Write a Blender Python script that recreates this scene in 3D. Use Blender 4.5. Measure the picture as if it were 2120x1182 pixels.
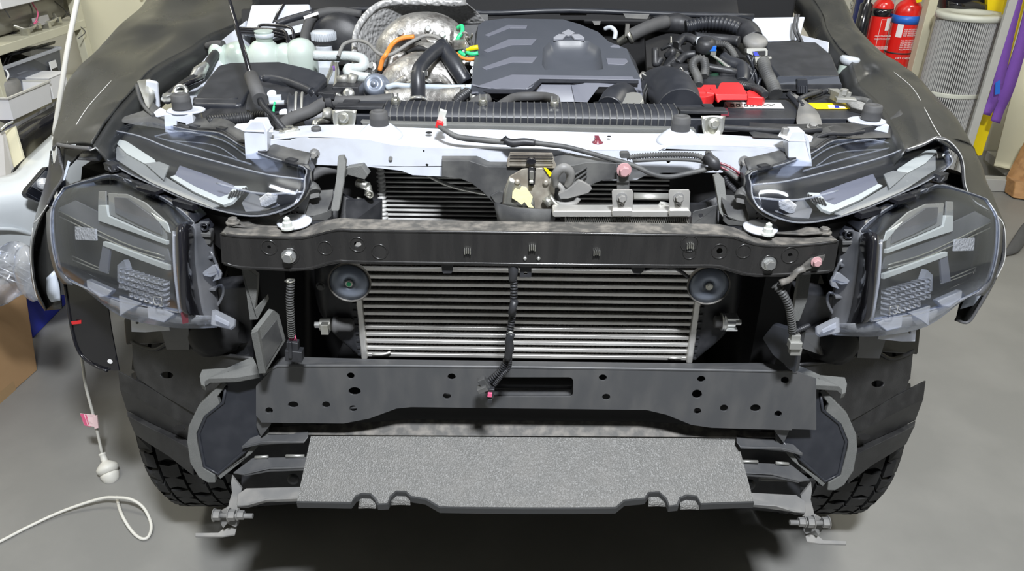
import bpy, bmesh, math, random
from mathutils import Vector, Matrix, noise
from mathutils.geometry import tessellate_polygon
random.seed(7)
PI = math.pi
for o in list(bpy.data.objects): bpy.data.objects.remove(o, do_unlink=True)
SC = bpy.context.scene
COL = SC.collection

# ------------------------------------------------------------ camera, world, lights, exposure
FPX = 1560.0
CAM = Vector((0, 0, 1.6))
PITCH = math.radians(28.0)
ROLL = math.radians(0.7)
RM = Matrix.Rotation(PI/2 - PITCH, 3, 'X') @ Matrix.Rotation(ROLL, 3, 'Z')
cd = bpy.data.cameras.new('camera'); cam = bpy.data.objects.new('camera', cd); COL.objects.link(cam)
cam.location = CAM; cam.rotation_euler = RM.to_euler()
cd.sensor_fit = 'HORIZONTAL'; cd.sensor_width = 36.0; cd.lens = FPX/2120*36.0
cd.clip_start = 0.02; cd.clip_end = 60
SC.camera = cam
w = bpy.data.worlds.new('workshop_air'); SC.world = w; w.use_nodes = True
w.node_tree.nodes['Background'].inputs[0].default_value = (0.80, 0.86, 1.0, 1)
w.node_tree.nodes['Background'].inputs[1].default_value = 0.04
SC.view_settings.view_transform = 'Standard'; SC.view_settings.look = 'None'
SC.view_settings.exposure = 0.0; SC.view_settings.gamma = 1.0; SC.view_settings.use_curve_mapping = False

def area(name, loc, target, sx, sy, power, colour=(1, 1, 1)):
    l = bpy.data.lights.new(name, 'AREA'); l.shape = 'RECTANGLE'; l.size = sx; l.size_y = sy
    l.energy = power; l.color = colour
    o = bpy.data.objects.new(name, l); COL.objects.link(o); o.location = loc
    o.rotation_euler = (Vector(target) - Vector(loc)).to_track_quat('-Z', 'Y').to_euler()
    return o
area('work_light', (0.26, -0.42, 3.42), (0.05, 1.35, 0.9), 0.34, 0.22, 205, (0.93, 0.96, 1.0))
area('ceiling_tube_light', (-2.1, 2.2, 3.5), (-2.0, 2.3, 0), 1.5, 0.25, 42, (1, .97, .86))
area('ceiling_tube_light', (2.4, 2.5, 3.5), (2.4, 2.6, 0), 1.5, 0.25, 55, (1, .97, .86))
area('ceiling_tube_light', (0.1, 2.9, 3.5), (0.1, 1.9, 0.9), 1.5, 0.25, 22, (.95, .97, 1))

# ------------------------------------------------------------ geometry helpers
XC = 0.024                                                   # the truck's centre line
def ray(px, py): return RM @ Vector(((px-1060)/FPX, -(py-591)/FPX, -1))
class Pl:                                                    # a plane of the place, front side towards the viewer
    def __init__(s, p, n):
        s.n = Vector(n).normalized(); s.p = Vector(p)
    def hit(s, px, py):
        r = ray(px, py); return CAM + r*((s.p - CAM).dot(s.n)/r.dot(s.n))
    def off(s, k): return Pl(s.p + s.n*k, s.n)
def YP(y): return Pl((0, y, 0), (0, -1, 0))
def ZP(z): return Pl((0, 0, z), (0, 0, 1))
def XP(x): return Pl((x, 0, 0), (1 if x < 0 else -1, 0, 0))
def P2(y1, z1, y2, z2):                                      # plane through (y1,z1) low-front and (y2,z2) high-rear, along X
    d = Vector((0, y2-y1, z2-z1)); n = Vector((1, 0, 0)).cross(d)
    if n.y > 0 and n.z <= 0 or n.z < 0: n = -n
    return Pl((0, y1, z1), n)
def P3(a, b, c):
    a, b, c = [YP(t[2]).hit(t[0], t[1]) for t in (a, b, c)]
    n = (b-a).cross(c-a)
    if n.dot(CAM-a) < 0: n = -n
    return Pl(a, n)
def Q(px, py, y): return YP(y).hit(px, py)                   # photo direction met at depth y
def QZ(px, py, z): return ZP(z).hit(px, py)
def pr(*a): return [(a[i], a[i+1]) for i in range(0, len(a), 2)]
def tr(*a): return [Q(a[i], a[i+1], a[i+2]) for i in range(0, len(a), 3)]
def crom(pts, n):
    if n <= 1 or len(pts) < 3: return list(pts)
    out = []
    for i in range(len(pts)-1):
        p0 = pts[i-1] if i else pts[0]*2-pts[1]
        p1, p2 = pts[i], pts[i+1]
        p3 = pts[i+2] if i+2 < len(pts) else p2*2-p1
        for k in range(n):
            t = k/n
            out.append(0.5*((2*p1)+(p2-p0)*t+(2*p0-5*p1+4*p2-p3)*t*t+(3*p1-p0-3*p2+p3)*t*t*t))
    out.append(pts[-1]); return out

SPLIT = set('''header_plate scoop end_frame lamp_clip crimp_tab tank_rib retaining_clip wiring_plug vent_slot rib moulded_rib chrome_line seam_ring tape_wrap
hood_hinge_clip access_hole casting_edge weld_bead stripe casting_gap flank valve_block cable case_rib slot inner_lip battery_case_rib lens_crease flange_web casting_bracket
cover_panel red_wire_run front_insert wire tray_piece wing_seal_piece bellows_ring flap_stitch dome_clip pressure_valve pipe_union silver_sleeve sensor_cluster lower_box printed_mark warning_symbol'''.split())
class MB:
    def __init__(s): s.v = []; s.f = []; s.sm = []; s.bev = 0
    def add(s, vs, fs, smooth=False):
        b = len(s.v); s.v += [Vector(x) for x in vs]
        for f in fs: s.f.append([b+i for i in f]); s.sm.append(smooth)
        return s
    def prism(s, front, vec, holes=()):
        front = [Vector(p) for p in front]; vec = Vector(vec)
        nrm = Vector((0, 0, 0))
        for i in range(len(front)): nrm += front[i].cross(front[(i+1) % len(front)])
        if nrm.dot(vec) > 0: front = front[::-1]
        if not holes:
            n = len(front)
            s.add(front+[p+vec for p in front], [list(range(n)), list(range(2*n-1, n-1, -1))] +
                  [[i, i+n, (i+1) % n+n, (i+1) % n] for i in range(n)])
        else:
            loops = [front]+[[Vector(p) for p in h] for h in holes]
            flat = [p for l in loops for p in l]; N = len(flat)
            tris = tessellate_polygon(loops)
            fs = []
            for t in tris:
                a, b, c = [flat[i] for i in t]
                nn = (b-a).cross(c-a)
                t = list(t) if nn.dot(vec) < 0 else list(t)[::-1]
                fs.append(t); fs.append([i+N for i in t[::-1]])
            k = 0
            for l in loops:
                n = len(l)
                for i in range(n): fs.append([k+i, k+i+N, k+(i+1) % n+N, k+(i+1) % n])
                k += n
            s.add(flat+[p+vec for p in flat], fs)
        return s
    def slab(s, plane, outline, t=0.003, holes=(), up=0):
        pl = plane.off(up) if up else plane
        return s.prism([pl.hit(*p) for p in outline], -plane.n*t, [[pl.hit(*p) for p in h] for h in holes])
    def box(s, c, d, rot=None):
        c = Vector(c); x, y, z = d[0]/2, d[1]/2, d[2]/2
        vs = [Vector((i*x, j*y, k*z)) for k in (-1, 1) for j in (-1, 1) for i in (-1, 1)]
        if rot is not None:
            if not isinstance(rot, Matrix): rot = Matrix.Rotation(rot, 3, 'Z')
            vs = [rot @ p for p in vs]
        return s.add([p+c for p in vs], [[0, 2, 3, 1], [4, 5, 7, 6], [0, 1, 5, 4], [2, 6, 7, 3], [0, 4, 6, 2], [1, 3, 7, 5]])
    def lathe(s, prof, o, ax, n=20, smooth=True):           # prof: (radius, height) along ax
        o = Vector(o); ax = Vector(ax).normalized()
        u = ax.orthogonal().normalized(); w_ = ax.cross(u)
        vs = []
        for r, h in prof:
            for i in range(n):
                a = 2*PI*i/n; vs.append(o+ax*h+(u*math.cos(a)+w_*math.sin(a))*max(r, 1e-5))
        m = len(prof); fs = []
        for j in range(m-1):
            for i in range(n):
                fs.append([j*n+i, j*n+(i+1) % n, (j+1)*n+(i+1) % n, (j+1)*n+i])
        s.add(vs, fs, smooth)
        b = len(s.v)-m*n
        s.f.append([b+i for i in range(n)][::-1]); s.sm.append(False)
        s.f.append([b+(m-1)*n+i for i in range(n)]); s.sm.append(False)
        return s
    def cyl(s, a, b, r, r2=None, n=16):
        a, b = Vector(a), Vector(b)
        return s.lathe([(r, 0), (r if r2 is None else r2, (b-a).length)], a, b-a, n)
    def tube(s, pts, r, n=10, sub=6, corr=None, flat=1.0):
        pts = crom([Vector(p) for p in pts], sub)
        if corr:                                             # corrugated conduit: rings along the run
            pitch, amp = corr; L = [0]
            for i in range(1, len(pts)): L.append(L[-1]+(pts[i]-pts[i-1]).length)
            st = pitch/4; k = max(4, int(L[-1]/st)); new = []; j = 0
            for i in range(k+1):
                d = L[-1]*i/k
                while j < len(L)-2 and L[j+1] < d: j += 1
                t = (d-L[j])/max(1e-9, L[j+1]-L[j]); new.append(pts[j].lerp(pts[j+1], t))
            pts = new; rr = [r+(amp if i % 4 in (0, 1) else -amp) for i in range(len(pts))]
        elif isinstance(r, (list, tuple)):
            m = len(pts)-1; rr = []
            for i in range(len(pts)):
                t = i/m*(len(r)-1); k = min(int(t), len(r)-2); rr.append(r[k]+(r[k+1]-r[k])*(t-k))
        else: rr = [r]*len(pts)
        vs = []; u = None
        for i, p in enumerate(pts):
            d = (pts[min(i+1, len(pts)-1)]-pts[max(i-1, 0)]).normalized()
            if u is None: u = d.orthogonal().normalized()
            else:
                u = (u-d*u.dot(d))
                u = u.normalized() if u.length > 1e-6 else d.orthogonal().normalized()
            w_ = d.cross(u)
            for k in range(n):
                a = 2*PI*k/n; vs.append(p+(u*math.cos(a)+w_*math.sin(a)*flat)*rr[i])
        m = len(pts)
        fs = [[j*n+i, j*n+(i+1) % n, (j+1)*n+(i+1) % n, (j+1)*n+i] for j in range(m-1) for i in range(n)]
        s.add(vs, fs, True); b = len(s.v)-m*n
        s.f.append([b+i for i in range(n)][::-1]); s.sm.append(False)
        s.f.append([b+(m-1)*n+i for i in range(n)]); s.sm.append(False)
        return s
    def sheet(s, rows, t=0.003, su=4, sv=4, smooth=True, back=None, disp=None):   # lofted skin with thickness t (or offset vector back)
        rows = [crom([Vector(p) for p in r], su) for r in rows]
        cols = [crom([r[i] for r in rows], sv) for i in range(len(rows[0]))]
        G = [[c[j] for c in cols] for j in range(len(cols[0]))]
        m, n = len(G), len(G[0])
        Nn = []
        for j in range(m):
            for i in range(n):
                a = G[j][min(i+1, n-1)]-G[j][max(i-1, 0)]; b = G[min(j+1, m-1)][i]-G[max(j-1, 0)][i]
                q = a.cross(b); Nn.append(q.normalized() if q.length > 1e-12 else Vector((0, -1, 0)))
        avg = sum(Nn, Vector())
        mid = G[m//2][n//2]
        sg = 1 if avg.dot(CAM-mid) > 0 else -1
        flat = [p for r in G for p in r]
        if disp: flat = [p+q*sg*disp(p) for p, q in zip(flat, Nn)]
        bk = [p-q*sg*t if back is None else p+Vector(back) for p, q in zip(flat, Nn)]
        N = m*n; fs = []
        for j in range(m-1):
            for i in range(n-1):
                f = [j*n+i, j*n+i+1, (j+1)*n+i+1, (j+1)*n+i]
                if sg < 0: f = f[::-1]
                fs.append(f); fs.append([x+N for x in f[::-1]])
        per = [i for i in range(n)]+[j*n+n-1 for j in range(1, m)]+[(m-1)*n+i for i in range(n-2, -1, -1)]+[j*n for j in range(m-2, 0, -1)]
        for k in range(len(per)):
            a, b = per[k], per[(k+1) % len(per)]
            fs.append([b, a, a+N, b+N] if sg > 0 else [a, b, b+N, a+N])
        return s.add(flat+bk, fs, smooth)
    def bolt(s, p, ax, r, h=None):                           # flanged hex head
        ax = Vector(ax).normalized(); p = Vector(p); h = h or r*1.1
        s.lathe([(r*1.45, 0), (r*1.4, r*.25), (r*1.02, r*.3)], p, ax, 18, False)
        return s.lathe([(r, r*.28), (r, h*.9), (r*.86, h)], p, ax, 6, False)
    def torus(s, c, ax, R, r, n=28, k=8):
        c = Vector(c); ax = Vector(ax).normalized(); u = ax.orthogonal().normalized(); w_ = ax.cross(u)
        vs = []
        for i in range(n):
            a = 2*PI*i/n; d = u*math.cos(a)+w_*math.sin(a)
            for j in range(k):
                b = 2*PI*j/k; vs.append(c+d*(R+r*math.cos(b))+ax*(r*math.sin(b)))
        return s.add(vs, [[i*k+j, ((i+1) % n)*k+j, ((i+1) % n)*k+(j+1) % k, i*k+(j+1) % k] for i in range(n) for j in range(k)], True)
    def mirror(s):
        m = MB(); m.v = [Vector((2*XC-p.x, p.y, p.z)) for p in s.v]
        m.f = [f[::-1] for f in s.f]; m.sm = list(s.sm); m.bev = s.bev; return m
    def join(s, o):
        b = len(s.v); s.v += o.v; s.f += [[b+i for i in f] for f in o.f]; s.sm += o.sm; return s
    def islands(s):
        par = list(range(len(s.v)))
        def fd(i):
            while par[i] != i: par[i] = par[par[i]]; i = par[i]
            return i
        for f in s.f:
            a = fd(f[0])
            for i in f[1:]: par[fd(i)] = a
        g = {}
        for k, f in enumerate(s.f): g.setdefault(fd(f[0]), []).append(k)
        out = []
        for ks in g.values():
            m = MB(); mp = {}
            for k in ks:
                for i in s.f[k]:
                    if i not in mp: mp[i] = len(m.v); m.v.append(s.v[i])
                m.f.append([mp[i] for i in s.f[k]]); m.sm.append(s.sm[k])
            m.bev = s.bev; out.append(m)
        return out
    def build(s, name, m, parent=None, bev=0, label=None, kind=None):
        if name in SPLIT and not getattr(s, 'one', 0):
            r = None
            for k in s.islands(): k.one = 1; r = k.build(name, m, parent, bev, label, kind)
            return r
        bev = bev or s.bev
        c = sum(s.v, Vector())/len(s.v)
        me = bpy.data.meshes.new(name)
        me.from_pydata([p-c for p in s.v], [], s.f)
        me.polygons.foreach_set('use_smooth', s.sm if not bev else [True]*len(s.f))
        me.update()
        o = bpy.data.objects.new(name, me); COL.objects.link(o); o.location = c
        me.materials.append(m)
        if bev:
            b = o.modifiers.new('bevel', 'BEVEL'); b.width = bev; b.segments = 2; b.limit_method = 'ANGLE'; b.angle_limit = 0.6
            b.harden_normals = True
        if parent is not None:
            o.parent = parent; o.matrix_parent_inverse = Matrix.Translation(-world_loc(parent))
        if label: o['label'] = label
        if kind: o['kind'] = kind
        return o
def world_loc(o):
    # every object here is only translated, and parents are set so that children keep world coordinates
    return Vector(o['w_loc']) if 'w_loc' in o else Vector(o.location)
def thing(name, label, cat, loc, group=None):
    o = bpy.data.objects.new(name, None); COL.objects.link(o); o.location = loc
    o.empty_display_size = 0.05
    o['label'] = label; o['category'] = cat
    if group: o['group'] = group
    return o
def tag(o, label, cat, group=None, kind=None):
    o['label'] = label; o['category'] = cat
    if group: o['group'] = group
    if kind: o['kind'] = kind
    return o
def circ(plane, px, py, r, n=16, rx=None):                   # circle of radius r (metres) on a plane, as 3D points
    c = plane.hit(px, py); u = Vector((1, 0, 0)) - plane.n*plane.n.x; u.normalize(); v = plane.n.cross(u)
    return [c+u*(rx or r)*math.cos(2*PI*i/n)+v*r*math.sin(2*PI*i/n) for i in range(n)]
def text_mesh(body, origin, ux, uy, size, depth=0.0004):     # lettering as real raised mesh
    cu = bpy.data.curves.new('t', 'FONT'); cu.body = body; cu.size = size; cu.extrude = depth; cu.align_x = 'CENTER'; cu.align_y = 'CENTER'
    cu.resolution_u = 2
    ob = bpy.data.objects.new('t', cu); COL.objects.link(ob)
    me = bpy.data.meshes.new_from_object(ob)
    ux = Vector(ux).normalized(); uz = ux.cross(Vector(uy)).normalized(); uy = uz.cross(ux)
    m = MB(); m.add([Vector(origin)+ux*v.co.x+uy*v.co.y+uz*v.co.z for v in me.vertices], [list(p.vertices) for p in me.polygons])
    bpy.data.objects.remove(ob, do_unlink=True)
    return m

def folds(p):                                                # soft creases of a draped skin
    a = noise.noise(Vector((p.x*7, p.y*3.2, p.z*5))); b = noise.noise(Vector((p.x*16+5, p.y*9, p.z*12)))
    return .009*a+.004*(1-abs(b)*2.2)*max(0, a+.3)
# ------------------------------------------------------------ materials
MT = {}
def mat(name, col, rough=0.5, metal=0.0, spec=0.5, bump=0, bscale=200, var=0, vscale=12, vcol=None, coat=0, trans=0, alpha=1, emit=0, kind='noise', stretch=(1, 1, 1), bdist=0.002):
    m = bpy.data.materials.new(name); m.use_nodes = True; nt = m.node_tree; b = nt.nodes['Principled BSDF']
    def L(a, c): nt.links.new(a, c)
    b.inputs['Base Color'].default_value = (*col, 1); b.inputs['Roughness'].default_value = rough
    b.inputs['Metallic'].default_value = metal; b.inputs['Specular IOR Level'].default_value = spec
    b.inputs['Coat Weight'].default_value = coat; b.inputs['Transmission Weight'].default_value = trans
    b.inputs['Alpha'].default_value = alpha
    tc = nt.nodes.new('ShaderNodeTexCoord'); mp = nt.nodes.new('ShaderNodeMapping'); L(tc.outputs['Object'], mp.inputs[0])
    mp.inputs['Scale'].default_value = stretch
    if emit: b.inputs['Emission Color'].default_value = (*col, 1); b.inputs['Emission Strength'].default_value = emit
    n = nt.nodes.new('ShaderNodeTexNoise'); n.inputs['Scale'].default_value = vscale; n.inputs['Detail'].default_value = 6; L(mp.outputs[0], n.inputs[0])
    rp = nt.nodes.new('ShaderNodeValToRGB'); rp.color_ramp.elements[0].position = 0.42; rp.color_ramp.elements[1].position = 0.68
    v2 = vcol or tuple(min(1, c*1.15+0.004) for c in col)
    k = var or 0.12
    rp.color_ramp.elements[0].color = (*col, 1)
    rp.color_ramp.elements[1].color = (*[c*(1-k)+d*k for c, d in zip(col, v2)], 1)
    L(n.outputs['Fac'], rp.inputs[0]); L(rp.outputs[0], b.inputs['Base Color'])
    if var:
        mr = nt.nodes.new('ShaderNodeMapRange'); mr.inputs[3].default_value = rough*0.85; mr.inputs[4].default_value = min(1, rough*1.35)
        L(n.outputs['Fac'], mr.inputs[0]); L(mr.outputs[0], b.inputs['Roughness'])
    if bump:
        if kind == 'voronoi':
            t = nt.nodes.new('ShaderNodeTexVoronoi'); t.feature = 'SMOOTH_F1'; out = t.outputs['Distance']
        else:
            t = nt.nodes.new('ShaderNodeTexNoise'); t.inputs['Detail'].default_value = 3; out = t.outputs['Fac']
        t.inputs['Scale'].default_value = bscale; L(mp.outputs[0], t.inputs[0])
        bp = nt.nodes.new('ShaderNodeBump'); bp.inputs['Strength'].default_value = bump; bp.inputs['Distance'].default_value = bdist
        L(out, bp.inputs['Height']); L(bp.outputs[0], b.inputs['Normal'])
    MT[name] = m; return m
def clear(name, tint=(0.93, 0.94, 0.96), rough=0.03, base=0.06, milky=0.0, mcol=(.7, .72, .76)):    # thin clear plastic
    m = bpy.data.materials.new(name); m.use_nodes = True; nt = m.node_tree; nt.nodes.remove(nt.nodes['Principled BSDF'])
    out = nt.nodes['Material Output']
    t = nt.nodes.new('ShaderNodeBsdfTransparent'); t.inputs[0].default_value = (*tint, 1)
    g = nt.nodes.new('ShaderNodeBsdfGlossy'); g.inputs['Roughness'].default_value = rough; g.inputs[0].default_value = (.80, .86, 1, 1)
    lw = nt.nodes.new('ShaderNodeLayerWeight'); fr = nt.nodes.new('ShaderNodeMath'); fr.operation = 'POWER'; fr.inputs[1].default_value = 5.0
    nt.links.new(lw.outputs['Facing'], fr.inputs[0])
    tc = nt.nodes.new('ShaderNodeTexCoord'); n = nt.nodes.new('ShaderNodeTexNoise'); n.inputs['Scale'].default_value = 9; n.inputs['Detail'].default_value = 5
    nt.links.new(tc.outputs['Object'], n.inputs[0])
    mr = nt.nodes.new('ShaderNodeMapRange'); mr.inputs[3].default_value = rough; mr.inputs[4].default_value = rough+.12
    nt.links.new(n.outputs['Fac'], mr.inputs[0]); nt.links.new(mr.outputs[0], g.inputs['Roughness'])
    a = nt.nodes.new('ShaderNodeMath'); a.operation = 'ADD'; a.inputs[1].default_value = base; nt.links.new(fr.outputs[0], a.inputs[0])
    mx = nt.nodes.new('ShaderNodeMixShader'); nt.links.new(a.outputs[0], mx.inputs[0]); nt.links.new(t.outputs[0], mx.inputs[1]); nt.links.new(g.outputs[0], mx.inputs[2])
    last = mx
    if milky:
        d = nt.nodes.new('ShaderNodeBsdfDiffuse'); d.inputs[0].default_value = (*mcol, 1)
        m2 = nt.nodes.new('ShaderNodeMixShader'); m2.inputs[0].default_value = milky
        nt.links.new(mx.outputs[0], m2.inputs[1]); nt.links.new(d.outputs[0], m2.inputs[2]); last = m2
    nt.links.new(last.outputs[0], out.inputs[0]); MT[name] = m; return m
mat('floor', (.205, .204, .195), .40, var=.35, vscale=3.5, vcol=(.30, .295, .28), bump=.15, bscale=60, spec=.35)
mat('ceiling', (.5, .5, .5), .8)
mat('wall', (.55, .53, .44), .6, var=.3, vscale=2)
mat('beige_board', (.60, .57, .42), .5, var=.25, vscale=3)
mat('beige_metal', (.58, .56, .43), .4, var=.4, vscale=8)
mat('grey_metal', (.42, .41, .40), .45, var=.4, vscale=8)
mat('black_plastic', (.016, .017, .020), .42, var=.5, vscale=30, vcol=(.05, .05, .055), bump=.08, bscale=500)
mat('satin_plastic', (.020, .022, .028), .38, var=.4, vscale=25, vcol=(.045, .047, .055))
mat('gloss_black', (.012, .012, .015), .14, coat=.4)
mat('dusty_plastic', (.045, .046, .048), .55, var=.8, vscale=16, vcol=(.12, .12, .115), bump=.1, bscale=400)
mat('beam_paint', (.017, .0165, .0165), .25, var=.3, vscale=50, vcol=(.045, .043, .041), coat=.2, stretch=(1, 1, .12))
mat('dusty_beam', (.07, .068, .064), .5, var=.8, vscale=55, vcol=(.2, .185, .165))
mat('frame_paint', (.066, .068, .072), .38, var=.4, vscale=26, vcol=(.12, .118, .115), stretch=(1, 1, .35), bump=.06, bscale=90)
mat('grey_bracket', (.16, .16, .158), .5, var=.7, vscale=16, vcol=(.28, .27, .25))
mat('white_paint', (.57, .60, .67), .3, var=.5, vscale=30, vcol=(.46, .47, .50), coat=.3)
mat('car_white', (.62, .66, .69), .3, coat=.5)
mat('aluminium', (.74, .73, .70), .38, metal=.75, var=.5, vscale=30, vcol=(.6, .58, .54))
mat('fin_metal', (.30, .27, .25), .5, metal=.5)
mat('cond_metal', (.40, .40, .39), .45, metal=.1, var=.8, vscale=14, vcol=(.7, .7, .68))
mat('core_dark', (.010, .008, .008), .8)
mat('cast_metal', (.50, .49, .47), .42, metal=.8, var=.95, vscale=34, vcol=(.16, .15, .14), bump=.6, bscale=70, bdist=.004)
mat('zinc', (.62, .62, .58), .3, metal=.9, var=.6, vscale=60, vcol=(.45, .44, .35))
mat('bolt_metal', (.72, .73, .72), .28, metal=.9)
mat('rubber', (.062, .062, .064), .62, var=.4, vscale=40, vcol=(.09, .09, .09))
mat('tyre_rubber', (.009, .009, .0095), .6, var=.5, vscale=30, vcol=(.02, .02, .02), bump=.1, bscale=300)
mat('tyre_groove', (.005, .005, .005), .8)
mat('foam_grey', (.115, .118, .113), .9, bump=.4, bscale=700, var=.5, vscale=30, vcol=(.15, .15, .145))
mat('flap_grain', (.135, .134, .128), .45, bump=.6, bscale=420, kind='voronoi', var=.5, vscale=20, vcol=(.17, .165, .155), bdist=.003)
mat('edge_dark', (.035, .036, .037), .55)
mat('vinyl', (.024, .025, .025), .26, bump=.25, bscale=900, var=.5, vscale=10, vcol=(.04, .04, .038), bdist=.001)
mat('piping', (.10, .10, .105), .4, bump=.5, bscale=300)
mat('lining', (.62, .68, .78), .7)
mat('thread', (.6, .6, .58), .7)
mat('cover_grey', (.062, .068, .082), .36, var=.3, vscale=20, vcol=(.075, .08, .095), bump=.05, bscale=700)
mat('ridge_grey', (.13, .136, .165), .38, var=.2, vscale=20)
mat('logo_grey', (.34, .35, .39), .3, metal=.2)
mat('coolant_plastic', (.50, .59, .53), .3, var=.6, vscale=7, vcol=(.60, .64, .62), trans=.1)
mat('white_plastic', (.48, .51, .55), .35)
mat('insulation', (.46, .50, .50), .7, bump=.5, bscale=250)
mat('shield', (.44, .44, .44), .42, metal=.35, bump=1, bscale=110, kind='voronoi', bdist=.005)
mat('blue_grey', (.22, .25, .31), .35, metal=.4)
mat('pale_pipe', (.44, .50, .56), .4)
mat('orange', (.72, .24, .04), .5)
mat('green', (.03, .55, .22), .45)
mat('yellow', (.80, .60, .0), .45, var=.2)
mat('red', (.62, .025, .028), .35, var=.2, vscale=12, vcol=(.45, .02, .02))
mat('ext_red', (.72, .02, .015), .25, coat=.5)
mat('blue', (.02, .15, .62), .4)
mat('royal', (.02, .035, .42), .5)
mat('navy', (.03, .045, .16), .5)
mat('purple', (.16, .06, .34), .8, bump=.6, bscale=300, var=.4, vscale=40)
mat('pink', (.70, .12, .24), .5); mat('pale_pink', (.85, .62, .64), .5)
mat('maroon', (.16, .03, .045), .3)
mat('cable_white', (.62, .61, .56), .5)
mat('card', (.42, .26, .13), .75, var=.3, vscale=3, bump=.1, bscale=120)
mat('card_tape', (.46, .30, .15), .35)
mat('wood', (.46, .25, .10), .6, var=.7, vscale=4, vcol=(.3, .15, .06), stretch=(1, 9, 9))
mat('filter_paper', (.50, .50, .49), .8, var=.2)
mat('filter_dark', (.16, .16, .16), .9)
mat('filter_cap', (.56, .57, .50), .5)
mat('muffler', (.30, .29, .27), .28, metal=.3, var=.4)
mat('paper', (.80, .80, .80), .6)
mat('ink', (.03, .03, .03), .5)
mat('lamp_white', (.50, .52, .49), .35)
mat('dusty_pink', (.42, .25, .26), .4)
mat('lamp_lavender', (.28, .29, .36), .15, metal=.5)
mat('lamp_panel', (.20, .205, .20), .25, var=.4, vscale=10)
mat('lamp_black', (.012, .013, .017), .3)
mat('lamp_satin', (.075, .08, .09), .3, var=.7, vscale=9, vcol=(.17, .17, .18))
mat('crystal', (.62, .63, .66), .12, metal=.35, bump=.8, bscale=160, bdist=.004)
mat('amber', (.65, .35, .05), .4)
mat('grease', (.78, .72, .42), .4, bump=.5, bscale=80)
mat('adhesive_dirt', (.27, .24, .2), .5, metal=.5, var=.9, vscale=30, vcol=(.5, .48, .42))
mat('liner_black', (.014, .014, .015), .45, var=.6, vscale=30, vcol=(.035, .035, .035), bump=.2, bscale=400)
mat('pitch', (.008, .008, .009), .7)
mat('frame_grey', (.40, .40, .385), .45, var=.3)
mat('galv', (.36, .36, .34), .45, metal=.6)
clear('lens', base=.035)
clear('clear_clip', tint=(.82, .84, .9), base=.08, rough=.1, milky=.2)
clear('tub_plastic', tint=(.62, .63, .66), base=.04, rough=.2, milky=.05)
clear('tub_rim', tint=(.8, .8, .82), base=.06, rough=.15, milky=.5)
clear('bag_film', tint=(.9, .9, .9), base=.12, rough=.1, milky=.2)
M = MT
# ------------------------------------------------------------ the setting
def struct(o): o['kind'] = 'structure'; return o
struct(MB().box((0.3, 2.2, -0.03), (9.0, 8.0, 0.06)).build('floor', M['floor']))
struct(MB().box((0.3, 5.15, 1.8), (9.0, 0.1, 3.6)).build('wall_back', M['wall']))
struct(MB().box((-3.25, 2.2, 1.8), (0.1, 8.0, 3.6)).build('wall_left', M['wall']))
struct(MB().box((4.25, 2.2, 1.8), (0.1, 8.0, 3.6)).build('wall_right', M['wall']))
struct(MB().box((0.3, 2.2, 3.65), (9.0, 8.0, 0.1)).build('ceiling', M['ceiling']))
# ------------------------------------------------------------ the pickup truck: everything bolted to it is a part of it
TR = thing('pickup_truck', 'white pickup truck with front bumper and grille removed and bonnet open', 'pickup truck', (XC, 1.84, 0))
def LR(mb, name, m_, parent=None, bev=0, label=None, both=True):
    pa = parent if isinstance(parent, tuple) else (parent or TR, parent or TR)
    a = mb.build(name, M[m_], pa[0], bev, label)
    if not both: return a
    return (a, mb.mirror().build(name, M[m_], pa[1], bev, label))
def part(mb, name, m_, parent=None, bev=0, label=None): return mb.build(name, M[m_], parent or TR, bev, label)
def ell(px, py, rx, ry=None, n=14):
    ry = ry or rx; return [(px+rx*math.cos(2*PI*i/n), py+ry*math.sin(2*PI*i/n)) for i in range(n)]
def rrect(x0, y0, x1, y1, r, n=4):
    o = []
    for cx, cy, a0 in ((x1-r, y0+r, -PI/2), (x1-r, y1-r, 0), (x0+r, y1-r, PI/2), (x0+r, y0+r, PI)):
        o += [(cx+r*math.cos(a0+PI/2*i/n), cy+r*math.sin(a0+PI/2*i/n)) for i in range(n+1)]
    return o

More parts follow.
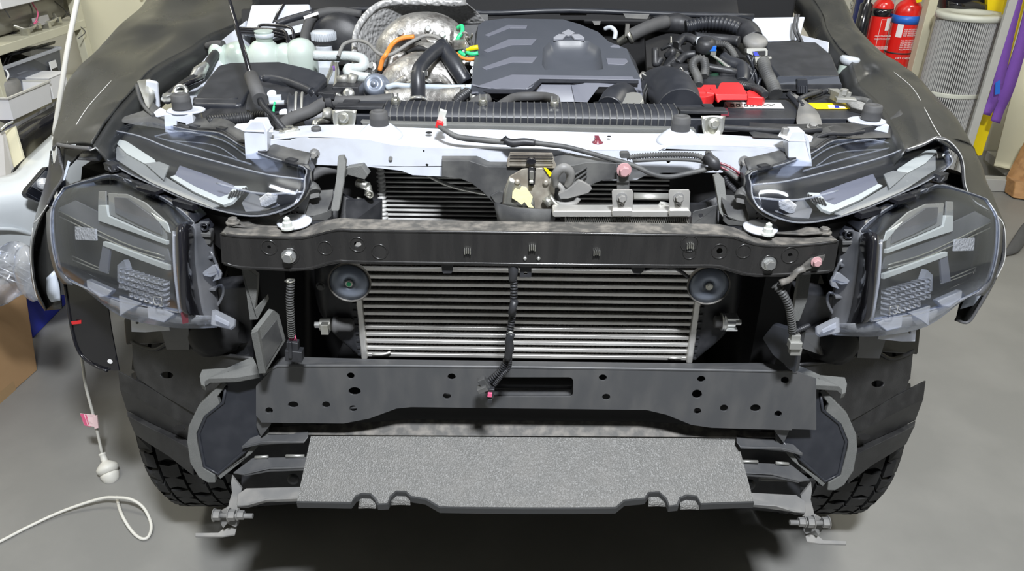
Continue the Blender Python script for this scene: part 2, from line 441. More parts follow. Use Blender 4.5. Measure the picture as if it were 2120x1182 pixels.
# tyres with tread blocks
def tyre(xc):
    m = MB(); R = .372; hw = .128
    m.lathe([(.215, -.10), (.25, -.125), (.31, -hw), (.345, -.122), (R-.008, -.105), (R-.002, -.06), (R, 0), (R-.002, .06), (R-.008, .105), (.345, .122), (.31, hw), (.25, .125), (.215, .10)], (xc, 1.78, R+.01), (1, 0, 0), 72)
    t = m.build('tyre', M['tyre_groove'], TR)
    m = MB(); rnd = random.Random(4); N = 46
    def P(a, x, r): return Vector((xc+x, 1.78-math.cos(a)*r, R+.01-math.sin(a)*r))
    for i in range(N):
        for k, (x0, x1) in enumerate(((-.120, -.078), (-.070, -.026), (-.019, .024), (.031, .072), (.080, .120))):
            a0 = 2*PI*(i+.5*(k % 2))/N; a1 = a0+2*PI/N*.80
            s0 = .022*(1 if (i+k) % 2 else -1); j = rnd.uniform(-.01, .01)
            edge = k in (0, 4); o = []
            corners = [(a0, x0), (a0+s0+j, (x0+x1)/2), (a0+j, x1), (a1+j, x1), (a1+s0, (x0+x1)/2), (a1, x0)]
            top = [P(a, x, R+.011-(.018 if edge and abs(x) > .1 else 0)) for a, x in corners]
            bot = [P(a, x*(1.03 if edge else 1), R-.006-(.02 if edge and abs(x) > .1 else 0)) for a, x in corners]
            m.add(top+bot, [[0, 1, 2, 3, 4, 5], [11, 10, 9, 8, 7, 6]]+[[q, q+6, (q+1) % 6+6, (q+1) % 6] for q in range(6)])
        for sx in (-1, 1):
            a0 = 2*PI*i/N; a1 = a0+2*PI/N*.7
            c = [(a0, .118, R-.004), (a1, .118, R-.004), (a1-.02*(i % 2), .130, R-.045), (a0+.01, .130, R-.045-.012*(i % 2))]
            q = [P(a, sx*x, r) for a, x, r in c]; m.prism(q, (-sx*.006, 0, 0))
    m.build('tread', M['tyre_rubber'], t)
    m = MB(); m.lathe([(.05, -.06), (.10, -.05), (.2, -.08), (.222, -.11), (.222, .11), (.2, .08), (.1, .05), (.05, .05)], (xc, 1.78, R+.01), (1, 0, 0), 36); m.build('wheel_rim', M['galv'], t)
tyre(XC-.80); tyre(XC+.80)

# dark bodies behind the front: engine block, inner wings, firewall, chassis
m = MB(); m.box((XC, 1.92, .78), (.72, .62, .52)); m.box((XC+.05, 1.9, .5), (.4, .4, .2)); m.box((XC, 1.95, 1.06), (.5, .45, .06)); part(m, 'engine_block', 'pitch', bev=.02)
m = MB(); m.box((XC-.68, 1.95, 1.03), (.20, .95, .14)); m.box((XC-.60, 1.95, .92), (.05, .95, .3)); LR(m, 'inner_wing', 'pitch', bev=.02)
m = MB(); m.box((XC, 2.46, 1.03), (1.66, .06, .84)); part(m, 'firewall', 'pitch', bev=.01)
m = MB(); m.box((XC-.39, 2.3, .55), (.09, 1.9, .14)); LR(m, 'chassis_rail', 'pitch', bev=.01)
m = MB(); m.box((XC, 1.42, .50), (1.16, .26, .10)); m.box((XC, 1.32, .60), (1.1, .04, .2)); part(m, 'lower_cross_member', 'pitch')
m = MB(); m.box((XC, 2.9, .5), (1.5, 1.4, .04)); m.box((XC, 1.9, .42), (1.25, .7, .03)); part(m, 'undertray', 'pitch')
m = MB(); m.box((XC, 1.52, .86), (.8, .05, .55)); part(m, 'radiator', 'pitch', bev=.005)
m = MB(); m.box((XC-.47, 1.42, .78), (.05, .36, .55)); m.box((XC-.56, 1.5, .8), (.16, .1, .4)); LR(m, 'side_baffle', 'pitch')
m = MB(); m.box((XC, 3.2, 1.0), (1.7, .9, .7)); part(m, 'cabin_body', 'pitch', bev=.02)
# open bonnet
m = MB(); m.prism([Vector((XC-.72, 2.33, 1.43)), Vector((XC+.72, 2.33, 1.43)), Vector((XC+.70, 1.93, 2.45)), Vector((XC-.70, 1.93, 2.45))], (0, .03, .012)); hood = part(m, 'bonnet', 'white_paint', bev=.006)
m = MB(); m.prism([Vector((XC-.66, 2.31, 1.46)), Vector((XC+.66, 2.31, 1.46)), Vector((XC+.64, 1.93, 2.41)), Vector((XC-.64, 1.93, 2.41))], (0, .014, .006)); m.build('bonnet_liner', M['pitch'], hood, .01)

# ---- radiator support (white cross member)
SY = 1.30
m = MB(); pl = YP(SY)
m.slab(pl, pr(548, 290, 600, 290, 630, 281, 640, 286, 732, 286, 765, 289, 811, 299, 851, 304, 914, 306, 1062, 308, 1247, 310, 1362, 311, 1384, 302, 1400, 299, 1438, 300, 1555, 302, 1560, 300, 1625, 306, 1640, 312,
    1640, 358, 1600, 360, 1555, 358, 1373, 358, 1340, 362, 1320, 372, 1303, 374, 1062, 374, 914, 366, 854, 363, 831, 354, 765, 346, 633, 341, 600, 337, 548, 332), .003,
    holes=[ell(884, 342, 3, 2.6), ell(1384, 335, 3.8, 3.6), ell(877, 305+8, 1.8)])
f = tr(548, 290, SY, 630, 281, SY, 732, 286, SY, 811, 299, SY, 914, 306, SY, 1062, 308, SY, 1247, 310, SY, 1362, 311, SY, 1400, 299, SY, 1555, 302, SY, 1640, 312, SY)
b = tr(548, 272, 1.385, 630, 260, 1.39, 732, 258, 1.39, 811, 262, 1.39, 914, 266, 1.39, 1062, 269, 1.39, 1247, 274, 1.39, 1362, 276, 1.39, 1400, 274, 1.385, 1555, 282, 1.385, 1640, 290, 1.385)
m.sheet([f, b], .003, 3, 1)
sup = part(m, 'radiator_support', 'white_paint', bev=.0012)
def dome(px, py, y, r, h, name='bump_base'):
    c = Q(px, py, y); return MB().lathe([(r*1.15, -.008), (r*1.05, 0), (r*.92, h*.3), (r*.72, h*.7), (r*.58, h*.95), (r*.5, h)], c, (0, 0, 1), 28)
zsu = Q(900, 290, 1.34).z
for px, py in ((787, 276), (1407, 287)):
    dome(px, py, 1.345, .038, .016).build('pressed_dome', M['white_paint'], sup)
def rubber_stop(px, py, y, r=.0165, h=.030):
    c = Q(px, py, y); return MB().lathe([(r*1.0, 0), (r*1.03, .002), (r*1.0, h*.5), (r*1.04, h*.56), (r*1.0, h*.62), (r*.97, h*.9), (r*.86, h*.985), (r*.5, h), (r*.45, h*.93), (.002, h*.92)], c, (0, 0, 1), 32)
for t in ((786, 263, 1.345), (1408, 273, 1.345)): part(rubber_stop(*t), 'rubber_stop', 'rubber')
# white brackets each side
def white_bracket(o, y, hx):
    m = MB(); pl = YP(y)
    f = [pl.hit(*p) for p in pr(*o)]; return m.prism(f, (0, .035, .006))
m = MB(); m.prism(tr(505, 270, 1.275, 520, 252, 1.29, 545, 252, 1.29, 553, 272, 1.275, 554, 330, 1.285, 508, 330, 1.285), (0, .03, 0)); m.prism(tr(485, 261, 1.285, 490, 256, 1.31, 513, 254, 1.32, 518, 247, 1.345, 543, 247, 1.345, 552, 254, 1.325, 566, 262, 1.32, 566, 272, 1.29, 505, 270, 1.275), (0, 0, -.003)); part(m, 'mounting_bracket', 'white_paint', bev=.002)
m = MB(); m.prism(tr(1632, 290, 1.275, 1640, 272, 1.29, 1665, 272, 1.29, 1675, 290, 1.275, 1682, 345, 1.285, 1632, 345, 1.285), (0, .03, 0)); m.prism(tr(1610, 280, 1.285, 1618, 270, 1.31, 1628, 266, 1.345, 1658, 266, 1.345, 1666, 276, 1.325, 1684, 282, 1.32, 1680, 292, 1.29, 1632, 290, 1.275), (0, 0, -.003)); part(m, 'mounting_bracket', 'white_paint', bev=.002)
m = MB(); m.bolt(Q(1624, 278, 1.30), (0, 0, 1), .0065, .012); part(m, 'bolt', 'grey_bracket')
for cx, cy, y in ((378, 226, 1.50), (1802, 248, 1.50)):
    s = -1 if cx < 1000 else 1; m = MB(); c = Q(cx, cy, y)
    n = 20; top = [c+Vector((math.cos(2*PI*i/n)*.030*(1.5 if math.cos(2*PI*i/n)*s < 0 else 1), math.sin(2*PI*i/n)*.030, 0)) for i in range(n)]
    m.prism(top, (0, 0, -.004)); k = part(m, 'stop_bracket', 'white_paint', bev=.0015)
    m = MB(); m.prism([c+Vector((-.028, -.026, -.003)), c+Vector((.028, -.026, -.003)), c+Vector((.030, -.03, -.045)), c+Vector((.014, -.03, -.045)), c+Vector((.012, -.028, -.022)), c+Vector((-.004, -.028, -.018)), c+Vector((-.010, -.03, -.045)), c+Vector((-.032, -.03, -.045))], (0, .045, 0)); m.build('leg', M['white_paint'], k, .002)
    part(rubber_stop(cx, cy-1, y, .0185, .030), 'rubber_stop', 'rubber')
# bolts and plugs on the support
for px, py, r in ((652, 317, .0062), (1540, 333, .0068)):
    m = MB(); m.bolt(pl.hit(px, py), (0, -1, 0), r, .016); part(m, 'bolt', 'grey_bracket')
m = MB(); m.cyl(pl.hit(809, 327), pl.hit(809, 327)+Vector((0, -.004, 0)), .0035); m.build('weld_nut', M['grey_bracket'], sup)
m = MB(); m.lathe([(.009, 0), (.009, .006), (.007, .008)], Q(655, 271, 1.34), (0, 0, 1), 16); part(m, 'rubber_plug', 'rubber')
m = MB(); c = Q(1237, 296, 1.335); m.lathe([(.010, 0), (.010, .002), (.006, .003), (.006, .006)], c, (0, 0, 1), 16); m.box(c+Vector((0, .014, .006)), (.008, .02, .002)); part(m, 'push_clip', 'maroon')
m = MB()
for px, py, rx in ((888, 275, .006), (1201, 291, .009), (1261, 283, .0035), (1542, 292, .008)):
    c = Q(px, py, 1.35); m.lathe([(rx, 0), (rx, .0012)], Vector((c.x, c.y, c.z+.000)), (0, 0, 1), 16); c
m.build('access_hole', M['pitch'], sup)
# zinc plates with bolts
for x0, y0, x1, y1, by in ((687, 228, 738, 280, 241), (1452, 240, 1502, 292, 255)):
    m = MB(); y = 1.395; a, b, c, d = Q(x0, y0, y), Q(x1, y0, y), Q(x1-6, y1-10, y-.01), Q(x0+5, y1-10, y-.01)
    m.sheet([[a, (a+b)/2, b], [d+(a-d)*.4, (a+b+c+d)/4+Vector((0, .008, 0)), c+(b-c)*.4], [d, (d+c)/2, c], [d+Vector((-.01, -.03, -.01)), (d+c)/2+Vector((0, -.03, -.01)), c+Vector((.01, -.03, -.01))]], .0025, 3, 3)
    k = part(m, 'support_plate', 'zinc'); m = MB(); m.bolt((a+b+c+d)/4+Vector((0, -.004, .006)), (0, -1, .25), .0072, .012); m.build('bolt', M['zinc'], k)
# foam seal and radiator top tank
m = MB(); m.prism(tr(745, 252, 1.395, 800, 255, 1.395, 1000, 259, 1.395, 1440, 268, 1.395, 1448, 292, 1.395, 1430, 292, 1.395, 760, 272, 1.395), (0, .02, 0)); part(m, 'foam_seal', 'foam_grey', bev=.002)
m = MB(); A, B = (770, 218), (1425, 230)
pf = P2(1.41, 1.2, 1.46, 1.235)
z0, z1 = Q(1090, 265, 1.415).z, Q(1090, 226, 1.43).z
xa, xb = Q(795, 240, 1.42).x, Q(1405, 240, 1.42).x
def tankprof(e=0): return [(1.415-e, z0-.01), (1.413-e, z0+.020), (1.418-e, z1-.006+e*.5), (1.428, z1+e*.4), (1.475, z1+.002+e*.4), (1.49, z1-.01), (1.49, z0-.01)]
def ext(m, prof, x0, x1): return m.prism([Vector((x0, y, z)) for y, z in prof], (x1-x0, 0, 0))
ext(m, tankprof(), xa, xb); ext(m, tankprof(-.003), xa-.055, xb+.055); tank = part(m, 'radiator_tank', 'satin_plastic', bev=.0015)
m = MB(); n = 43
for i in range(n+1):
    x = xa+(xb-xa)*i/n; ext(m, tankprof(.0028), x-.0011, x+.0011)
m.build('tank_rib', M['dusty_plastic'], tank)
m = MB(); ext(m, tankprof(.004), xa-.085, xa-.055); ext(m, tankprof(.004), xb+.055, xb+.075)
m.box((xa-.045, 1.425, z1+.003), (.09, .03, .006)); m.box((xb+.045, 1.425, z1+.003), (.09, .03, .006)); m.build('end_frame', M['black_plastic'], tank, .001)
# tank hose stubs / clips on top
for px, py in ((1148, 216), (819, 210), (1000, 212)):
    c = Q(px, py, 1.45); m = MB(); m.lathe([(.008, -.01), (.0085, 0), (.0085, .006), (.006, .008)], c, (0, -.2, 1), 16); m.box(c+Vector((-.006, -.008, .012)), (.003, .003, .012)); m.box(c+Vector((.006, -.008, .012)), (.003, .003, .012)); m.build('hose_clamp', M['zinc'], tank)

# ---- condenser
CY = 1.365
m = MB(); xa, xb = Q(792, 400, CY).x, Q(1500, 400, CY).x; z0, z1 = Q(1090, 480, CY).z, Q(1090, 335, CY).z
m.box(((xa+xb)/2, CY+.012, (z0+z1)/2), (xb-xa, .014, z1-z0)); cond = part(m, 'condenser', 'core_dark')
m = MB(); n = 15
for i in range(n): m.box(((xa+xb)/2, CY+.004, z0+(z1-z0)*(i+.5)/n), (xb-xa, .012, .0026))
m.build('cooling_fin', M['cond_metal'], cond)
m = MB(); c0, c1 = Vector((xa-.002, CY, z0)), Vector((xa-.002, CY, z1)); m.tube([c0, c1], .0085, 14, 1, corr=(.0085, .0012)); m.tube([c0+Vector((-.022, .004, 0)), c1+Vector((-.022, .004, -.05))], .003, 8, 1); m.build('header_tube', M['cond_metal'], cond)
m = MB(); m.tube(tr(883, 361, 1.32, 920, 380, 1.32, 960, 392, 1.32, 1010, 402, 1.32), .0038); part(m, 'release_cable', 'galv')

# ---- latch panel and latch
LY = 1.27
m = MB(); m.slab(YP(LY), pr(915, 333, 972, 333, 1005, 345, 1150, 346, 1188, 342, 1215, 336, 1277, 338, 1277, 372, 1250, 373, 1228, 381, 1215, 392, 1192, 414, 1150, 434, 1035, 434, 1000, 398, 975, 379, 955, 371, 915, 366), .003)
m.sheet([tr(915, 333, LY, 972, 333, LY, 1008, 345, LY, 1100, 346, LY, 1190, 342, LY, 1216, 337, LY, 1277, 338, LY), tr(915, 322, 1.295, 987, 322, 1.295, 1014, 334, 1.295, 1100, 335, 1.295, 1180, 316, 1.295, 1200, 321, 1.295, 1277, 331, 1.295)], .003, 1, 1)
lp = part(m, 'latch_panel', 'dusty_plastic', bev=.0012)
m = MB()
for k in range(3): m.tube(tr(1190+k*3, 362+k*8, LY-.005, 1215, 346+k*9, LY-.004), .0022, 6, 1)
m.slab(YP(LY-.004), pr(1015, 405, 1034, 395, 1042, 398, 1040, 418, 1028, 424), .006); m.build('rib', M['dusty_plastic'], lp, .001)
m = MB(); m.slab(YP(LY-.006), pr(1050, 332, 1056, 317, 1144, 318, 1148, 334, 1152, 342, 1150, 349, 1050, 346), .006); k = part(m, 'latch_bridge', 'adhesive_dirt', bev=.001)
m = MB()
for yy in (317.5, 322, 327, 337): m.slab(YP(LY-.0125), pr(1056, yy, 1145, yy+.6, 1145, yy+1.9, 1056, yy+1.3), .0008)
m.build('slot', M['gloss_black'], k, label='dark slots across the latch bridge')
m = MB(); m.slab(YP(LY-.012), pr(1054, 366, 1082, 350, 1093, 349, 1094, 383, 1100, 386, 1107, 383, 1109, 349, 1122, 348, 1145, 362, 1150, 380, 1146, 432, 1107, 434, 1040, 427, 1043, 395), .004)
lt = part(m, 'bonnet_latch', 'adhesive_dirt', bev=.001)
m = MB(); m.sheet([tr(1042, 424, 1.25, 1075, 433, 1.25, 1107, 434, 1.25), tr(1044, 396, 1.255, 1072, 404, 1.252, 1104, 408, 1.252), tr(1055, 367, 1.257, 1066, 372, 1.256, 1080, 384, 1.255)], .002, 3, 3); m.build('side_plate', M['zinc'], lt)
m = MB(); rnd = random.Random(9)
m.slab(YP(1.243), pr(1061, 398, 1067, 390, 1075, 394, 1080, 386, 1090, 388, 1096, 398, 1103, 408, 1099, 422, 1105, 430, 1094, 429, 1086, 418, 1080, 424, 1070, 416, 1060, 410), .002)
m.build('grease', M['grease'], lt, label='yellowish grease smeared on the latch')
m = MB(); m.slab(YP(LY-.018), ell(1100, 335, 10, 6)+[], .02); m.slab(YP(LY-.018), rrect(1094, 346, 1107, 384, 5), .004); m.build('striker_slot', M['gloss_black'], lt, .001)
m = MB(); m.slab(YP(LY-.022), rrect(1096, 354, 1105, 372, 2), .006); m.tube(tr(1096, 377, 1.246, 1104, 377, 1.246), .003, 8, 1); m.build('catch', M['zinc'], lt, .0006)
for px, py in ((1071, 376), (1130, 377)):
    m = MB(); m.lathe([(.0055, 0), (.0055, .004), (.002, .006)], Q(px, py, LY-.012), (0, -1, 0), 16); m.build('rivet', M['adhesive_dirt'], lt)
m = MB(); m.slab(YP(LY-.016), pr(1126, 348, 1132, 349, 1144, 361, 1138, 366), .003); m.build('paint_mark', M['yellow'], lt, label='yellow paint mark')
m = MB(); m.tube(tr(1150, 384, 1.245, 1150, 362, 1.235, 1166, 347, 1.23, 1180, 356, 1.235, 1180, 372, 1.24, 1174, 386, 1.245), [.006, .008, .008, .0075, .006], 10, 5); m.tube(tr(1152, 378, 1.245, 1165, 392, 1.24, 1160, 402, 1.24), .005, 8, 3); m.build('safety_hook', M['grey_bracket'], lt)
m = MB(); m.slab(YP(LY-.035), pr(1155, 402, 1175, 392, 1198, 373, 1206, 376, 1222, 385, 1226, 392, 1218, 400, 1175, 412, 1160, 412), .008); m.tube(tr(1150, 420, 1.245, 1170, 424, 1.24, 1190, 420, 1.24, 1198, 410, 1.24), .005, 8, 3); m.build('release_lever', M['grey_bracket'], lt, .0015)
m = MB(); m.tube(tr(1138, 405, 1.25, 1150, 422, 1.24, 1166, 430, 1.24), .0045, 8, 3); m.tube(tr(1128, 410, 1.25, 1140, 425, 1.245), .007, 8, 1); m.build('return_spring', M['zinc'], lt)
m = MB(); m.sheet([tr(1022, 420, 1.262, 1060, 430, 1.235, 1107, 434, 1.225, 1150, 434, 1.24, 1157, 428, 1.262), tr(1034, 475, 1.262, 1062, 478, 1.245, 1107, 480, 1.238, 1140, 478, 1.245, 1142, 472, 1.262)], .004, 4, 3)
part(m, 'drain_cup', 'dusty_plastic')

# ---- automatic transmission cooler with two tabs, right of the latch
m = MB(); pl = YP(1.205)
m.slab(pl, rrect(1144, 437, 1431, 449, 5), .03); m.slab(YP(1.21), pr(1168, 468, 1432, 470, 1432, 474, 1168, 472), .02)
tc = part(m, 'oil_cooler', 'aluminium', bev=.001)
m = MB(); n = 120; pts = [Q(1170+(1428-1170)*i/n, 451 if i % 2 else 463, 1.21) for i in range(n+1)]
for i in range(n):
    a, b = pts[i], pts[i+1]; m.prism([a, b, b+Vector((0, 0, -.0009)), a+Vector((0, 0, -.0009))], (0, .02, 0))
m.build('fins', M['aluminium'], tc)
m = MB(); m.slab(YP(1.232), pr(1160, 449, 1432, 449, 1432, 470, 1160, 470), .002); m.build('core', M['core_dark'], tc)
for x in (1267, 1385):
    m = MB(); p = YP(1.195); m.slab(p, pr(x+3, 393, x+41, 393, x+44, 397, x+42, 446, x+2, 446, x, 397), .003, holes=[ell(x+20, 418, 7, 5)]); m.slab(YP(1.19), pr(x+2, 436, x+42, 436, x+43, 447, x+1, 447), .012)
    k = m.build('mounting_tab', M['aluminium'], tc, .001)
    MB().bolt(p.hit(x+20, 409), (0, -1, .1), .0065, .011).build('bolt', M['grey_bracket'], TR)
m = MB(); p = YP(1.25); m.slab(p, pr(1278, 338, 1303, 339, 1303, 400, 1277, 400), .003); m.slab(YP(1.245), pr(1277, 364, 1303, 364, 1303, 378, 1277, 378), .003); part(m, 'hanger_strap', 'dusty_plastic', bev=.001)
MB().bolt(Q(1292, 352, 1.245), (0, -1, 0), .009, .012).build('bolt', M['dusty_pink'], TR, label='reddish bolt')
m = MB(); m.tube(tr(1312, 405, 1.24, 1384, 406, 1.24), .006, 8, 1, flat=.3); m.tube(tr(1312, 430, 1.235, 1360, 429, 1.235, 1368, 420, 1.235, 1384, 424, 1.235), .003, 8, 2); part(m, 'cooler_pipe', 'galv')
m = MB(); m.slab(YP(1.2), pr(1431, 468, 1434, 440, 1440, 436, 1452, 434, 1478, 426, 1486, 426, 1486, 470), .003, holes=[ell(1451, 447, 4.5, 4.5)]); part(m, 'cooler_bracket', 'dusty_plastic', bev=.001)

# ---- bits between lamp and beam, both sides
def fins_foam(o, y0, y1):
    m = MB(); m.prism([Q(px, py, y) for px, py, y in o], (.012, .006, 0)); return m
m = MB(); m.prism(tr(699, 325, 1.24, 711, 324, 1.24, 716, 335, 1.24, 711, 380, 1.22, 701, 437, 1.17, 684, 437, 1.17, 692, 398, 1.2, 697, 360, 1.22), (0, .012, 0)); part(m, 'foam_strip', 'foam_grey', bev=.001)
m = MB(); m.prism(tr(716, 348, 1.27, 748, 343, 1.27, 762, 362, 1.27, 755, 372, 1.27, 720, 362, 1.27, 714, 368, 1.27), (0, .03, -.004)); part(m, 'foam_wedge', 'foam_grey', bev=.001)
m = MB(); m.prism(tr(1478, 366, 1.22, 1490, 362, 1.22, 1500, 372, 1.22, 1504, 410, 1.20, 1504, 440, 1.18, 1497, 450, 1.17, 1490, 440, 1.18, 1486, 410, 1.2), (0, .012, 0)); part(m, 'foam_strip', 'foam_grey', bev=.001)
# hose stub and pipes left of condenser
m = MB(); m.tube(tr(640, 368, 1.30, 670, 352, 1.31, 706, 350, 1.32, 745, 356, 1.33), .010, 12, 5); part(m, 'rubber_hose', 'rubber')
m = MB(); m.tube(tr(740, 378, 1.29, 762, 386, 1.28), .008, 12, 2); m.tube(tr(762, 384, 1.285, 764, 404, 1.28), [.006, .008], 10, 1); m.torus(Q(765, 402, 1.275), (0, -1, 0), .006, .002); m.tube(tr(738, 412, 1.30, 752, 418, 1.3, 760, 430, 1.30, 762, 462, 1.30), .005, 10, 4); part(m, 'coolant_pipe', 'zinc')
m = MB(); m.prism(tr(716, 415, 1.26, 790, 415, 1.30, 790, 470, 1.30, 716, 470, 1.24), (0, .01, 0)); m.prism(tr(690, 395, 1.28, 730, 415, 1.28, 730, 470, 1.25, 690, 470, 1.25), (0, .01, 0)); LR(m, 'side_shroud', 'black_plastic')
m = MB(); m.prism(tr(640, 345, 1.33, 790, 350, 1.36, 792, 470, 1.36, 640, 470, 1.33), (0, .01, 0)); LR(m, 'inner_shroud', 'pitch')
# lamp bracket with honeycomb web and angle bracket
def hexh(px, py, r): return ell(px, py, r, r*.9, 6)
m = MB(); m.slab(YP(1.165), pr(601, 418, 622, 405, 640, 398, 660, 400, 660, 408, 640, 412, 632, 440, 637, 470, 616, 474, 596, 470, 592, 455, 600, 440), .006,
    holes=[hexh(611, 421, 4), hexh(606, 431, 4.2), hexh(616, 431, 3.6), hexh(603, 442, 4.2), hexh(614, 441, 4), hexh(608, 451, 3.8), hexh(617, 451, 3), hexh(624, 418, 3)])
LR(m, 'lamp_bracket', 'grey_bracket', bev=.0008)
m = MB(); m.prism(tr(640, 395, 1.21, 690, 392, 1.21, 688, 408, 1.18, 676, 438, 1.155, 650, 446, 1.155, 632, 446, 1.155, 640, 412, 1.18), (0, 0, -.003)); m.prism(tr(650, 446, 1.155, 676, 438, 1.155, 686, 432, 1.16, 686, 448, 1.16, 676, 456, 1.155, 634, 458, 1.155, 632, 446, 1.155), (0, .003, 0)); k = LR(m, 'angle_bracket', 'dusty_plastic', bev=.001)
m = MB(); m.lathe([(.009, 0), (.010, .002), (.010, .012), (.007, .015)], Q(640, 392, 1.19), (0, -.6, .8), 14); LR(m, 'rubber_plug', 'rubber')
m = MB(); m.prism(tr(640, 458, 1.15, 700, 456, 1.16, 712, 480, 1.16, 640, 478, 1.13), (0, 0, -.012)); LR(m, 'bracket_foot', 'black_plastic')
# white seat under the lamp bracket
m = MB(); c = Q(605, 468, 1.125); m.lathe([(.028, 0), (.028, .003), (.024, .005), (.01, .006)], c+Vector((.0, .014, .0)), (0, -.05, 1), 28); LR(m, 'white_seat', 'white_paint')
m = MB(); c = Q(596, 473, 1.112); m.lathe([(.011, 0), (.011, .003), (.0075, .004), (.0075, .011), (.005, .013), (.005, .018), (.001, .021)], c, (0, 0, 1), 12, False); LR(m, 'stud_nut', 'lamp_white')
m = MB(); m.prism(tr(490, 455, 1.17, 560, 440, 1.19, 600, 448, 1.19, 590, 468, 1.13, 520, 470, 1.12, 480, 466, 1.11), (0, 0, -.003)); LR(m, 'gusset_plate', 'dusty_beam', bev=.001)

# ---- upper bumper beam
BY = 1.09; pl = YP(BY)
FT = pr(459, 484, 499, 489, 560, 491, 614, 492, 639, 489, 677, 479, 705, 475, 751, 477, 900, 479, 1100, 481, 1351, 485, 1499, 488, 1536, 496, 1566, 505, 1619, 509, 1686, 505, 1733, 499)
BB = pr(1723, 557, 1716, 562, 1619, 569, 1566, 570, 1536, 566, 1499, 555, 1475, 551, 1385, 551, 1100, 548, 751, 543, 705, 541, 677, 546, 642, 556, 602, 558, 499, 554, 463, 545)
BK = pr(478, 462, 515, 466, 558, 469, 605, 474, 640, 470, 672, 458, 705, 453, 751, 455, 900, 458, 1100, 461, 1351, 463, 1490, 466, 1520, 473, 1556, 487, 1610, 492, 1670, 490, 1712, 483)
m = MB(); dz = .0
m.slab(pl, FT+BB, .003, holes=[ell(557, 512, 4), ell(740, 506, 8, 6), ell(1490, 520, 6.5), ell(1636, 528, 5, 4)])
m.sheet([[pl.hit(*p) for p in FT], [YP(1.135).hit(*p) for p in BK]], .003, 1, 1, smooth=False)
m.sheet([[pl.hit(*p)+Vector((0, .0, 0)) for p in BB[::-1]], [pl.hit(*p)+Vector((0, .045, .0)) for p in BB[::-1]]], .003, 1, 1, smooth=False)
m.tube([pl.hit(*p)+Vector((0, .0008, -.001)) for p in FT], .0024, 8, 3); m.tube([pl.hit(*p)+Vector((0, .0008, .001)) for p in BB], .0024, 8, 3)
beam = part(m, 'bumper_beam', 'beam_paint')
m = MB(); m.sheet([[pl.hit(x, y)+Vector((0, .0015, .0016)) for x, y in FT], [YP(1.134).hit(x, y)+Vector((0, 0, .0016)) for x, y in BK]], .0012, 1, 1, smooth=False); m.build('dusty_top', M['dusty_beam'], beam, label='dusty grey top of the beam')
m = MB(); m.prism([pl.hit(459, 484), pl.hit(463, 545), pl.hit(463, 545)+Vector((0, .045, 0)), YP(1.135).hit(478, 462)], (-.003, 0, 0)); m.prism([pl.hit(1733, 499), pl.hit(1723, 557), pl.hit(1723, 557)+Vector((0, .045, 0)), YP(1.135).hit(1712, 483)], (.003, 0, 0)); m.build('end_plate', M['beam_paint'], beam)
for px, py, r in ((673, 513, .0115), (786, 521, .0125), (740, 506, .0125), (557, 512, .0125), (1490, 520, .0125), (1540, 520, .0115), (1636, 528, .0135), (600, 530, .014), (1592, 545, .014), (1428, 504, .014), (1428, 524, .010)):
    m = MB(); m.torus(pl.hit(px, py)+Vector((0, -.0002, 0)), (0, -1, 0), r, .0012, 28, 6); m.build('pressed_ring', M['beam_paint'], beam)
for px, py in ((598, 530), (1591, 545)):
    m = MB(); m.bolt(pl.hit(px, py), (0, -1, .08), .0085, .013); part(m, 'bolt', 'bolt_metal', label='bright hex bolt')
for px, py in ((483, 463), (1706, 483)):
    m = MB(); m.bolt(Q(px, py, 1.12)+Vector((0, 0, .002)), (0, 0, 1), .008, .008); part(m, 'bolt', 'dusty_beam')
for px, py in ((968, 519), (1102, 512), (1235, 522), (1428, 508)):
    m = MB(); c = pl.hit(px, py)
    for k in range(4): m.box(c+Vector((-.0045+.003*k, -.003, .0+.0012*(k in (1, 2)))), (.0017, .006, .008))
    m.build('spring_clip', M['zinc'], TR)
    m = MB(); m.slab(pl, ell(px, py+3, 9.5, 9), .001, up=.0006); m.build('clip_hole', M['pitch'], beam)
for px in (1087, 1115):
    m = MB(); m.lathe([(.0034, 0), (.003, .0025), (.001, .0035)], pl.hit(px, 534.5), (0, -1, 0), 12); part(m, 'rivet', 'bolt_metal')
m = MB(); m.prism(tr(914, 545, 1.10, 938, 546, 1.10, 937, 562, 1.10, 934, 566, 1.10, 918, 566, 1.10, 915, 562, 1.10), (0, .003, 0)); part(m, 'beam_tab', 'black_plastic')
m = MB(); m.slab(YP(1.10), pr(1076, 545, 1101, 546, 1100, 574, 1076, 574), .003, holes=[ell(1088, 566, 4, 3.5)]); part(m, 'beam_tab', 'black_plastic')
m = MB(); m.prism(tr(1308, 548, 1.10, 1336, 549, 1.10, 1334, 560, 1.10, 1326, 567, 1.10, 1312, 566, 1.10, 1308, 560, 1.10), (0, .003, 0)); m.tube(tr(1334, 558, 1.11, 1360, 552, 1.12, 1390, 553, 1.13, 1410, 562, 1.14, 1425, 574, 1.145), .003, 8, 4); part(m, 'beam_tab', 'black_plastic')
# ground strap at the right end of the beam
m = MB(); m.prism(tr(1709, 528, BY-.004, 1704, 540, BY-.004, 1690, 551, BY-.004, 1662, 562, BY-.006, 1655, 556, BY-.006, 1678, 536, BY-.004), (0, .003, 0)); m.tube(tr(1665, 556, BY-.008, 1650, 562, BY-.010, 1636, 578, BY-.008, 1615, 586, BY-.004), [.006, .005, .005, .006], 10, 4, flat=.6); gs = part(m, 'earth_strap', 'dusty_beam')
MB().bolt(Q(1690, 542, BY-.006), (0, -1, 0), .0062, .008).build('bolt', M['dusty_pink'], TR, label='pinkish bolt on the earth strap')
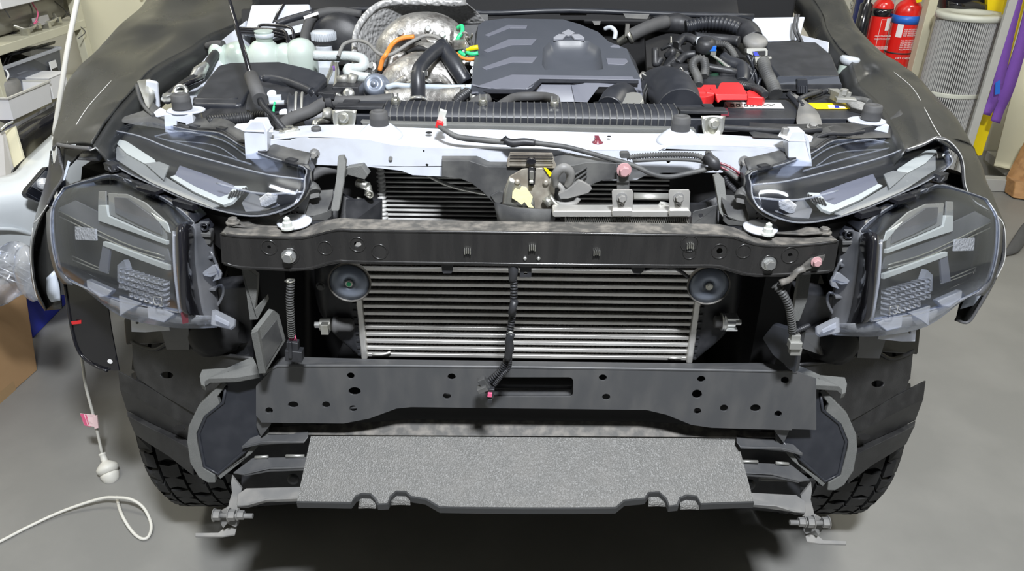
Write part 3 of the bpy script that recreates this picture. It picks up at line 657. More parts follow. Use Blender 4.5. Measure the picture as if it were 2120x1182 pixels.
# ---- intercooler
IY = 1.215
z0, z1 = Q(1090, 739, IY).z, Q(1090, 530, IY).z
xa, xb = Q(757, 690, IY).x, Q(1428, 690, IY).x
m = MB(); m.box(((xa+xb)/2, IY+.045, (z0+z1)/2), (xb-xa, .01, z1-z0)); core = part(m, 'intercooler', 'core_dark')
n = 14; ph = (z1-z0)/n; m = MB()
for i in range(n+1): m.box(((xa+xb)/2, IY+.022, z0+ph*i), (xb-xa, .044, ph*.46))
m.build('cooling_tubes', M['aluminium'], core, .0012)
m = MB(); K = 150
for i in range(n):
    zc = z0+ph*(i+.5); h = ph*.27
    for k in range(K):
        x = xa+(xb-xa)*k/K; dx = (xb-xa)/K; s = 1 if k % 2 else -1
        m.add([(x, IY+.006, zc-h*s), (x+dx, IY+.006, zc+h*s), (x+dx, IY+.04, zc+h*s), (x, IY+.04, zc-h*s)], [[0, 1, 2, 3]])
m.build('fins', M['fin_metal'], core)
m = MB()
for x, s in ((xa, -1), (xb, 1)): m.box((x+s*.006, IY+.02, (z0+z1)/2-.002), (.012, .052, z1-z0+.01))
m.build('header_plate', M['aluminium'], core, .003)
for x, s in ((xa-.012, -1), (xb+.012, 1)):
    m = MB(); m.sheet([[Vector((x, IY-.005, z1)), Vector((x+s*.05, IY, z1)), Vector((x+s*.075, IY+.03, z1))], [Vector((x, IY-.005, z0+.06)), Vector((x+s*.055, IY, z0+.07)), Vector((x+s*.08, IY+.03, z0+.08))], [Vector((x, IY-.005, z0)), Vector((x+s*.01, IY, z0+.002)), Vector((x+s*.03, IY+.03, z0+.01))]], .02, 4, 4); m.build('end_tank', M['black_plastic'], core)
    m = MB()
    for k in range(14): m.box((x+s*.002, IY-.006, z0+.006+k*(z1-z0-.01)/13), (.006, .004, .004))
    m.build('crimp_tab', M['black_plastic'], core)
m = MB(); m.tube([Vector((xa+.01, IY-.004, z0+.004)), Vector((xa+.03, IY-.006, z0+.006)), Vector((xa+.045, IY-.003, z0+.009))], .0025, 8, 3); m.tube([Vector((xb-.01, IY-.004, z0+.004)), Vector((xb-.035, IY-.006, z0+.006))], .0025, 8, 1); m.build('weld_bead', M['aluminium'], core)
# rubber mounts
m = MB(); c = Q(690, 672, 1.20); ax = Vector((1, 0, 0))
m.lathe([(.014, 0), (.0165, .002), (.0165, .006), (.013, .010), (.013, .032), (.008, .038)], c, ax, 22); k = part(m, 'rubber_mount', 'rubber')
m = MB(); m.lathe([(.0125, -.024), (.0125, -.004)], c, ax, 20); m.box(c+Vector((-.012, -.006, 0)), (.014, .03, .02)); m.build('sleeve', M['zinc'], k, .001)
m = MB(); m.lathe([(.0065, -.034), (.0065, -.022)], c, ax, 6, False); m.build('bolt', M['bolt_metal'], k)
m = MB(); c = Q(1492, 666, 1.20)
m.lathe([(.009, -.012), (.0115, -.010), (.0115, 0)], c, ax, 22); k = part(m, 'rubber_mount', 'rubber'); m = MB(); m.lathe([(.0165, 0), (.0175, .001), (.0165, .004), (.0175, .006), (.0165, .009)], c, ax, 24); m.lathe([(.010, .009), (.010, .026)], c, ax, 18); m.box(c+Vector((.018, -.004, .014)), (.022, .022, .003)); m.box(c+Vector((.018, -.004, -.010)), (.022, .022, .003)); m.build('sleeve', M['bolt_metal'], k, .0006)
m = MB(); m.lathe([(.006, .026), (.006, .037)], c, ax, 6, False); m.build('bolt', M['bolt_metal'], k)
m = MB(); m.prism(tr(700, 560, 1.22, 748, 560, 1.22, 745, 700, 1.22, 735, 730, 1.22, 705, 690, 1.22), (0, .02, 0)); m.prism(tr(674, 600, 1.215, 700, 600, 1.215, 698, 660, 1.215, 676, 662, 1.215), (0, .006, 0)); LR(m, 'tank_bracket', 'black_plastic', bev=.002)
MB().bolt(Q(664, 592, 1.21), (0, -1, 0), .006).build('bolt', M['dusty_plastic'], TR)

# ---- horns
def horn(px, py, cm, lab):
    c = Q(px, py, 1.145); m = MB()
    m.lathe([(.020, .022), (.034, .010), (.0368, .002), (.0372, -.003), (.0355, -.005), (.0345, -.003), (.0335, -.001)], c, (0, 1, -.02), 44)
    h = part(m, 'horn', 'dusty_beam', label=lab)
    m = MB(); m.lathe([(.0337, .0), (.0335, .003), (.02, .0055), (.0105, .006), (.010, .004), (.001, .0035)], c, (0, -1, .0), 44); m.build('diaphragm', M['blue_grey'], h)
    m = MB(); m.lathe([(.0068, .0), (.0068, .0065), (.0055, .008)], c, (0, -1, 0), 20); m.build('centre_boss', M['zinc'], h)
    m = MB(); m.lathe([(.0042, .008), (.004, .0088)], c, (0, -1, 0), 16); m.build('paint_dot', M[cm], h)
    m = MB(); m.tube([c+Vector((0, .015, .02)), c+Vector((0, .02, .05)), c+Vector((0, .0, .075))], .008, 8, 3, flat=.25); m.build('horn_bracket', M['black_plastic'], h)
horn(724, 584, 'green', 'round horn with a green centre dot'); horn(1467, 590, 'zinc', 'round horn with a plain metal centre')

# ---- wiring in front
def conduit(pts, r, name='conduit', m_='black_plastic', **k): m = MB(); m.tube(pts, r, 12, 8, corr=(.0052, .0011)); return part(m, name, m_, **k)
hn = conduit(tr(1062, 560, 1.10, 1064, 600, 1.098, 1061, 650, 1.10, 1054, 700, 1.10, 1052, 735, 1.105, 1038, 765, 1.11, 1014, 788, 1.115), .0052, 'front_harness')
m = MB(); m.tube(tr(1060, 545, 1.10, 1063, 560, 1.098, 1061, 582, 1.098), [.007, .0085, .006], 10, 4); m.tube(tr(1060, 690, 1.092, 1054, 705, 1.09, 1055, 722, 1.094, 1050, 742, 1.098), [.006, .007, .008, .006], 10, 4); m.tube(tr(1066, 622, 1.092, 1058, 650, 1.09), .0063, 10, 2); m.build('tape_wrap', M['black_plastic'], hn)
m = MB(); m.tube(tr(1056, 728, 1.10, 1054, 760, 1.104, 1040, 776, 1.106, 1024, 796, 1.11), .0036, 8, 6, corr=(.004, .0007)); m.build('branch_conduit', M['black_plastic'], hn)
m = MB(); m.torus(Q(1057, 692, 1.093), (0, -1, .3), .004, .0015, 12, 5); m.build('cable_tie', M['galv'], hn)
def block(m, px, py, y, w_, h_, d_, rz=0):
    R2 = Matrix.Rotation(rz, 3, 'Y'); m.box(Q(px, py, y), (w_, d_, h_), R2); return m
m = MB(); block(m, 1004, 796, 1.105, .014, .030, .012, -.5); block(m, 999, 804, 1.10, .018, .010, .015, -.5); m.build('connector', M['dusty_plastic'], hn, .0012)
m = MB(); block(m, 1016, 812, 1.10, .012, .020, .010, .1); block(m, 1014, 828, 1.10, .009, .010, .008, .1); m.build('connector', M['black_plastic'], hn, .0012)
m = MB(); block(m, 1014, 817, 1.094, .008, .009, .004, .1); m.build('seal', M['pink'], hn, .0006, label='pink connector seal')
hl_ = conduit(tr(602, 584, 1.10, 600, 620, 1.10, 602, 660, 1.105, 604, 696, 1.115), .0056, 'fog_lamp_harness', 'dusty_plastic')
m = MB(); m.torus(Q(601, 581, 1.10), (0, 0, 1), .0065, .0016, 16, 5); m.tube(tr(590, 582, 1.10, 598, 582, 1.096), .0016, 6, 1); m.build('clip', M['zinc'], hl_)
m = MB()
for k in range(5): m.tube(tr(598+k*3, 692, 1.115, 600+k*3.5, 706, 1.115), .0011, 6, 1)
m.build('wire', M['pink'], hl_)
m = MB(); block(m, 607, 716, 1.115, .020, .022, .014, .1); block(m, 610, 733, 1.115, .030, .022, .018, .1); block(m, 601, 724, 1.105, .006, .034, .006, .1); m.build('connector', M['black_plastic'], hl_, .0015)
hr = conduit(tr(1604, 590, 1.10, 1618, 604, 1.095, 1632, 630, 1.095, 1638, 660, 1.10, 1641, 688, 1.105), .006, 'fog_lamp_harness', 'dusty_plastic')
m = MB(); m.tube(tr(1646, 686, 1.105, 1660, 680, 1.11, 1674, 674, 1.12), .004, 8, 4, corr=(.004, .0008)); m.build('branch_conduit', M['black_plastic'], hr)
m = MB(); block(m, 1645, 700, 1.105, .016, .018, .014, 0); block(m, 1645, 712, 1.10, .021, .014, .016, 0); block(m, 1646, 724, 1.105, .019, .016, .014, 0); m.build('connector', M['galv'], hr, .0012)
# cable along the white support
ch = MB(); ch.tube(tr(909, 262, 1.315, 925, 272, 1.30, 950, 284, 1.295, 1000, 290, 1.292, 1045, 294, 1.290, 1085, 294, 1.288, 1140, 300, 1.286, 1180, 306, 1.283, 1250, 325, 1.278, 1310, 342, 1.27, 1350, 360, 1.262, 1385, 366, 1.26, 1430, 358, 1.26, 1480, 347, 1.262, 1500, 350, 1.258, 1530, 372, 1.24), [.004, .0058, .005, .0045, .0045, .0045, .0045], 10, 6)
ch = part(ch, 'bonnet_latch_harness', 'dusty_plastic')
m = MB(); m.tube(tr(1298, 326, 1.275, 1340, 322, 1.275, 1400, 320, 1.272, 1440, 322, 1.27, 1465, 332, 1.262, 1485, 345, 1.258), .0045, 10, 6, corr=(.0045, .0008)); m.tube(tr(1310, 333, 1.27, 1380, 330, 1.27, 1440, 332, 1.268, 1470, 340, 1.26), .0035, 8, 6); m.build('branch_conduit', M['dusty_plastic'], ch)
m = MB(); m.tube(tr(1045, 290, 1.286, 1060, 296, 1.283, 1085, 294, 1.282, 1108, 296, 1.280), [.006, .0075, .007, .006], 10, 5); m.prism(tr(1036, 290, 1.283, 1048, 281, 1.283, 1052, 290, 1.283), (0, .002, 0)); m.tube(tr(1462, 322, 1.262, 1478, 338, 1.25, 1486, 350, 1.25), [.008, .011, .006], 10, 4); m.build('tape_wrap', M['black_plastic'], ch)
m = MB(); m.slab(YP(1.27), rrect(1284, 316, 1304, 328, 4), .012); m.slab(YP(1.265), rrect(1462, 316, 1476, 330, 4), .012); m.build('clip', M['dusty_plastic'], ch, .001)
m = MB(); m.tube(tr(1485, 336, 1.262, 1510, 345, 1.255, 1535, 362, 1.245, 1556, 378, 1.235), .0022, 8, 5); m.tube(tr(1490, 345, 1.258, 1520, 360, 1.248, 1548, 380, 1.238), .002, 8, 5); m.build('wire', M['maroon'], ch)
m = MB(); m.tube(tr(1500, 352, 1.262, 1522, 366, 1.25, 1550, 392, 1.235), .006, 10, 5); m.tube(tr(1500, 366, 1.258, 1508, 380, 1.25, 1526, 398, 1.235), .0045, 8, 6, corr=(.0045, .0009)); m.build('side_conduit', M['black_plastic'], ch)
m = MB(); block(m, 915, 240, 1.33, .013, .022, .010, .3); m.build('connector', M['lamp_white'], ch, .001, label='grey-white plug')
m = MB(); block(m, 910, 258, 1.318, .013, .012, .011, .3); m.build('connector_seal', M['red'], ch, .001, label='red insert of the plug')
m = MB(); m.box(Q(921, 252, 1.32), (.006, .008, .014)); m.build('connector_lock', M['lamp_white'], ch, .001)

# ---- lower beam
LB = 1.155; pl = YP(LB)
hol = [ell(726, 778, 8, 7), ell(734, 810, 13, 8.5), ell(731, 846, 8, 7), ell(675, 838, 8.5, 7), ell(607, 838, 11, 7), ell(557, 850, 8, 7), ell(935, 780, 8.5, 7), ell(925, 820, 8.5, 7), ell(1248, 782, 8.5, 7), ell(1255, 822, 8.5, 7),
       ell(1452, 785, 8.5, 7), ell(1443, 816, 10.5, 9.5), ell(1444, 851, 8, 7), ell(1499, 845, 8.5, 7.5), ell(1564, 845, 11, 8), ell(1611, 857, 8, 7), ell(1625, 787, 8.5, 7), rrect(1007, 781, 1187, 822, 9)]
top = pr(545, 775, 571, 757, 1111, 760, 1583, 768, 1600, 790)
m = MB(); m.slab(pl, pr(560, 768, 575, 757, 800, 757, 1111, 760, 1583, 768, 1650, 770, 1690, 785, 1690, 890, 1640, 888, 1474, 883, 1433, 877, 1381, 856, 1339, 846, 851, 840, 820, 843, 763, 864, 711, 874, 540, 872, 530, 860, 530, 800), .0035, holes=hol)
m.sheet([[pl.hit(*p) for p in pr(560, 764, 575, 757, 800, 757, 1111, 760, 1433, 765, 1583, 768, 1650, 770)], [YP(1.195).hit(*p) for p in pr(575, 744, 590, 738, 800, 744, 1111, 748, 1433, 752, 1573, 751, 1640, 757)]], .003, 1, 1, smooth=False)
m.sheet([[pl.hit(*p) for p in pr(540, 872, 711, 874, 763, 864, 820, 843, 851, 840, 1339, 846, 1381, 856, 1433, 877, 1474, 883, 1640, 888)], [pl.hit(*p)+Vector((0, .045, 0)) for p in pr(540, 872, 711, 874, 763, 864, 820, 843, 851, 840, 1339, 846, 1381, 856, 1433, 877, 1474, 883, 1640, 888)]], .003, 1, 1, smooth=False)
m.tube([pl.hit(*p)+Vector((0, .0015, -.0012)) for p in pr(545, 775, 560, 764, 575, 757, 800, 757, 1111, 760, 1433, 765, 1583, 768, 1650, 770)], .003, 8, 1)
lb = part(m, 'frame_cross_beam', 'frame_paint')
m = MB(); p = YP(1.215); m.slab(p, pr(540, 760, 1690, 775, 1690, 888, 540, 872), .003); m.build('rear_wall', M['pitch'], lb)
m = MB(); m.slab(YP(1.20), pr(1010, 797, 1184, 799, 1184, 805, 1010, 803), .003); m.slab(YP(1.18), pr(1010, 818, 1184, 818, 1184, 824, 1010, 824), .02); m.build('inner_lip', M['frame_paint'], lb)
# panel above the flap
m = MB(); m.slab(P2(1.19, .640, 1.23, .662), pr(545, 885, 640, 880, 760, 874, 840, 868, 1340, 872, 1440, 880, 1540, 892, 1655, 896, 1655, 905, 1535, 905, 640, 900, 545, 898), .003)
part(m, 'valance_strip', 'dusty_beam', bev=.001)

# ---- lower flap with scalloped edge
fp = P2(1.07, .552, 1.20, .640)
edge = pr(615, 1037, 727, 1039, 735, 1026, 748, 1020, 768, 1021, 779, 1031, 784, 1042, 802, 1041, 807, 1026, 820, 1015, 841, 1016, 851, 1026, 882, 1031, 911, 1048, 980, 1049, 1080, 1050, 1190, 1050, 1274, 1049, 1292, 1034, 1334, 1030, 1342, 1018, 1365, 1017, 1381, 1031, 1386, 1046, 1401, 1044, 1406, 1029, 1422, 1023, 1443, 1026, 1451, 1041, 1560, 1037)
m = MB(); m.prism([fp.hit(*p) for p in pr(1523, 898, 646, 892)+edge], (0, 0, -.003)); fl = part(m, 'splash_guard_flap', 'flap_grain')
m = MB(); e3 = [fp.hit(*p)+Vector((0, 0, -.0005)) for p in edge]; m.sheet([e3, [q+Vector((0, .001, -.0135)) for q in e3]], -.004, 1, 1, smooth=False); m.build('edge_lip', M['edge_dark'], fl)
m = MB()
for x0, x1, y0 in ((740, 779, 1026), (808, 850, 1019), (1342, 1380, 1022), (1408, 1450, 1028)):
    m.sheet([[fp.hit(x0+3, y0+4)+Vector((0, .01, -.002)), fp.hit((x0+x1)/2, y0)+Vector((0, .012, -.002)), fp.hit(x1-3, y0+4)+Vector((0, .01, -.002))],
             [fp.hit(x0+1, y0+18)+Vector((0, -.001, -.010)), fp.hit((x0+x1)/2, y0+16)+Vector((0, -.002, -.010)), fp.hit(x1-1, y0+18)+Vector((0, -.001, -.010))]], .002, 3, 3)
m.build('scoop', M['flap_grain'], fl)

# ---- arms, foot brackets, each side
def arm(t1, y1, t2, dyz): pass
m = MB()
m.prism(tr(551, 889, 1.19, 638, 887, 1.19, 638, 903, 1.165, 630, 914, 1.155, 545, 914, 1.155, 500, 924, 1.16, 520, 905, 1.18), (0, 0, -.003))
m.prism(tr(630, 914, 1.155, 545, 914, 1.155, 500, 924, 1.16, 500, 930, 1.16, 545, 919, 1.155, 630, 918, 1.155), (0, .004, 0))
LR(m, 'upper_arm', 'frame_paint', bev=.002)
m = MB(); m.prism(tr(523, 947, 1.17, 660, 944, 1.17, 660, 968, 1.14, 560, 970, 1.14, 505, 982, 1.14, 482, 978, 1.15), (0, 0, -.004)); m.prism(tr(660, 966, 1.14, 560, 969, 1.14, 505, 981, 1.14, 505, 987, 1.14, 560, 977, 1.14, 660, 974, 1.14), (0, .004, 0)); k = LR(m, 'middle_arm', 'frame_paint', bev=.002)
m = MB(); m.tube(tr(528, 947, 1.168, 555, 945, 1.168), .0035, 8, 3); m.tube(tr(592, 944, 1.168, 630, 944, 1.168), .0035, 8, 3); LR(m, 'weld_bead', 'galv', k)
m = MB(); m.prism(tr(510, 1010, 1.15, 660, 1006, 1.15, 660, 1030, 1.12, 551, 1035, 1.12, 514, 1046, 1.115, 490, 1046, 1.12, 492, 1022, 1.14), (0, 0, -.004)); m.prism(tr(660, 1029, 1.12, 551, 1034, 1.12, 514, 1045, 1.115, 491, 1046, 1.12, 491, 1051, 1.12, 514, 1052, 1.115, 551, 1041, 1.12, 660, 1037, 1.12), (0, .004, 0)); LR(m, 'lower_arm', 'grey_bracket', bev=.002)
m = MB(); m.prism(tr(500, 900, 1.23, 660, 890, 1.23, 660, 1040, 1.19, 500, 1050, 1.19), (0, .01, 0)); LR(m, 'backing_plate', 'black_plastic')
m = MB(); m.lathe([(.006, 0), (.012, .002), (.012, .006), (.006, .007)], Q(608, 990, 1.185), (0, -1, .2), 18); LR(m, 'grommet', 'black_plastic')
m = MB(); m.prism(tr(480, 985, 1.15, 490, 998, 1.15, 501, 1012, 1.15, 496, 1030, 1.14, 490, 1046, 1.13, 496, 1056, 1.12, 488, 1062, 1.12, 470, 1062, 1.12, 474, 1040, 1.13, 480, 1020, 1.14, 478, 1000, 1.15), (0, .005, 0)); LR(m, 'curved_hanger', 'grey_bracket', bev=.001)
m = MB(); m.prism(tr(456, 1060, 1.115, 470, 1052, 1.115, 492, 1062, 1.11, 494, 1085, 1.105, 488, 1092, 1.105, 470, 1084, 1.105, 462, 1094, 1.10, 455, 1082, 1.11), (0, .006, 0)); m.prism([QZ(404, 1103, .435), QZ(452, 1102, .435), QZ(462, 1094, .44), QZ(490, 1090, .447), QZ(486, 1106, .435), QZ(460, 1110, .432), QZ(404, 1110, .432)], (0, 0, -.004)); fb = LR(m, 'foot_bracket', 'grey_bracket', bev=.001)
for px, r in ((450, .0105), (481, .011), (499, .009)):
    m = MB(); c = Q(px, 1066, 1.10); m.lathe([(r*1.0, -.006), (r, .006)], c, (1, 0, 0), 6, False); m.lathe([(r*1.25, -.007), (r*1.25, -.0055)], c, (1, 0, 0), 18); LR(m, 'hex_nut', 'grey_bracket', fb)
m = MB(); c = Q(445, 1067, 1.10); m.lathe([(.005, 0), (.005, .075)], c, (1, 0, 0), 12); LR(m, 'bolt_shank', 'grey_bracket', fb)

# ---- ear shaped deflector with foam ring, foam lip, foam blocks (each side)
ep = P3((411, 900, 1.17), (551, 780, 1.20), (452, 982, 1.16))
m = MB(); m.slab(ep, pr(468, 787, 555, 770, 556, 840, 547, 897, 500, 940, 452, 982, 423, 965, 413, 910, 411, 897, 427, 860, 462, 833), .004); ear = LR(m, 'air_deflector', 'satin_plastic', bev=.0015)
m = MB(); rim = pr(468, 800, 462, 833, 427, 860, 411, 897, 413, 910, 423, 965, 452, 982, 500, 940, 547, 897)
m.tube([ep.off(.001).hit(*p) for p in rim], .0032, 8, 1); LR(m, 'raised_rim', 'satin_plastic', ear)
m = MB(); m.slab(ep.off(.004), pr(470, 795, 450, 822, 455, 837, 423, 862, 407, 897, 408, 915, 420, 968, 445, 984, 446, 1000, 430, 1000, 411, 988, 393, 958, 387, 915, 390, 883, 411, 840, 440, 812, 462, 790), .014); LR(m, 'foam_ring', 'foam_grey', bev=.002)
m = MB(); m.slab(ep.off(.003), pr(449, 984, 505, 950, 525, 915, 556, 885, 556, 900, 520, 940, 456, 992), .010); LR(m, 'foam_edge', 'foam_grey', bev=.001)
m = MB(); m.prism(tr(413, 778, 1.19, 418, 764, 1.19, 470, 761, 1.18, 500, 748, 1.20, 523, 738, 1.22, 530, 752, 1.20, 537, 773, 1.17, 487, 782, 1.16, 432, 784, 1.17, 424, 790, 1.17, 424, 800, 1.17, 416, 797, 1.18), (0, .002, -.012)); LR(m, 'foam_lip', 'foam_grey', bev=.002)
m = MB(); m.prism(tr(519, 690, 1.10, 533, 685, 1.10, 550, 773, 1.11, 536, 774, 1.11), (.0, .012, 0)); m.slab(P3((525, 688, 1.10), (570, 641, 1.16), (545, 773, 1.11)), pr(530, 687, 566, 641, 578, 650, 592, 704, 549, 773), .010); part(m, 'foam_block', 'foam_grey', bev=.001)
m = MB(); m.slab(P3((525, 688, 1.10), (570, 641, 1.16), (545, 773, 1.11)), pr(542, 702, 573, 662, 585, 704, 552, 758), .001, up=.0015); part(m, 'foil_face', 'dusty_plastic', label='dull foil face of the foam block')
m = MB(); m.prism(tr(499, 554, 1.13, 512, 556, 1.13, 533, 572, 1.13, 532, 600, 1.13, 528, 640, 1.13, 551, 614, 1.15, 553, 625, 1.15, 533, 662, 1.14, 517, 663, 1.13, 510, 610, 1.13), (0, .012, 0)); part(m, 'foam_post', 'foam_grey', bev=.001)
m = MB(); m.prism(tr(1655, 570, 1.14, 1680, 565, 1.14, 1672, 620, 1.14, 1655, 665, 1.14, 1640, 665, 1.14), (0, .012, 0)); part(m, 'foam_post', 'foam_grey', bev=.001)
m = MB(); m.prism(tr(1600, 672, 1.17, 1660, 690, 1.12, 1645, 772, 1.12, 1600, 735, 1.15, 1578, 700, 1.18), (.010, .008, 0)); part(m, 'foam_block', 'satin_plastic', bev=.001)
m = MB(); m.prism(tr(1662, 695, 1.20, 1760, 690, 1.28, 1755, 740, 1.26, 1700, 735, 1.22, 1658, 720, 1.18), (0, .01, 0)); part(m, 'side_plate', 'frame_paint')
# side of the frame rail seen behind the ear
m = MB(); m.prism(tr(546, 780, 1.165, 570, 770, 1.165, 560, 880, 1.165, 540, 905, 1.17, 530, 880, 1.17), (0, .02, 0)); LR(m, 'rail_end', 'frame_paint', bev=.001)

# ---- wheel arch liners, each side
lp1 = P3((274, 709, 1.36), (520, 742, 1.22), (402, 855, 1.25))
m = MB(); m.slab(lp1, pr(272, 706, 290, 716, 318, 724, 338, 716, 352, 708, 380, 712, 420, 728, 522, 742, 520, 775, 470, 800, 410, 850, 404, 858, 330, 815, 285, 785, 276, 760), .004, holes=[ell(345, 777, 13, 7)])
LR(m, 'arch_liner', 'liner_black', bev=.002)
m = MB(); m.tube([lp1.off(.002).hit(*p) for p in pr(272, 706, 290, 716, 318, 724, 338, 716, 352, 708, 380, 712, 420, 728, 522, 742)], .004, 8, 4); LR(m, 'liner_rim', 'liner_black')
R0 = tr(244, 768, 1.36, 300, 798, 1.32, 350, 826, 1.29, 404, 856, 1.26)
R1 = tr(248, 806, 1.345, 300, 832, 1.31, 350, 860, 1.28, 400, 888, 1.25)
R2 = tr(262, 850, 1.36, 305, 872, 1.325, 350, 893, 1.30, 398, 915, 1.27)
R3 = tr(264, 862, 1.34, 305, 884, 1.305, 350, 906, 1.28, 395, 930, 1.25)
R4 = tr(280, 900, 1.345, 310, 920, 1.31, 350, 945, 1.285, 400, 985, 1.25)
m = MB()
for a, b in ((R0, R1), (R1, R2), (R2, R3), (R3, R4)): m.sheet([a, b], .004, 1, 1, smooth=False)
LR(m, 'lower_liner', 'liner_black', bev=.001)
m = MB(); m.slab(P3((262, 820, 1.33), (400, 900, 1.24), (370, 930, 1.25)).off(.004), ell(370, 887, 12, 6), .003); LR(m, 'liner_slot', 'pitch')
m = MB(); m.prism(tr(255, 660, 1.45, 420, 660, 1.32, 520, 700, 1.24, 520, 745, 1.24, 350, 712, 1.34, 260, 716, 1.42), (0, .05, 0)); m.prism(tr(390, 600, 1.28, 520, 590, 1.22, 525, 745, 1.24, 400, 725, 1.30), (0, .05, 0)); LR(m, 'wheel_well', 'black_plastic', bev=.006)
m = MB(); m.tube(tr(430, 715, 1.28, 440, 690, 1.27, 480, 680, 1.26, 510, 690, 1.24), [.03, .05, .045, .02], 14, 4); LR(m, 'inner_cover', 'pitch')
m = MB(); m.slab(YP(1.185), pr(1572, 976, 1641, 978, 1640, 998, 1570, 996), .001); dl = part(m, 'data_label', 'dusty_plastic')
m = MB()
for k in range(5): m.slab(YP(1.1845), pr(1575, 980+3.4*k, 1637, 981+3.4*k, 1637, 982+3.4*k, 1575, 981+3.4*k), .0004)
m.build('print_lines', M['grey_bracket'], dl)
m = MB(); m.slab(P3((268, 665, 1.30), (340, 665, 1.25), (300, 688, 1.27)), pr(270, 655, 345, 655, 352, 684, 300, 688, 272, 687), .002, holes=[ell(284, 668, 3), ell(303, 666, 3.5)]); LR(m, 'lamp_stay', 'white_paint', bev=.0008)
m = MB(); m.slab(P3((335, 670, 1.27), (385, 675, 1.24), (360, 720, 1.27)), pr(330, 672, 390, 672, 392, 724, 345, 724), .003); LR(m, 'stay_plate', 'frame_paint')
# hanging wing edge strip at the left
m = MB(); m.prism(tr(130, 560, 1.42, 180, 590, 1.40, 222, 620, 1.38, 230, 680, 1.38, 240, 735, 1.38, 247, 768, 1.37, 222, 767, 1.375, 195, 755, 1.385, 165, 730, 1.40, 148, 680, 1.41, 135, 600, 1.42), (0, .004, 0))
wl = (part(m, 'wing_edge', 'gloss_black', bev=.001),)
m = MB(); m.tube(tr(130, 565, 1.418, 148, 680, 1.408, 165, 732, 1.398, 195, 757, 1.383, 222, 768, 1.373), .003, 8, 4); m.build('edge_bead', M['gloss_black'], wl[0])
m = MB(); m.prism(tr(147, 666, 1.40, 168, 663, 1.40, 168, 670, 1.40, 149, 672, 1.40), (0, .001, 0)); part(m, 'red_sticker', 'red', parent=wl[0])
m = MB(); m.lathe([(.0055, 0), (.0055, .001)], Q(228, 748, 1.372), (0, -1, 0), 14); part(m, 'screw_hole', 'paper', parent=wl[0])
# ------------------------------------------------------------ headlamps
def shell(rows, dy, inset=.0):                                # the dark bowl behind a lens, deeper by dy
    rr = [[p.copy() for p in r] for r in rows]; m = MB()
    # side walls all round, then a back skin
    m.sheet([[p+Vector((0, dy, -dy*.15)) for p in r] for r in rr], .004, 3, 3)
    per = rr[0]+[r[-1] for r in rr[1:]]+rr[-1][-2::-1]+[r[0] for r in rr[-2:0:-1]]
    per.append(per[0])
    m.sheet([[p+Vector((0, .001, 0)) for p in per], [p+Vector((0, dy, -dy*.15)) for p in per]], .002, 2, 1)
    return m
def edge_bead(rows, r=.0014):
    per = rows[0]+[q[-1] for q in rows[1:]]+rows[-1][-2::-1]+[q[0] for q in rows[-2:0:-1]]; per.append(per[0])
    return MB().tube(per, r, 6, 4)
# lower lamp
LLr = [tr(132, 388, 1.42, 185, 372, 1.39, 239, 362, 1.36, 300, 392, 1.30, 350, 417, 1.25, 402, 462, 1.17),
       tr(108, 428, 1.39, 155, 413, 1.355, 215, 416, 1.30, 280, 440, 1.235, 328, 462, 1.18, 366, 478, 1.125),
       tr(106, 490, 1.36, 150, 490, 1.31, 215, 505, 1.255, 280, 522, 1.20, 328, 535, 1.15, 360, 545, 1.105),
       tr(116, 545, 1.35, 160, 560, 1.30, 222, 575, 1.245, 285, 590, 1.19, 332, 602, 1.14, 367, 610, 1.098),
       tr(130, 572, 1.36, 175, 596, 1.31, 230, 617, 1.255, 290, 631, 1.20, 340, 640, 1.15, 374, 645, 1.10)]
m = shell(LLr, .055); LL = LR(m, 'headlamp', 'lamp_black', label='clear headlamp with white light bars')
m = MB(); m.sheet(LLr, .002, 5, 5); LR(m, 'lens', 'lens', LL)
LR(edge_bead(LLr, .0015), 'lens_edge', 'clear_clip', LL)
lpn = P3((150, 500, 1.335), (350, 550, 1.145), (250, 620, 1.262)); 
ipl = P3((150, 430, 1.385), (340, 480, 1.19), (250, 560, 1.265))
def inner(o, m_, name, t=.004, up=0, bev=.0006, label=None):
    m = MB(); m.slab(ipl, pr(*o), t, up=up); return LR(m, name, m_, LL, bev, label)
inner((203, 425, 219, 425, 223, 447, 280, 473, 344, 499, 344, 507, 280, 483, 203, 457), 'lamp_white', 'light_bar', .006, .010, label='white angled daytime light bar')
inner((213, 500, 222, 502, 280, 524, 348, 549, 348, 560, 280, 535, 213, 509), 'lamp_white', 'light_bar', .006, .012, label='white straight light bar')
inner((213, 504, 228, 512, 222, 567, 203, 560), 'ridge_grey', 'bar_end', .004, .010)
inner((118, 432, 155, 415, 205, 440, 203, 460, 285, 492, 345, 512, 352, 540, 280, 520, 215, 497, 130, 440), 'lamp_satin', 'upper_reflector', .003, .004)
inner((224, 400, 262, 402, 300, 420, 346, 462, 344, 496, 285, 470, 226, 444), 'lamp_panel', 'bezel_panel', .003, .006)
inner((236, 408, 262, 410, 330, 458, 334, 486, 285, 464, 238, 440), 'lamp_satin', 'bezel_panel', .002, .009)
inner((204, 396, 218, 396, 219, 425, 203, 425), 'lamp_panel', 'bezel_panel', .003, .007)
inner((312, 440, 346, 462, 352, 482, 345, 480), 'lamp_white', 'reflector_edge', .002, .009)
m = MB()
for a in ((122, 437, 250, 500, 340, 530), (118, 446, 250, 508, 340, 538), (150, 530, 200, 552, 225, 560), (150, 538, 200, 558, 225, 566)):
    m.tube([ipl.off(.006).hit(a[0], a[1]), ipl.off(.006).hit(a[2], a[3]), ipl.off(.008).hit(a[4], a[5])], .0012, 6, 4)
LR(m, 'chrome_line', 'zinc', LL)
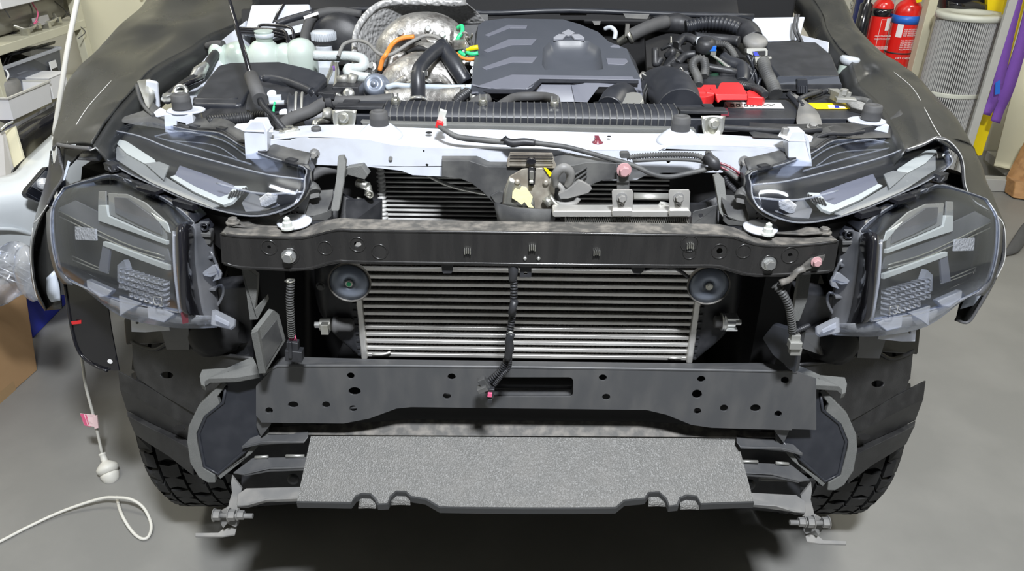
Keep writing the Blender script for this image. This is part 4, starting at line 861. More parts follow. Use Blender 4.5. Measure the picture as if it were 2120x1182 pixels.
m = MB(); m.slab(ipl, pr(155, 469, 197, 474, 199, 498, 156, 496), .003, up=.010); LR(m, 'corner_reflector', 'crystal', LL)
# crystal projector array
m = MB(); rnd = random.Random(2)
for i in range(9):
    for j in range(5):
        px, py = 250+i*10.5, 560+j*11+i*3.4
        if j > 3 and i < 2: continue
        c = ipl.off(.012).hit(px, py); m.prism([ipl.off(.012).hit(px-4.6, py-4.5), ipl.off(.018).hit(px, py-4), ipl.off(.012).hit(px+4.6, py-3), ipl.off(.012).hit(px+4.6, py+5), ipl.off(.017).hit(px, py+4.4), ipl.off(.012).hit(px-4.6, py+3.6)], -ipl.n*.012)
LR(m, 'projector_array', 'crystal', LL)
m = MB(); m.slab(ipl, pr(243, 549, 256, 538, 262, 556, 262, 588, 243, 582), .01, up=.014); LR(m, 'projector_frame', 'clear_clip', LL)
m = MB(); m.tube([ipl.off(.03).hit(*p) for p in pr(317, 614, 334, 616, 336, 632, 320, 630, 317, 614)], .0006, 5, 1); LR(m, 'lens_mark', 'galv', LL)
# inner side of the lamp: glossy rounded column and ribbed flange
C1 = [tr(360, 478, 1.115, 368, 468, 1.11, 382, 463, 1.12, 400, 470, 1.15, 406, 490, 1.17), tr(362, 545, 1.10, 372, 542, 1.088, 388, 540, 1.10, 402, 545, 1.14, 410, 552, 1.165), tr(370, 625, 1.095, 378, 630, 1.085, 395, 632, 1.10, 415, 638, 1.14, 424, 640, 1.165), tr(374, 646, 1.10, 384, 650, 1.09, 400, 655, 1.105, 425, 660, 1.14, 434, 660, 1.165)]
m = MB(); m.sheet(C1, .003, 4, 4); LR(m, 'side_column', 'gloss_black', LL)
m = MB(); m.tube([r[0] for r in C1], .003, 8, 4); LR(m, 'lens_bead', 'clear_clip', LL)
C2 = [tr(400, 466, 1.155, 420, 462, 1.19, 438, 480, 1.20), tr(402, 545, 1.145, 430, 540, 1.17, 448, 545, 1.19), tr(415, 636, 1.145, 440, 628, 1.165, 455, 635, 1.185), tr(425, 662, 1.145, 446, 660, 1.16, 460, 662, 1.18)]
m = MB(); m.sheet(C2, .003, 3, 3)
for k in range(4):
    t_ = k/3; a = C2[0][1].lerp(C2[3][1], t_); m.box(a+Vector((0, -.002, 0)), (.02, .012, .003))
LR(m, 'side_flange', 'lamp_satin', LL)
m = MB(); m.slab(YP(1.18), rrect(408, 480, 436, 507, 4), .018); m.slab(YP(1.175), pr(408, 482, 436, 484, 436, 492, 408, 490), .004); LR(m, 'fixing_tab', 'dusty_plastic', LL, .0015)
m = MB(); m.prism(tr(410, 460, 1.19, 428, 455, 1.2, 440, 470, 1.2, 436, 482, 1.19, 412, 478, 1.18), (0, .01, 0)); m.torus(Q(423, 470, 1.18), (0, -1, .3), .006, .002, 16, 6); LR(m, 'fixing_ear', 'lamp_black', LL, .001)
m = MB()
m.tube(tr(436, 520, 1.18, 452, 560, 1.18, 440, 585, 1.18), .003, 6, 3); m.tube(tr(440, 600, 1.18, 458, 590, 1.18, 462, 610, 1.18, 446, 640, 1.18), .003, 6, 3); LR(m, 'flange_web', 'lamp_satin', LL)
def clip(o, y, t, name='lens_clip'):
    m = MB(); m.prism([Q(px, py, y) for px, py in pr(*o)], (0, t, -t*.2)); return LR(m, name, 'clear_clip', LL, .002)
clip((418, 565, 438, 550, 446, 548, 458, 568, 456, 578, 438, 584, 448, 568, 436, 574, 422, 572), 1.15, .008)
m = MB(); m.prism(tr(438, 642, 1.12, 446, 640, 1.12, 486, 660, 1.10, 485, 674, 1.10, 476, 681, 1.10, 436, 672, 1.11), (0, .006, -.006)); m.prism(tr(446, 650, 1.11, 476, 666, 1.095, 474, 674, 1.095, 446, 662, 1.105), (0, -.003, 0)); LR(m, 'lens_clip', 'clear_clip', LL, .002)
m = MB(); m.prism(tr(178, 578, 1.29, 231, 602, 1.24, 222, 613, 1.24, 205, 616, 1.25, 180, 596, 1.285), (0, .02, -.008)); LR(m, 'lens_clip', 'clear_clip', LL, .003)
m = MB(); m.prism(tr(246, 612, 1.23, 293, 628, 1.19, 262, 644, 1.21, 248, 654, 1.22), (0, .006, -.003)); LR(m, 'lens_clip', 'clear_clip', LL, .001)
m = MB(); m.prism(tr(304, 634, 1.18, 345, 642, 1.14, 362, 650, 1.12, 338, 668, 1.13, 306, 660, 1.17), (0, .02, -.008)); LR(m, 'lens_clip', 'clear_clip', LL, .003)
m = MB(); m.sheet([tr(165, 592, 1.30, 250, 628, 1.235, 340, 645, 1.145, 400, 655, 1.11, 440, 655, 1.14), tr(175, 600, 1.33, 250, 655, 1.26, 340, 676, 1.18, 400, 680, 1.14, 450, 678, 1.16)], .003, 4, 3); LR(m, 'lower_skirt', 'clear_clip', LL)
m = MB(); m.prism(tr(374, 648, 1.095, 389, 646, 1.095, 390, 668, 1.10, 378, 671, 1.10), (0, .001, 0)); part(m, 'red_sticker', 'maroon', parent=LL[0])
m = MB(); m.sheet([tr(96, 440, 1.405, 108, 425, 1.39), tr(98, 500, 1.38, 112, 495, 1.36), tr(112, 560, 1.365, 128, 562, 1.35), tr(130, 588, 1.37, 150, 590, 1.34)], .003, 2, 4); LR(m, 'outer_flange', 'lamp_satin', LL)

# upper lamp (sequential light strip)
UL = [tr(236, 236, 1.57, 300, 240, 1.52, 345, 258, 1.48, 400, 270, 1.44, 455, 276, 1.39, 500, 302, 1.32, 560, 326, 1.255, 629, 346, 1.20),
      tr(222, 268, 1.48, 288, 282, 1.42, 345, 305, 1.37, 400, 322, 1.32, 460, 338, 1.27, 512, 352, 1.225, 565, 364, 1.18, 631, 372, 1.16),
      tr(214, 294, 1.43, 270, 320, 1.37, 330, 342, 1.31, 390, 362, 1.26, 450, 380, 1.215, 510, 396, 1.17, 556, 402, 1.14, 628, 398, 1.13),
      tr(208, 318, 1.41, 258, 354, 1.35, 320, 384, 1.29, 378, 410, 1.24, 440, 432, 1.19, 505, 446, 1.14, 556, 444, 1.115, 608, 424, 1.11)]
m = shell(UL, .05); U = LR(m, 'strip_lamp', 'lamp_black', label='long clear upper light strip lamp')
m = MB(); m.sheet(UL, .002, 4, 5); LR(m, 'lens', 'lens', U)
LR(edge_bead(UL, .0014), 'lens_edge', 'clear_clip', U)
m = MB(); m.tube([p+Vector((0, -.001, .001)) for p in UL[1]], .0014, 8, 5); m.tube([p+Vector((0, -.001, .001)) for p in UL[2][4:]], .0018, 8, 5); LR(m, 'lens_crease', 'clear_clip', U)
m = MB(); m.tube(tr(320, 282, 1.45, 380, 272, 1.44, 460, 290, 1.385, 520, 330, 1.29), .0016, 6, 6); m.tube(tr(322, 284, 1.445, 420, 310, 1.36, 520, 340, 1.26), .0016, 6, 5); m.tube(tr(340, 290, 1.44, 440, 300, 1.38, 490, 328, 1.31), .0012, 6, 5); LR(m, 'moulded_rib', 'clear_clip', U)
up1 = P3((258, 330, 1.375), (520, 425, 1.17), (420, 345, 1.305)).off(-.006)
def uin(o, m_, name, t=.004, up=0, label=None): m = MB(); m.slab(up1, pr(*o), t, up=up); return LR(m, name, m_, U, .0006, label)
uin((236, 286, 262, 292, 320, 330, 334, 362, 320, 350, 262, 318, 240, 296), 'lamp_white', 'side_reflector', .004, .004)
uin((300, 338, 330, 334, 350, 342, 338, 372, 322, 358), 'lamp_panel', 'bezel', .003, .006)
uin((362, 362, 372, 342, 430, 362, 486, 384, 470, 404, 450, 412, 408, 388), 'lamp_lavender', 'strip_module', .004, .004, label='lavender-tinted module')
uin((352, 366, 362, 362, 405, 386, 455, 408, 472, 402, 486, 384, 510, 384, 500, 396, 480, 418, 462, 424, 400, 396), 'lamp_white', 'light_bar', .006, .007, label='off-white light bar')
m = MB()
for k in range(6): m.slab(up1, pr(477+k*6, 396-k*1.6, 480+k*6, 395-k*1.6, 474+k*6, 408-k*1.6, 471+k*6, 409-k*1.6), .003, up=.011)
LR(m, 'vent_slot', 'lamp_black', U)
uin((240, 300, 320, 352, 400, 400, 455, 425, 440, 430, 380, 408, 310, 376, 240, 330), 'lamp_panel', 'lower_bezel', .003, .001)
uin((520, 395, 560, 392, 600, 404, 590, 420, 550, 436, 508, 438, 500, 420), 'lamp_satin', 'end_bezel', .003, .001)
up2 = P3((245, 262, 1.515), (520, 345, 1.265), (345, 262, 1.475)).off(-.012)
m = MB(); m.slab(up2, pr(250, 250, 310, 252, 340, 268, 322, 282, 420, 314, 560, 350, 560, 360, 400, 318, 240, 270), .003); LR(m, 'top_bezel', 'lamp_panel', U)
m = MB(); m.slab(up2, pr(255, 256, 300, 246, 330, 262, 318, 280, 345, 296, 330, 300, 255, 276), .003, up=.003); LR(m, 'top_panel', 'adhesive_dirt', U)
m = MB(); m.slab(YP(1.135), pr(535, 412, 552, 400, 575, 404, 572, 420, 550, 430, 540, 428), .006); LR(m, 'end_projector', 'crystal', U, .002)
m = MB(); m.slab(YP(1.14), ell(557, 424, 18, 7), .002); LR(m, 'end_reflector', 'ridge_grey', U)
# black mounting flange along the top edge with clips
F = [tr(300, 228, 1.54, 320, 246, 1.51, 355, 258, 1.485, 400, 266, 1.45, 456, 270, 1.405, 500, 298, 1.335, 540, 318, 1.285, 600, 336, 1.225, 634, 344, 1.205)]
F.append([p+Vector((0, .035, .012)) for p in F[0]]); m = MB(); m.sheet(F, .004, 4, 1); LR(m, 'mounting_flange', 'dusty_plastic', U)
m = MB(); m.tube(F[0], .0032, 8, 5)
LR(m, 'seal', 'black_plastic', U)
m = MB()
for t_ in (2, 3, 4, 5, 6, 7): m.box(F[0][t_]+Vector((.004, .0, .003)), (.020, .012, .006), -.5)
LR(m, 'retaining_clip', 'black_plastic', U)
m = MB(); m.tube(tr(634, 344, 1.205, 640, 360, 1.195, 637, 395, 1.16, 610, 425, 1.125, 578, 442, 1.115), .0045, 8, 5); m.tube(tr(642, 385, 1.17, 650, 390, 1.17, 652, 398, 1.165), .010, 10, 2); LR(m, 'end_frame', 'dusty_plastic', U)
m = MB(); rnd = random.Random(6)
for px, py, y in ((231, 345, 1.37), (262, 368, 1.35), (290, 384, 1.32), (318, 398, 1.30), (380, 425, 1.25)):
    m.box(Q(px, py, y), (.028, .014, .014), -.6); m.tube([Q(px-8, py, y-.008), Q(px, py+10, y-.01), Q(px+9, py+4, y-.008)], .003, 6, 3)
LR(m, 'wiring_plug', 'black_plastic', U)
m = MB(); m.box(Q(384, 423, 1.225), (.05, .014, .010), -.5); m.box(Q(312, 392, 1.28), (.05, .02, .006), -.5); LR(m, 'lamp_clip', 'gloss_black', U)
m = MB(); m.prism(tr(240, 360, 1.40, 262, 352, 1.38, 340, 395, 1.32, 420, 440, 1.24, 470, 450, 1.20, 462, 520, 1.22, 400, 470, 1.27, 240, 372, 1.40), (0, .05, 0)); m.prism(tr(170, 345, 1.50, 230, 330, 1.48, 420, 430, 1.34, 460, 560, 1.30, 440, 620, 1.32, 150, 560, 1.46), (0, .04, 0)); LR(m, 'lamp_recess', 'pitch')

# ------------------------------------------------------------ front wings under the covers
m = MB(); m.sheet([tr(530, -30, 2.64, 470, -30, 2.64, 420, -30, 2.64), tr(395, 130, 1.99, 340, 120, 2.02, 290, 120, 2.1), tr(290, 215, 1.64, 240, 210, 1.68, 190, 215, 1.74), tr(200, 325, 1.43, 175, 325, 1.45, 150, 325, 1.50)], .01, 4, 4)
part(m, 'front_wing', 'white_paint')
m = MB(); m.sheet([tr(1664, -30, 2.64, 1680, -30, 2.64, 1695, -30, 2.64), tr(1745, 135, 2.0, 1760, 130, 2.02, 1775, 130, 2.06), tr(1798, 205, 1.74, 1825, 200, 1.76, 1850, 205, 1.80), tr(1885, 330, 1.43, 1905, 325, 1.45, 1925, 325, 1.50)], .01, 4, 4); part(m, 'front_wing', 'white_paint')

# ------------------------------------------------------------ vinyl covers over the wings
def seam(pts, r=.0012): return MB().tube(pts, r, 5, 6)
lc = thing('wing_cover', 'black vinyl cover draped over the wing on the left, beside the shelves', 'cover', Q(200, 200, 1.6), 'vinyl wing covers')
LC = [tr(560, -60, 2.66, 500, -60, 2.70, 430, -60, 2.72, 360, -60, 2.70, 322, -40, 2.68, 315, 0, 2.75),
      tr(508, 36, 2.28, 460, 20, 2.33, 400, 26, 2.35, 335, 8, 2.36, 282, 24, 2.38, 275, 60, 2.46),
      tr(432, 72, 2.08, 398, 50, 2.13, 350, 52, 2.13, 290, 44, 2.15, 240, 62, 2.20, 235, 110, 2.28),
      tr(392, 100, 1.97, 360, 78, 2.01, 310, 92, 1.98, 255, 84, 2.02, 205, 92, 2.08, 200, 150, 2.15),
      tr(318, 140, 1.77, 300, 122, 1.82, 262, 130, 1.81, 215, 130, 1.84, 167, 135, 1.92, 162, 190, 1.98),
      tr(278, 186, 1.63, 258, 165, 1.68, 225, 170, 1.68, 182, 178, 1.71, 142, 178, 1.78, 138, 230, 1.83),
      tr(238, 232, 1.50, 222, 215, 1.545, 192, 220, 1.55, 156, 228, 1.58, 124, 236, 1.64, 122, 270, 1.70),
      tr(206, 280, 1.415, 192, 268, 1.44, 168, 268, 1.45, 140, 272, 1.47, 112, 282, 1.52, 112, 310, 1.56),
      tr(193, 301, 1.385, 182, 300, 1.40, 162, 300, 1.41, 140, 299, 1.425, 120, 298, 1.45, 108, 306, 1.50)]
m = MB(); m.sheet(LC, .004, 9, 9, disp=folds); m.build('top_panel', M['vinyl'], lc)
# inner roll that turns down into the engine bay
m = MB(); m.sheet([[r[0], r[0]+Vector((.02, 0, -.035)), r[0]+Vector((.015, 0, -.08))] for r in LC], .003, 3, 5); m.build('inner_fold', M['vinyl'], lc)
m = MB(); m.sheet([tr(120, 299, 1.448, 116, 330, 1.47, 108, 340, 1.50, 104, 312, 1.51), tr(131, 352, 1.44, 118, 360, 1.46, 104, 362, 1.49, 98, 360, 1.53), tr(124, 378, 1.43, 110, 390, 1.45, 98, 395, 1.48, 90, 390, 1.53),
                   tr(98, 424, 1.43, 90, 430, 1.45, 82, 430, 1.49, 78, 430, 1.53), tr(76, 470, 1.44, 74, 470, 1.46, 70, 472, 1.49, 68, 470, 1.53), tr(66, 520, 1.45, 64, 520, 1.47, 62, 520, 1.49, 61, 520, 1.53),
                   tr(72, 590, 1.46, 70, 590, 1.48, 68, 590, 1.5, 67, 590, 1.53), tr(94, 643, 1.47, 92, 643, 1.49, 91, 640, 1.51, 90, 640, 1.53)], .003, 3, 5); m.build('side_flap', M['vinyl'], lc)
m = MB(); m.sheet([tr(98, 428, 1.435, 84, 455, 1.49), tr(100, 470, 1.45, 72, 480, 1.50), tr(112, 540, 1.46, 66, 530, 1.50), tr(122, 590, 1.46, 74, 590, 1.50), tr(127, 640, 1.47, 92, 643, 1.50)], .003, 3, 5); m.build('flap_back', M['vinyl'], lc)
m = MB(); m.sheet([tr(112, 560, 1.453, 96, 575, 1.47), tr(122, 595, 1.453, 97, 608, 1.47), tr(124, 622, 1.458, 106, 626, 1.47)], .002, 3, 4); m.build('white_lining', M['lining'], lc, label='pale lining showing inside the hanging flap')
m = MB(); m.prism(tr(140, 333, 1.425, 145, 337, 1.425, 134, 373, 1.425, 130, 374, 1.425), (0, .002, 0)); m.build('lining_edge', M['lining'], lc)
m = MB(); m.sheet([tr(124, 305, 1.445, 165, 306, 1.415, 193, 305, 1.39), tr(130, 330, 1.44, 152, 330, 1.43, 165, 320, 1.42), tr(131, 352, 1.435, 140, 345, 1.43, 148, 335, 1.43)], .003, 4, 4); m.build('front_return', M['vinyl'], lc)
m = MB(); m.tube(tr(119, 299, 1.44, 140, 303, 1.42, 165, 306, 1.40, 187, 308, 1.385), .0042, 8, 5); m.tube(tr(121, 303, 1.44, 124, 330, 1.44, 132, 357, 1.435, 126, 376, 1.43, 112, 396, 1.43, 98, 424, 1.43), .0028, 8, 5); m.build('piping', M['piping'], lc)
m = MB(); m.tube(tr(186, 311, 1.38, 190, 310, 1.38, 197, 306, 1.38), .0012, 5, 2); m.tube(tr(68, 472, 1.43, 63, 520, 1.44, 64, 545, 1.445, 72, 600, 1.455, 78, 620, 1.46), .0009, 5, 5); m.tube(tr(98, 425, 1.425, 84, 446, 1.43, 70, 462, 1.43), .001, 5, 5)
m.tube([p+Vector((0, -.0015, .0025)) for p in (LC[5][2]+(LC[5][1]-LC[5][2])*.2, LC[6][2].lerp(LC[6][3], .2), LC[7][2].lerp(LC[7][3], .5), LC[8][3])], .0007, 5, 6); m.build('stitching', M['thread'], lc)

rc = thing('wing_cover', 'black vinyl cover draped over the wing on the right, below the fire extinguishers', 'cover', Q(1900, 230, 1.6), 'vinyl wing covers')
RC = [tr(1640, -60, 2.66, 1665, -62, 2.70, 1690, -66, 2.72, 1702, -62, 2.72, 1715, -60, 2.70, 1722, -30, 2.74),
      tr(1698, 20, 2.34, 1712, 6, 2.37, 1722, 2, 2.38, 1736, 2, 2.38, 1748, 6, 2.40, 1755, 30, 2.46),
      tr(1712, 60, 2.17, 1724, 52, 2.20, 1736, 50, 2.20, 1752, 44, 2.22, 1768, 48, 2.24, 1776, 80, 2.30),
      tr(1734, 96, 2.03, 1748, 84, 2.07, 1764, 80, 2.07, 1784, 76, 2.09, 1806, 90, 2.12, 1812, 120, 2.18),
      tr(1758, 122, 1.93, 1770, 112, 1.97, 1792, 108, 1.97, 1815, 112, 2.0, 1838, 118, 2.02, 1846, 150, 2.08),
      tr(1772, 158, 1.84, 1790, 146, 1.88, 1812, 128, 1.90, 1850, 132, 1.92, 1885, 149, 1.92, 1892, 180, 1.98),
      tr(1780, 176, 1.80, 1804, 158, 1.85, 1830, 150, 1.84, 1862, 152, 1.85, 1893, 155, 1.86, 1902, 190, 1.93),
      tr(1816, 208, 1.66, 1838, 186, 1.71, 1868, 184, 1.71, 1902, 186, 1.72, 1930, 196, 1.76, 1942, 230, 1.83),
      tr(1848, 256, 1.50, 1866, 232, 1.56, 1890, 226, 1.56, 1930, 232, 1.58, 1972, 243, 1.64, 1985, 280, 1.72),
      tr(1866, 290, 1.415, 1884, 272, 1.46, 1906, 264, 1.47, 1950, 266, 1.50, 2000, 284, 1.58, 2010, 310, 1.66),
      tr(1877, 311, 1.385, 1895, 302, 1.40, 1920, 292, 1.42, 1950, 286, 1.45, 2010, 300, 1.57, 2020, 320, 1.64)]
m = MB(); m.sheet(RC, .004, 9, 8, disp=folds); m.build('top_panel', M['vinyl'], rc)
m = MB(); m.sheet([[r[0], r[0]+Vector((-.02, 0, -.035)), r[0]+Vector((-.015, 0, -.08))] for r in RC], .003, 3, 5); m.build('inner_fold', M['vinyl'], rc)
m = MB(); m.sheet([tr(1937, 286, 1.435, 1960, 284, 1.46, 1990, 292, 1.52, 2012, 302, 1.58, 2022, 322, 1.66), tr(1984, 318, 1.43, 1996, 318, 1.46, 2010, 322, 1.52, 2028, 340, 1.58, 2034, 345, 1.66),
                   tr(1994, 345, 1.43, 2006, 350, 1.46, 2022, 360, 1.52, 2038, 372, 1.58, 2042, 374, 1.66), tr(1998, 385, 1.43, 2012, 385, 1.46, 2032, 390, 1.52, 2052, 398, 1.58, 2054, 400, 1.66),
                   tr(2016, 418, 1.43, 2030, 416, 1.46, 2048, 420, 1.52, 2062, 426, 1.57, 2066, 430, 1.65), tr(2048, 437, 1.43, 2056, 436, 1.46, 2064, 440, 1.52, 2070, 446, 1.56, 2074, 450, 1.63),
                   tr(2074, 462, 1.43, 2076, 462, 1.46, 2078, 464, 1.52, 2079, 466, 1.55, 2082, 470, 1.6), tr(2078, 520, 1.43, 2079, 520, 1.46, 2080, 520, 1.52, 2081, 520, 1.55, 2082, 520, 1.58),
                   tr(2060, 574, 1.43, 2062, 574, 1.46, 2063, 574, 1.5, 2064, 574, 1.53, 2065, 574, 1.55), tr(2026, 634, 1.43, 2028, 634, 1.45, 2030, 634, 1.47, 2031, 634, 1.49, 2032, 634, 1.5), tr(2003, 666, 1.43, 2004, 666, 1.44, 2005, 666, 1.45, 2006, 666, 1.46, 2007, 666, 1.47)], .003, 3, 4)
m.build('side_flap', M['vinyl'], rc)
m = MB(); m.sheet([tr(2074, 462, 1.435, 2058, 455, 1.50, 2040, 450, 1.52), tr(2078, 520, 1.435, 2064, 520, 1.50, 2048, 520, 1.52), tr(2060, 574, 1.435, 2044, 572, 1.49, 2030, 572, 1.5), tr(2026, 634, 1.435, 2006, 622, 1.47, 1992, 616, 1.48), tr(2003, 667, 1.435, 1990, 664, 1.45, 1978, 661, 1.46)], .003, 4, 4); m.build('flap_back', M['vinyl'], rc)
m = MB(); m.sheet([tr(2072, 500, 1.432, 2056, 490, 1.45), tr(2064, 550, 1.432, 2040, 548, 1.45), tr(2044, 592, 1.432, 2010, 592, 1.445), tr(2016, 632, 1.432, 1988, 640, 1.44)], .002, 3, 5); m.build('white_lining', M['lining'], rc, label='pale lining showing inside the hanging flap')
pp = tr(1877, 311, 1.378, 1910, 300, 1.39, 1937, 286, 1.40, 1962, 292, 1.41, 1985, 318, 1.42, 1993, 345, 1.425, 1997, 385, 1.425, 2015, 416, 1.425, 2047, 436, 1.425, 2073, 460, 1.425, 2079, 500, 1.425, 2076, 540, 1.425, 2060, 575, 1.425, 2027, 634, 1.425, 2004, 667, 1.425, 1978, 661, 1.43)
m = MB(); m.tube(pp, .0034, 8, 6); m.build('piping', M['piping'], rc)
m = MB(); m.tube([p+Vector((0, -.0045, .001)) for p in pp[2:13]], .0011, 5, 6); m.tube([p+Vector((0, -.003, .0035)) for p in pp[:3]], .0011, 5, 6); m.tube([RC[j][2].lerp(RC[j][3], .6)+Vector((0, -.002, .003)) for j in (6, 7, 8, 9)]+[RC[10][3]], .0007, 5, 6); m.build('stitching', M['thread'], rc)
# ------------------------------------------------------------ engine bay
def T(name, m_, pts, r, n=12, sub=6, parent=None, label=None, **k): return part(MB().tube(pts, r, n, sub, **k), name, m_, parent, label=label)
# cowl and dark rear
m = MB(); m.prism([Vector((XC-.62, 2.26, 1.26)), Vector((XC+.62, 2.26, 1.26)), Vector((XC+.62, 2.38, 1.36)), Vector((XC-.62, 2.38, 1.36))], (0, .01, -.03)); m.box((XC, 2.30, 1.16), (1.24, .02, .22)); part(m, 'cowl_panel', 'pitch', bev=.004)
m = MB(); m.tube(tr(700, 22, 2.22, 900, 14, 2.22, 1000, 27, 2.20, 1180, 22, 2.20, 1400, 30, 2.20, 1560, 34, 2.20), .008, 8, 4); part(m, 'cowl_seal', 'satin_plastic')
m = MB(); m.slab(YP(2.21), pr(1160, 20, 1215, 20, 1215, 32, 1160, 32), .01); m.slab(YP(2.19), pr(1290, 28, 1345, 30, 1340, 40, 1295, 38), .01); m.slab(YP(2.17), pr(1226, 44, 1244, 44, 1242, 52, 1230, 52), .006); part(m, 'hood_hinge_clip', 'grey_bracket', bev=.001)
# white inner body panels (sloping sides of the bay)
m = MB(); m.prism(tr(520, 10, 2.24, 640, 8, 2.24, 650, 60, 2.20, 560, 80, 2.18, 505, 70, 2.12), (0, .02, -.01)); m.prism(tr(450, 90, 2.08, 510, 40, 2.22, 500, 120, 2.07, 410, 190, 1.80, 385, 210, 1.72, 370, 180, 1.78), (.01, .02, -.02)); m.slab(YP(1.6), pr(300, 165, 325, 170, 330, 225, 303, 222), .01); part(m, 'inner_body_panel', 'white_paint', bev=.004)
m = MB(); m.prism(tr(1555, 36, 2.22, 1668, 34, 2.18, 1655, 84, 2.14, 1588, 86, 2.14, 1560, 60, 2.2), (0, .02, -.01)); m.prism(tr(1655, 70, 2.12, 1718, 86, 2.0, 1716, 112, 1.96, 1700, 100, 2.0, 1656, 88, 2.1), (0, .02, -.01)); part(m, 'inner_body_panel', 'white_paint', bev=.004)
m = MB(); m.tube(tr(1648, 30, 2.14, 1644, 60, 2.12, 1656, 86, 2.08), .004, 8, 4); m.tube(tr(1654, 30, 2.14, 1650, 58, 2.12, 1662, 88, 2.06), .003, 8, 4); part(m, 'door_seal', 'rubber')
# engine cover
A0 = P2(1.78, 1.213, 2.05, 1.292); ft = P2(1.715, 1.150, 1.78, 1.213)
out = pr(990, 48, 1003, 43, 1046, 38, 1165, 40, 1200, 50, 1238, 66, 1262, 86, 1298, 100, 1306, 122, 1322, 150, 1331, 168, 1318, 166, 1125, 163, 1092, 186, 1015, 184, 978, 176, 983, 130, 987, 70)
top = pr(990, 52, 1003, 43, 1046, 38, 1165, 40, 1200, 50, 1238, 66, 1260, 86, 1298, 101, 1306, 122, 1326, 162, 1120, 162, 1092, 185, 1015, 184, 976, 176)
well = pr(1124, 100, 1141, 84, 1218, 84, 1243, 100, 1249, 143, 1238, 145, 1128, 144, 1122, 134)
m = MB(); m.prism([A0.hit(*p) for p in top], (0, 0, -.02), [[A0.hit(*p) for p in well]])
cover = part(m, 'engine_cover', 'cover_grey')
m = MB()     # front skirt
sk_t = pr(976, 176, 990, 180, 1015, 184, 1040, 185, 1092, 185, 1106, 174, 1120, 162, 1180, 162, 1240, 162, 1291, 162, 1326, 162)
sk_b = pr(975, 192, 993, 189, 1012, 195, 1024, 207, 1060, 206, 1092, 208, 1130, 211, 1170, 211, 1216, 212, 1228, 198, 1240, 181)
m.sheet([[A0.hit(*p) for p in sk_t[:8]], [Q(px, py, 1.735) for px, py in (pr(977, 184, 992, 186, 1014, 189, 1040, 192, 1092, 194, 1112, 192, 1130, 190, 1185, 190))], [Q(px, py, 1.72) for px, py in pr(975, 193, 993, 190, 1013, 196, 1030, 207, 1065, 206, 1105, 208, 1145, 211, 1190, 211)]], .004, 2, 2)
m.prism([A0.hit(1180, 163), A0.hit(1240, 163), A0.hit(1291, 163), A0.hit(1326, 163), Q(1335, 205, 1.745), Q(1328, 209, 1.745), Q(1291, 181, 1.735), Q(1240, 180, 1.73), Q(1216, 212, 1.72), Q(1190, 211, 1.72)], (0, .004, -.001))
m.build('front_skirt', M['ridge_grey'], cover, .001)
m = MB()     # right and left flanks
m.prism([A0.hit(*p) for p in pr(1298, 101, 1306, 122, 1326, 162)]+[Q(1335, 205, 1.745), Q(1337, 190, 1.80), Q(1316, 128, 1.92)], (.0, .003, -.01)); m.prism([A0.hit(990, 52), A0.hit(976, 176), Q(975, 193, 1.735), Q(974, 190, 1.8), Q(984, 70, 2.04)], (.002, .003, -.01)); m.build('flank', M['cover_grey'], cover, .001)
m = MB()
for o in (pr(1003, 72, 1052, 51, 1092, 52, 1090, 58, 1056, 58, 1012, 75), pr(1001, 104, 1052, 81, 1112, 80, 1101, 92, 1060, 93, 1009, 108), pr(998, 139, 1060, 117, 1113, 117, 1103, 129, 1060, 129, 1006, 144)): m.slab(A0, o, .003, up=.002)
m.build('stripe', M['ridge_grey'], cover, .001)
m = MB(); m.slab(A0, pr(992, 176, 1060, 154, 1310, 158, 1314, 165, 1118, 162, 1088, 184, 1018, 182), .003, up=.0025); m.slab(A0, pr(1255, 120, 1296, 121, 1301, 127, 1292, 134, 1258, 132), .003, up=.002); m.slab(A0, pr(1263, 96, 1270, 92, 1282, 93, 1285, 98, 1264, 97), .003, up=.001); m.build('cover_panel', M['ridge_grey'], cover, .001)
m = MB(); m.slab(A0, pr(1092, 186, 1116, 163, 1322, 166, 1322, 172, 1122, 170, 1096, 193, 1010, 192, 1000, 188, 1018, 185), .002, up=-.0005); m.build('groove', M['satin_plastic'], cover)
# recessed scoop
W = [A0.hit(*p) for p in well]; c = sum(W, Vector())/len(W)
m = MB(); nW = len(W); Wd = []
for i in range(nW):
    for k in range(4): Wd.append(W[i].lerp(W[(i+1) % nW], k/4))
nW = len(Wd); rings = []
for f_, d_ in ((1, 0), (.95, -.008), (.86, -.017), (.72, -.022), (.4, -.024)): rings += [c+(p-c)*f_+Vector((0, 0, d_)) for p in Wd]
m.add(rings, [[r_*nW+i, r_*nW+(i+1) % nW, (r_+1)*nW+(i+1) % nW, (r_+1)*nW+i] for r_ in range(4) for i in range(nW)]+[list(range(4*nW, 5*nW))], True)
m.build('recess', M['cover_grey'], cover)
m = MB()
L0 = A0.off(.002)
for o in (pr(1177, 60, 1190, 67, 1177, 74, 1163, 67), pr(1146, 77, 1157, 70, 1173, 71, 1166, 79, 1146, 81), pr(1210, 77, 1199, 70, 1182, 71, 1189, 79, 1210, 81)): m.slab(L0, o, .005, up=.004)
m.build('raised_emblem', M['logo_grey'], cover, .0006, label='raised emblem of three diamonds')

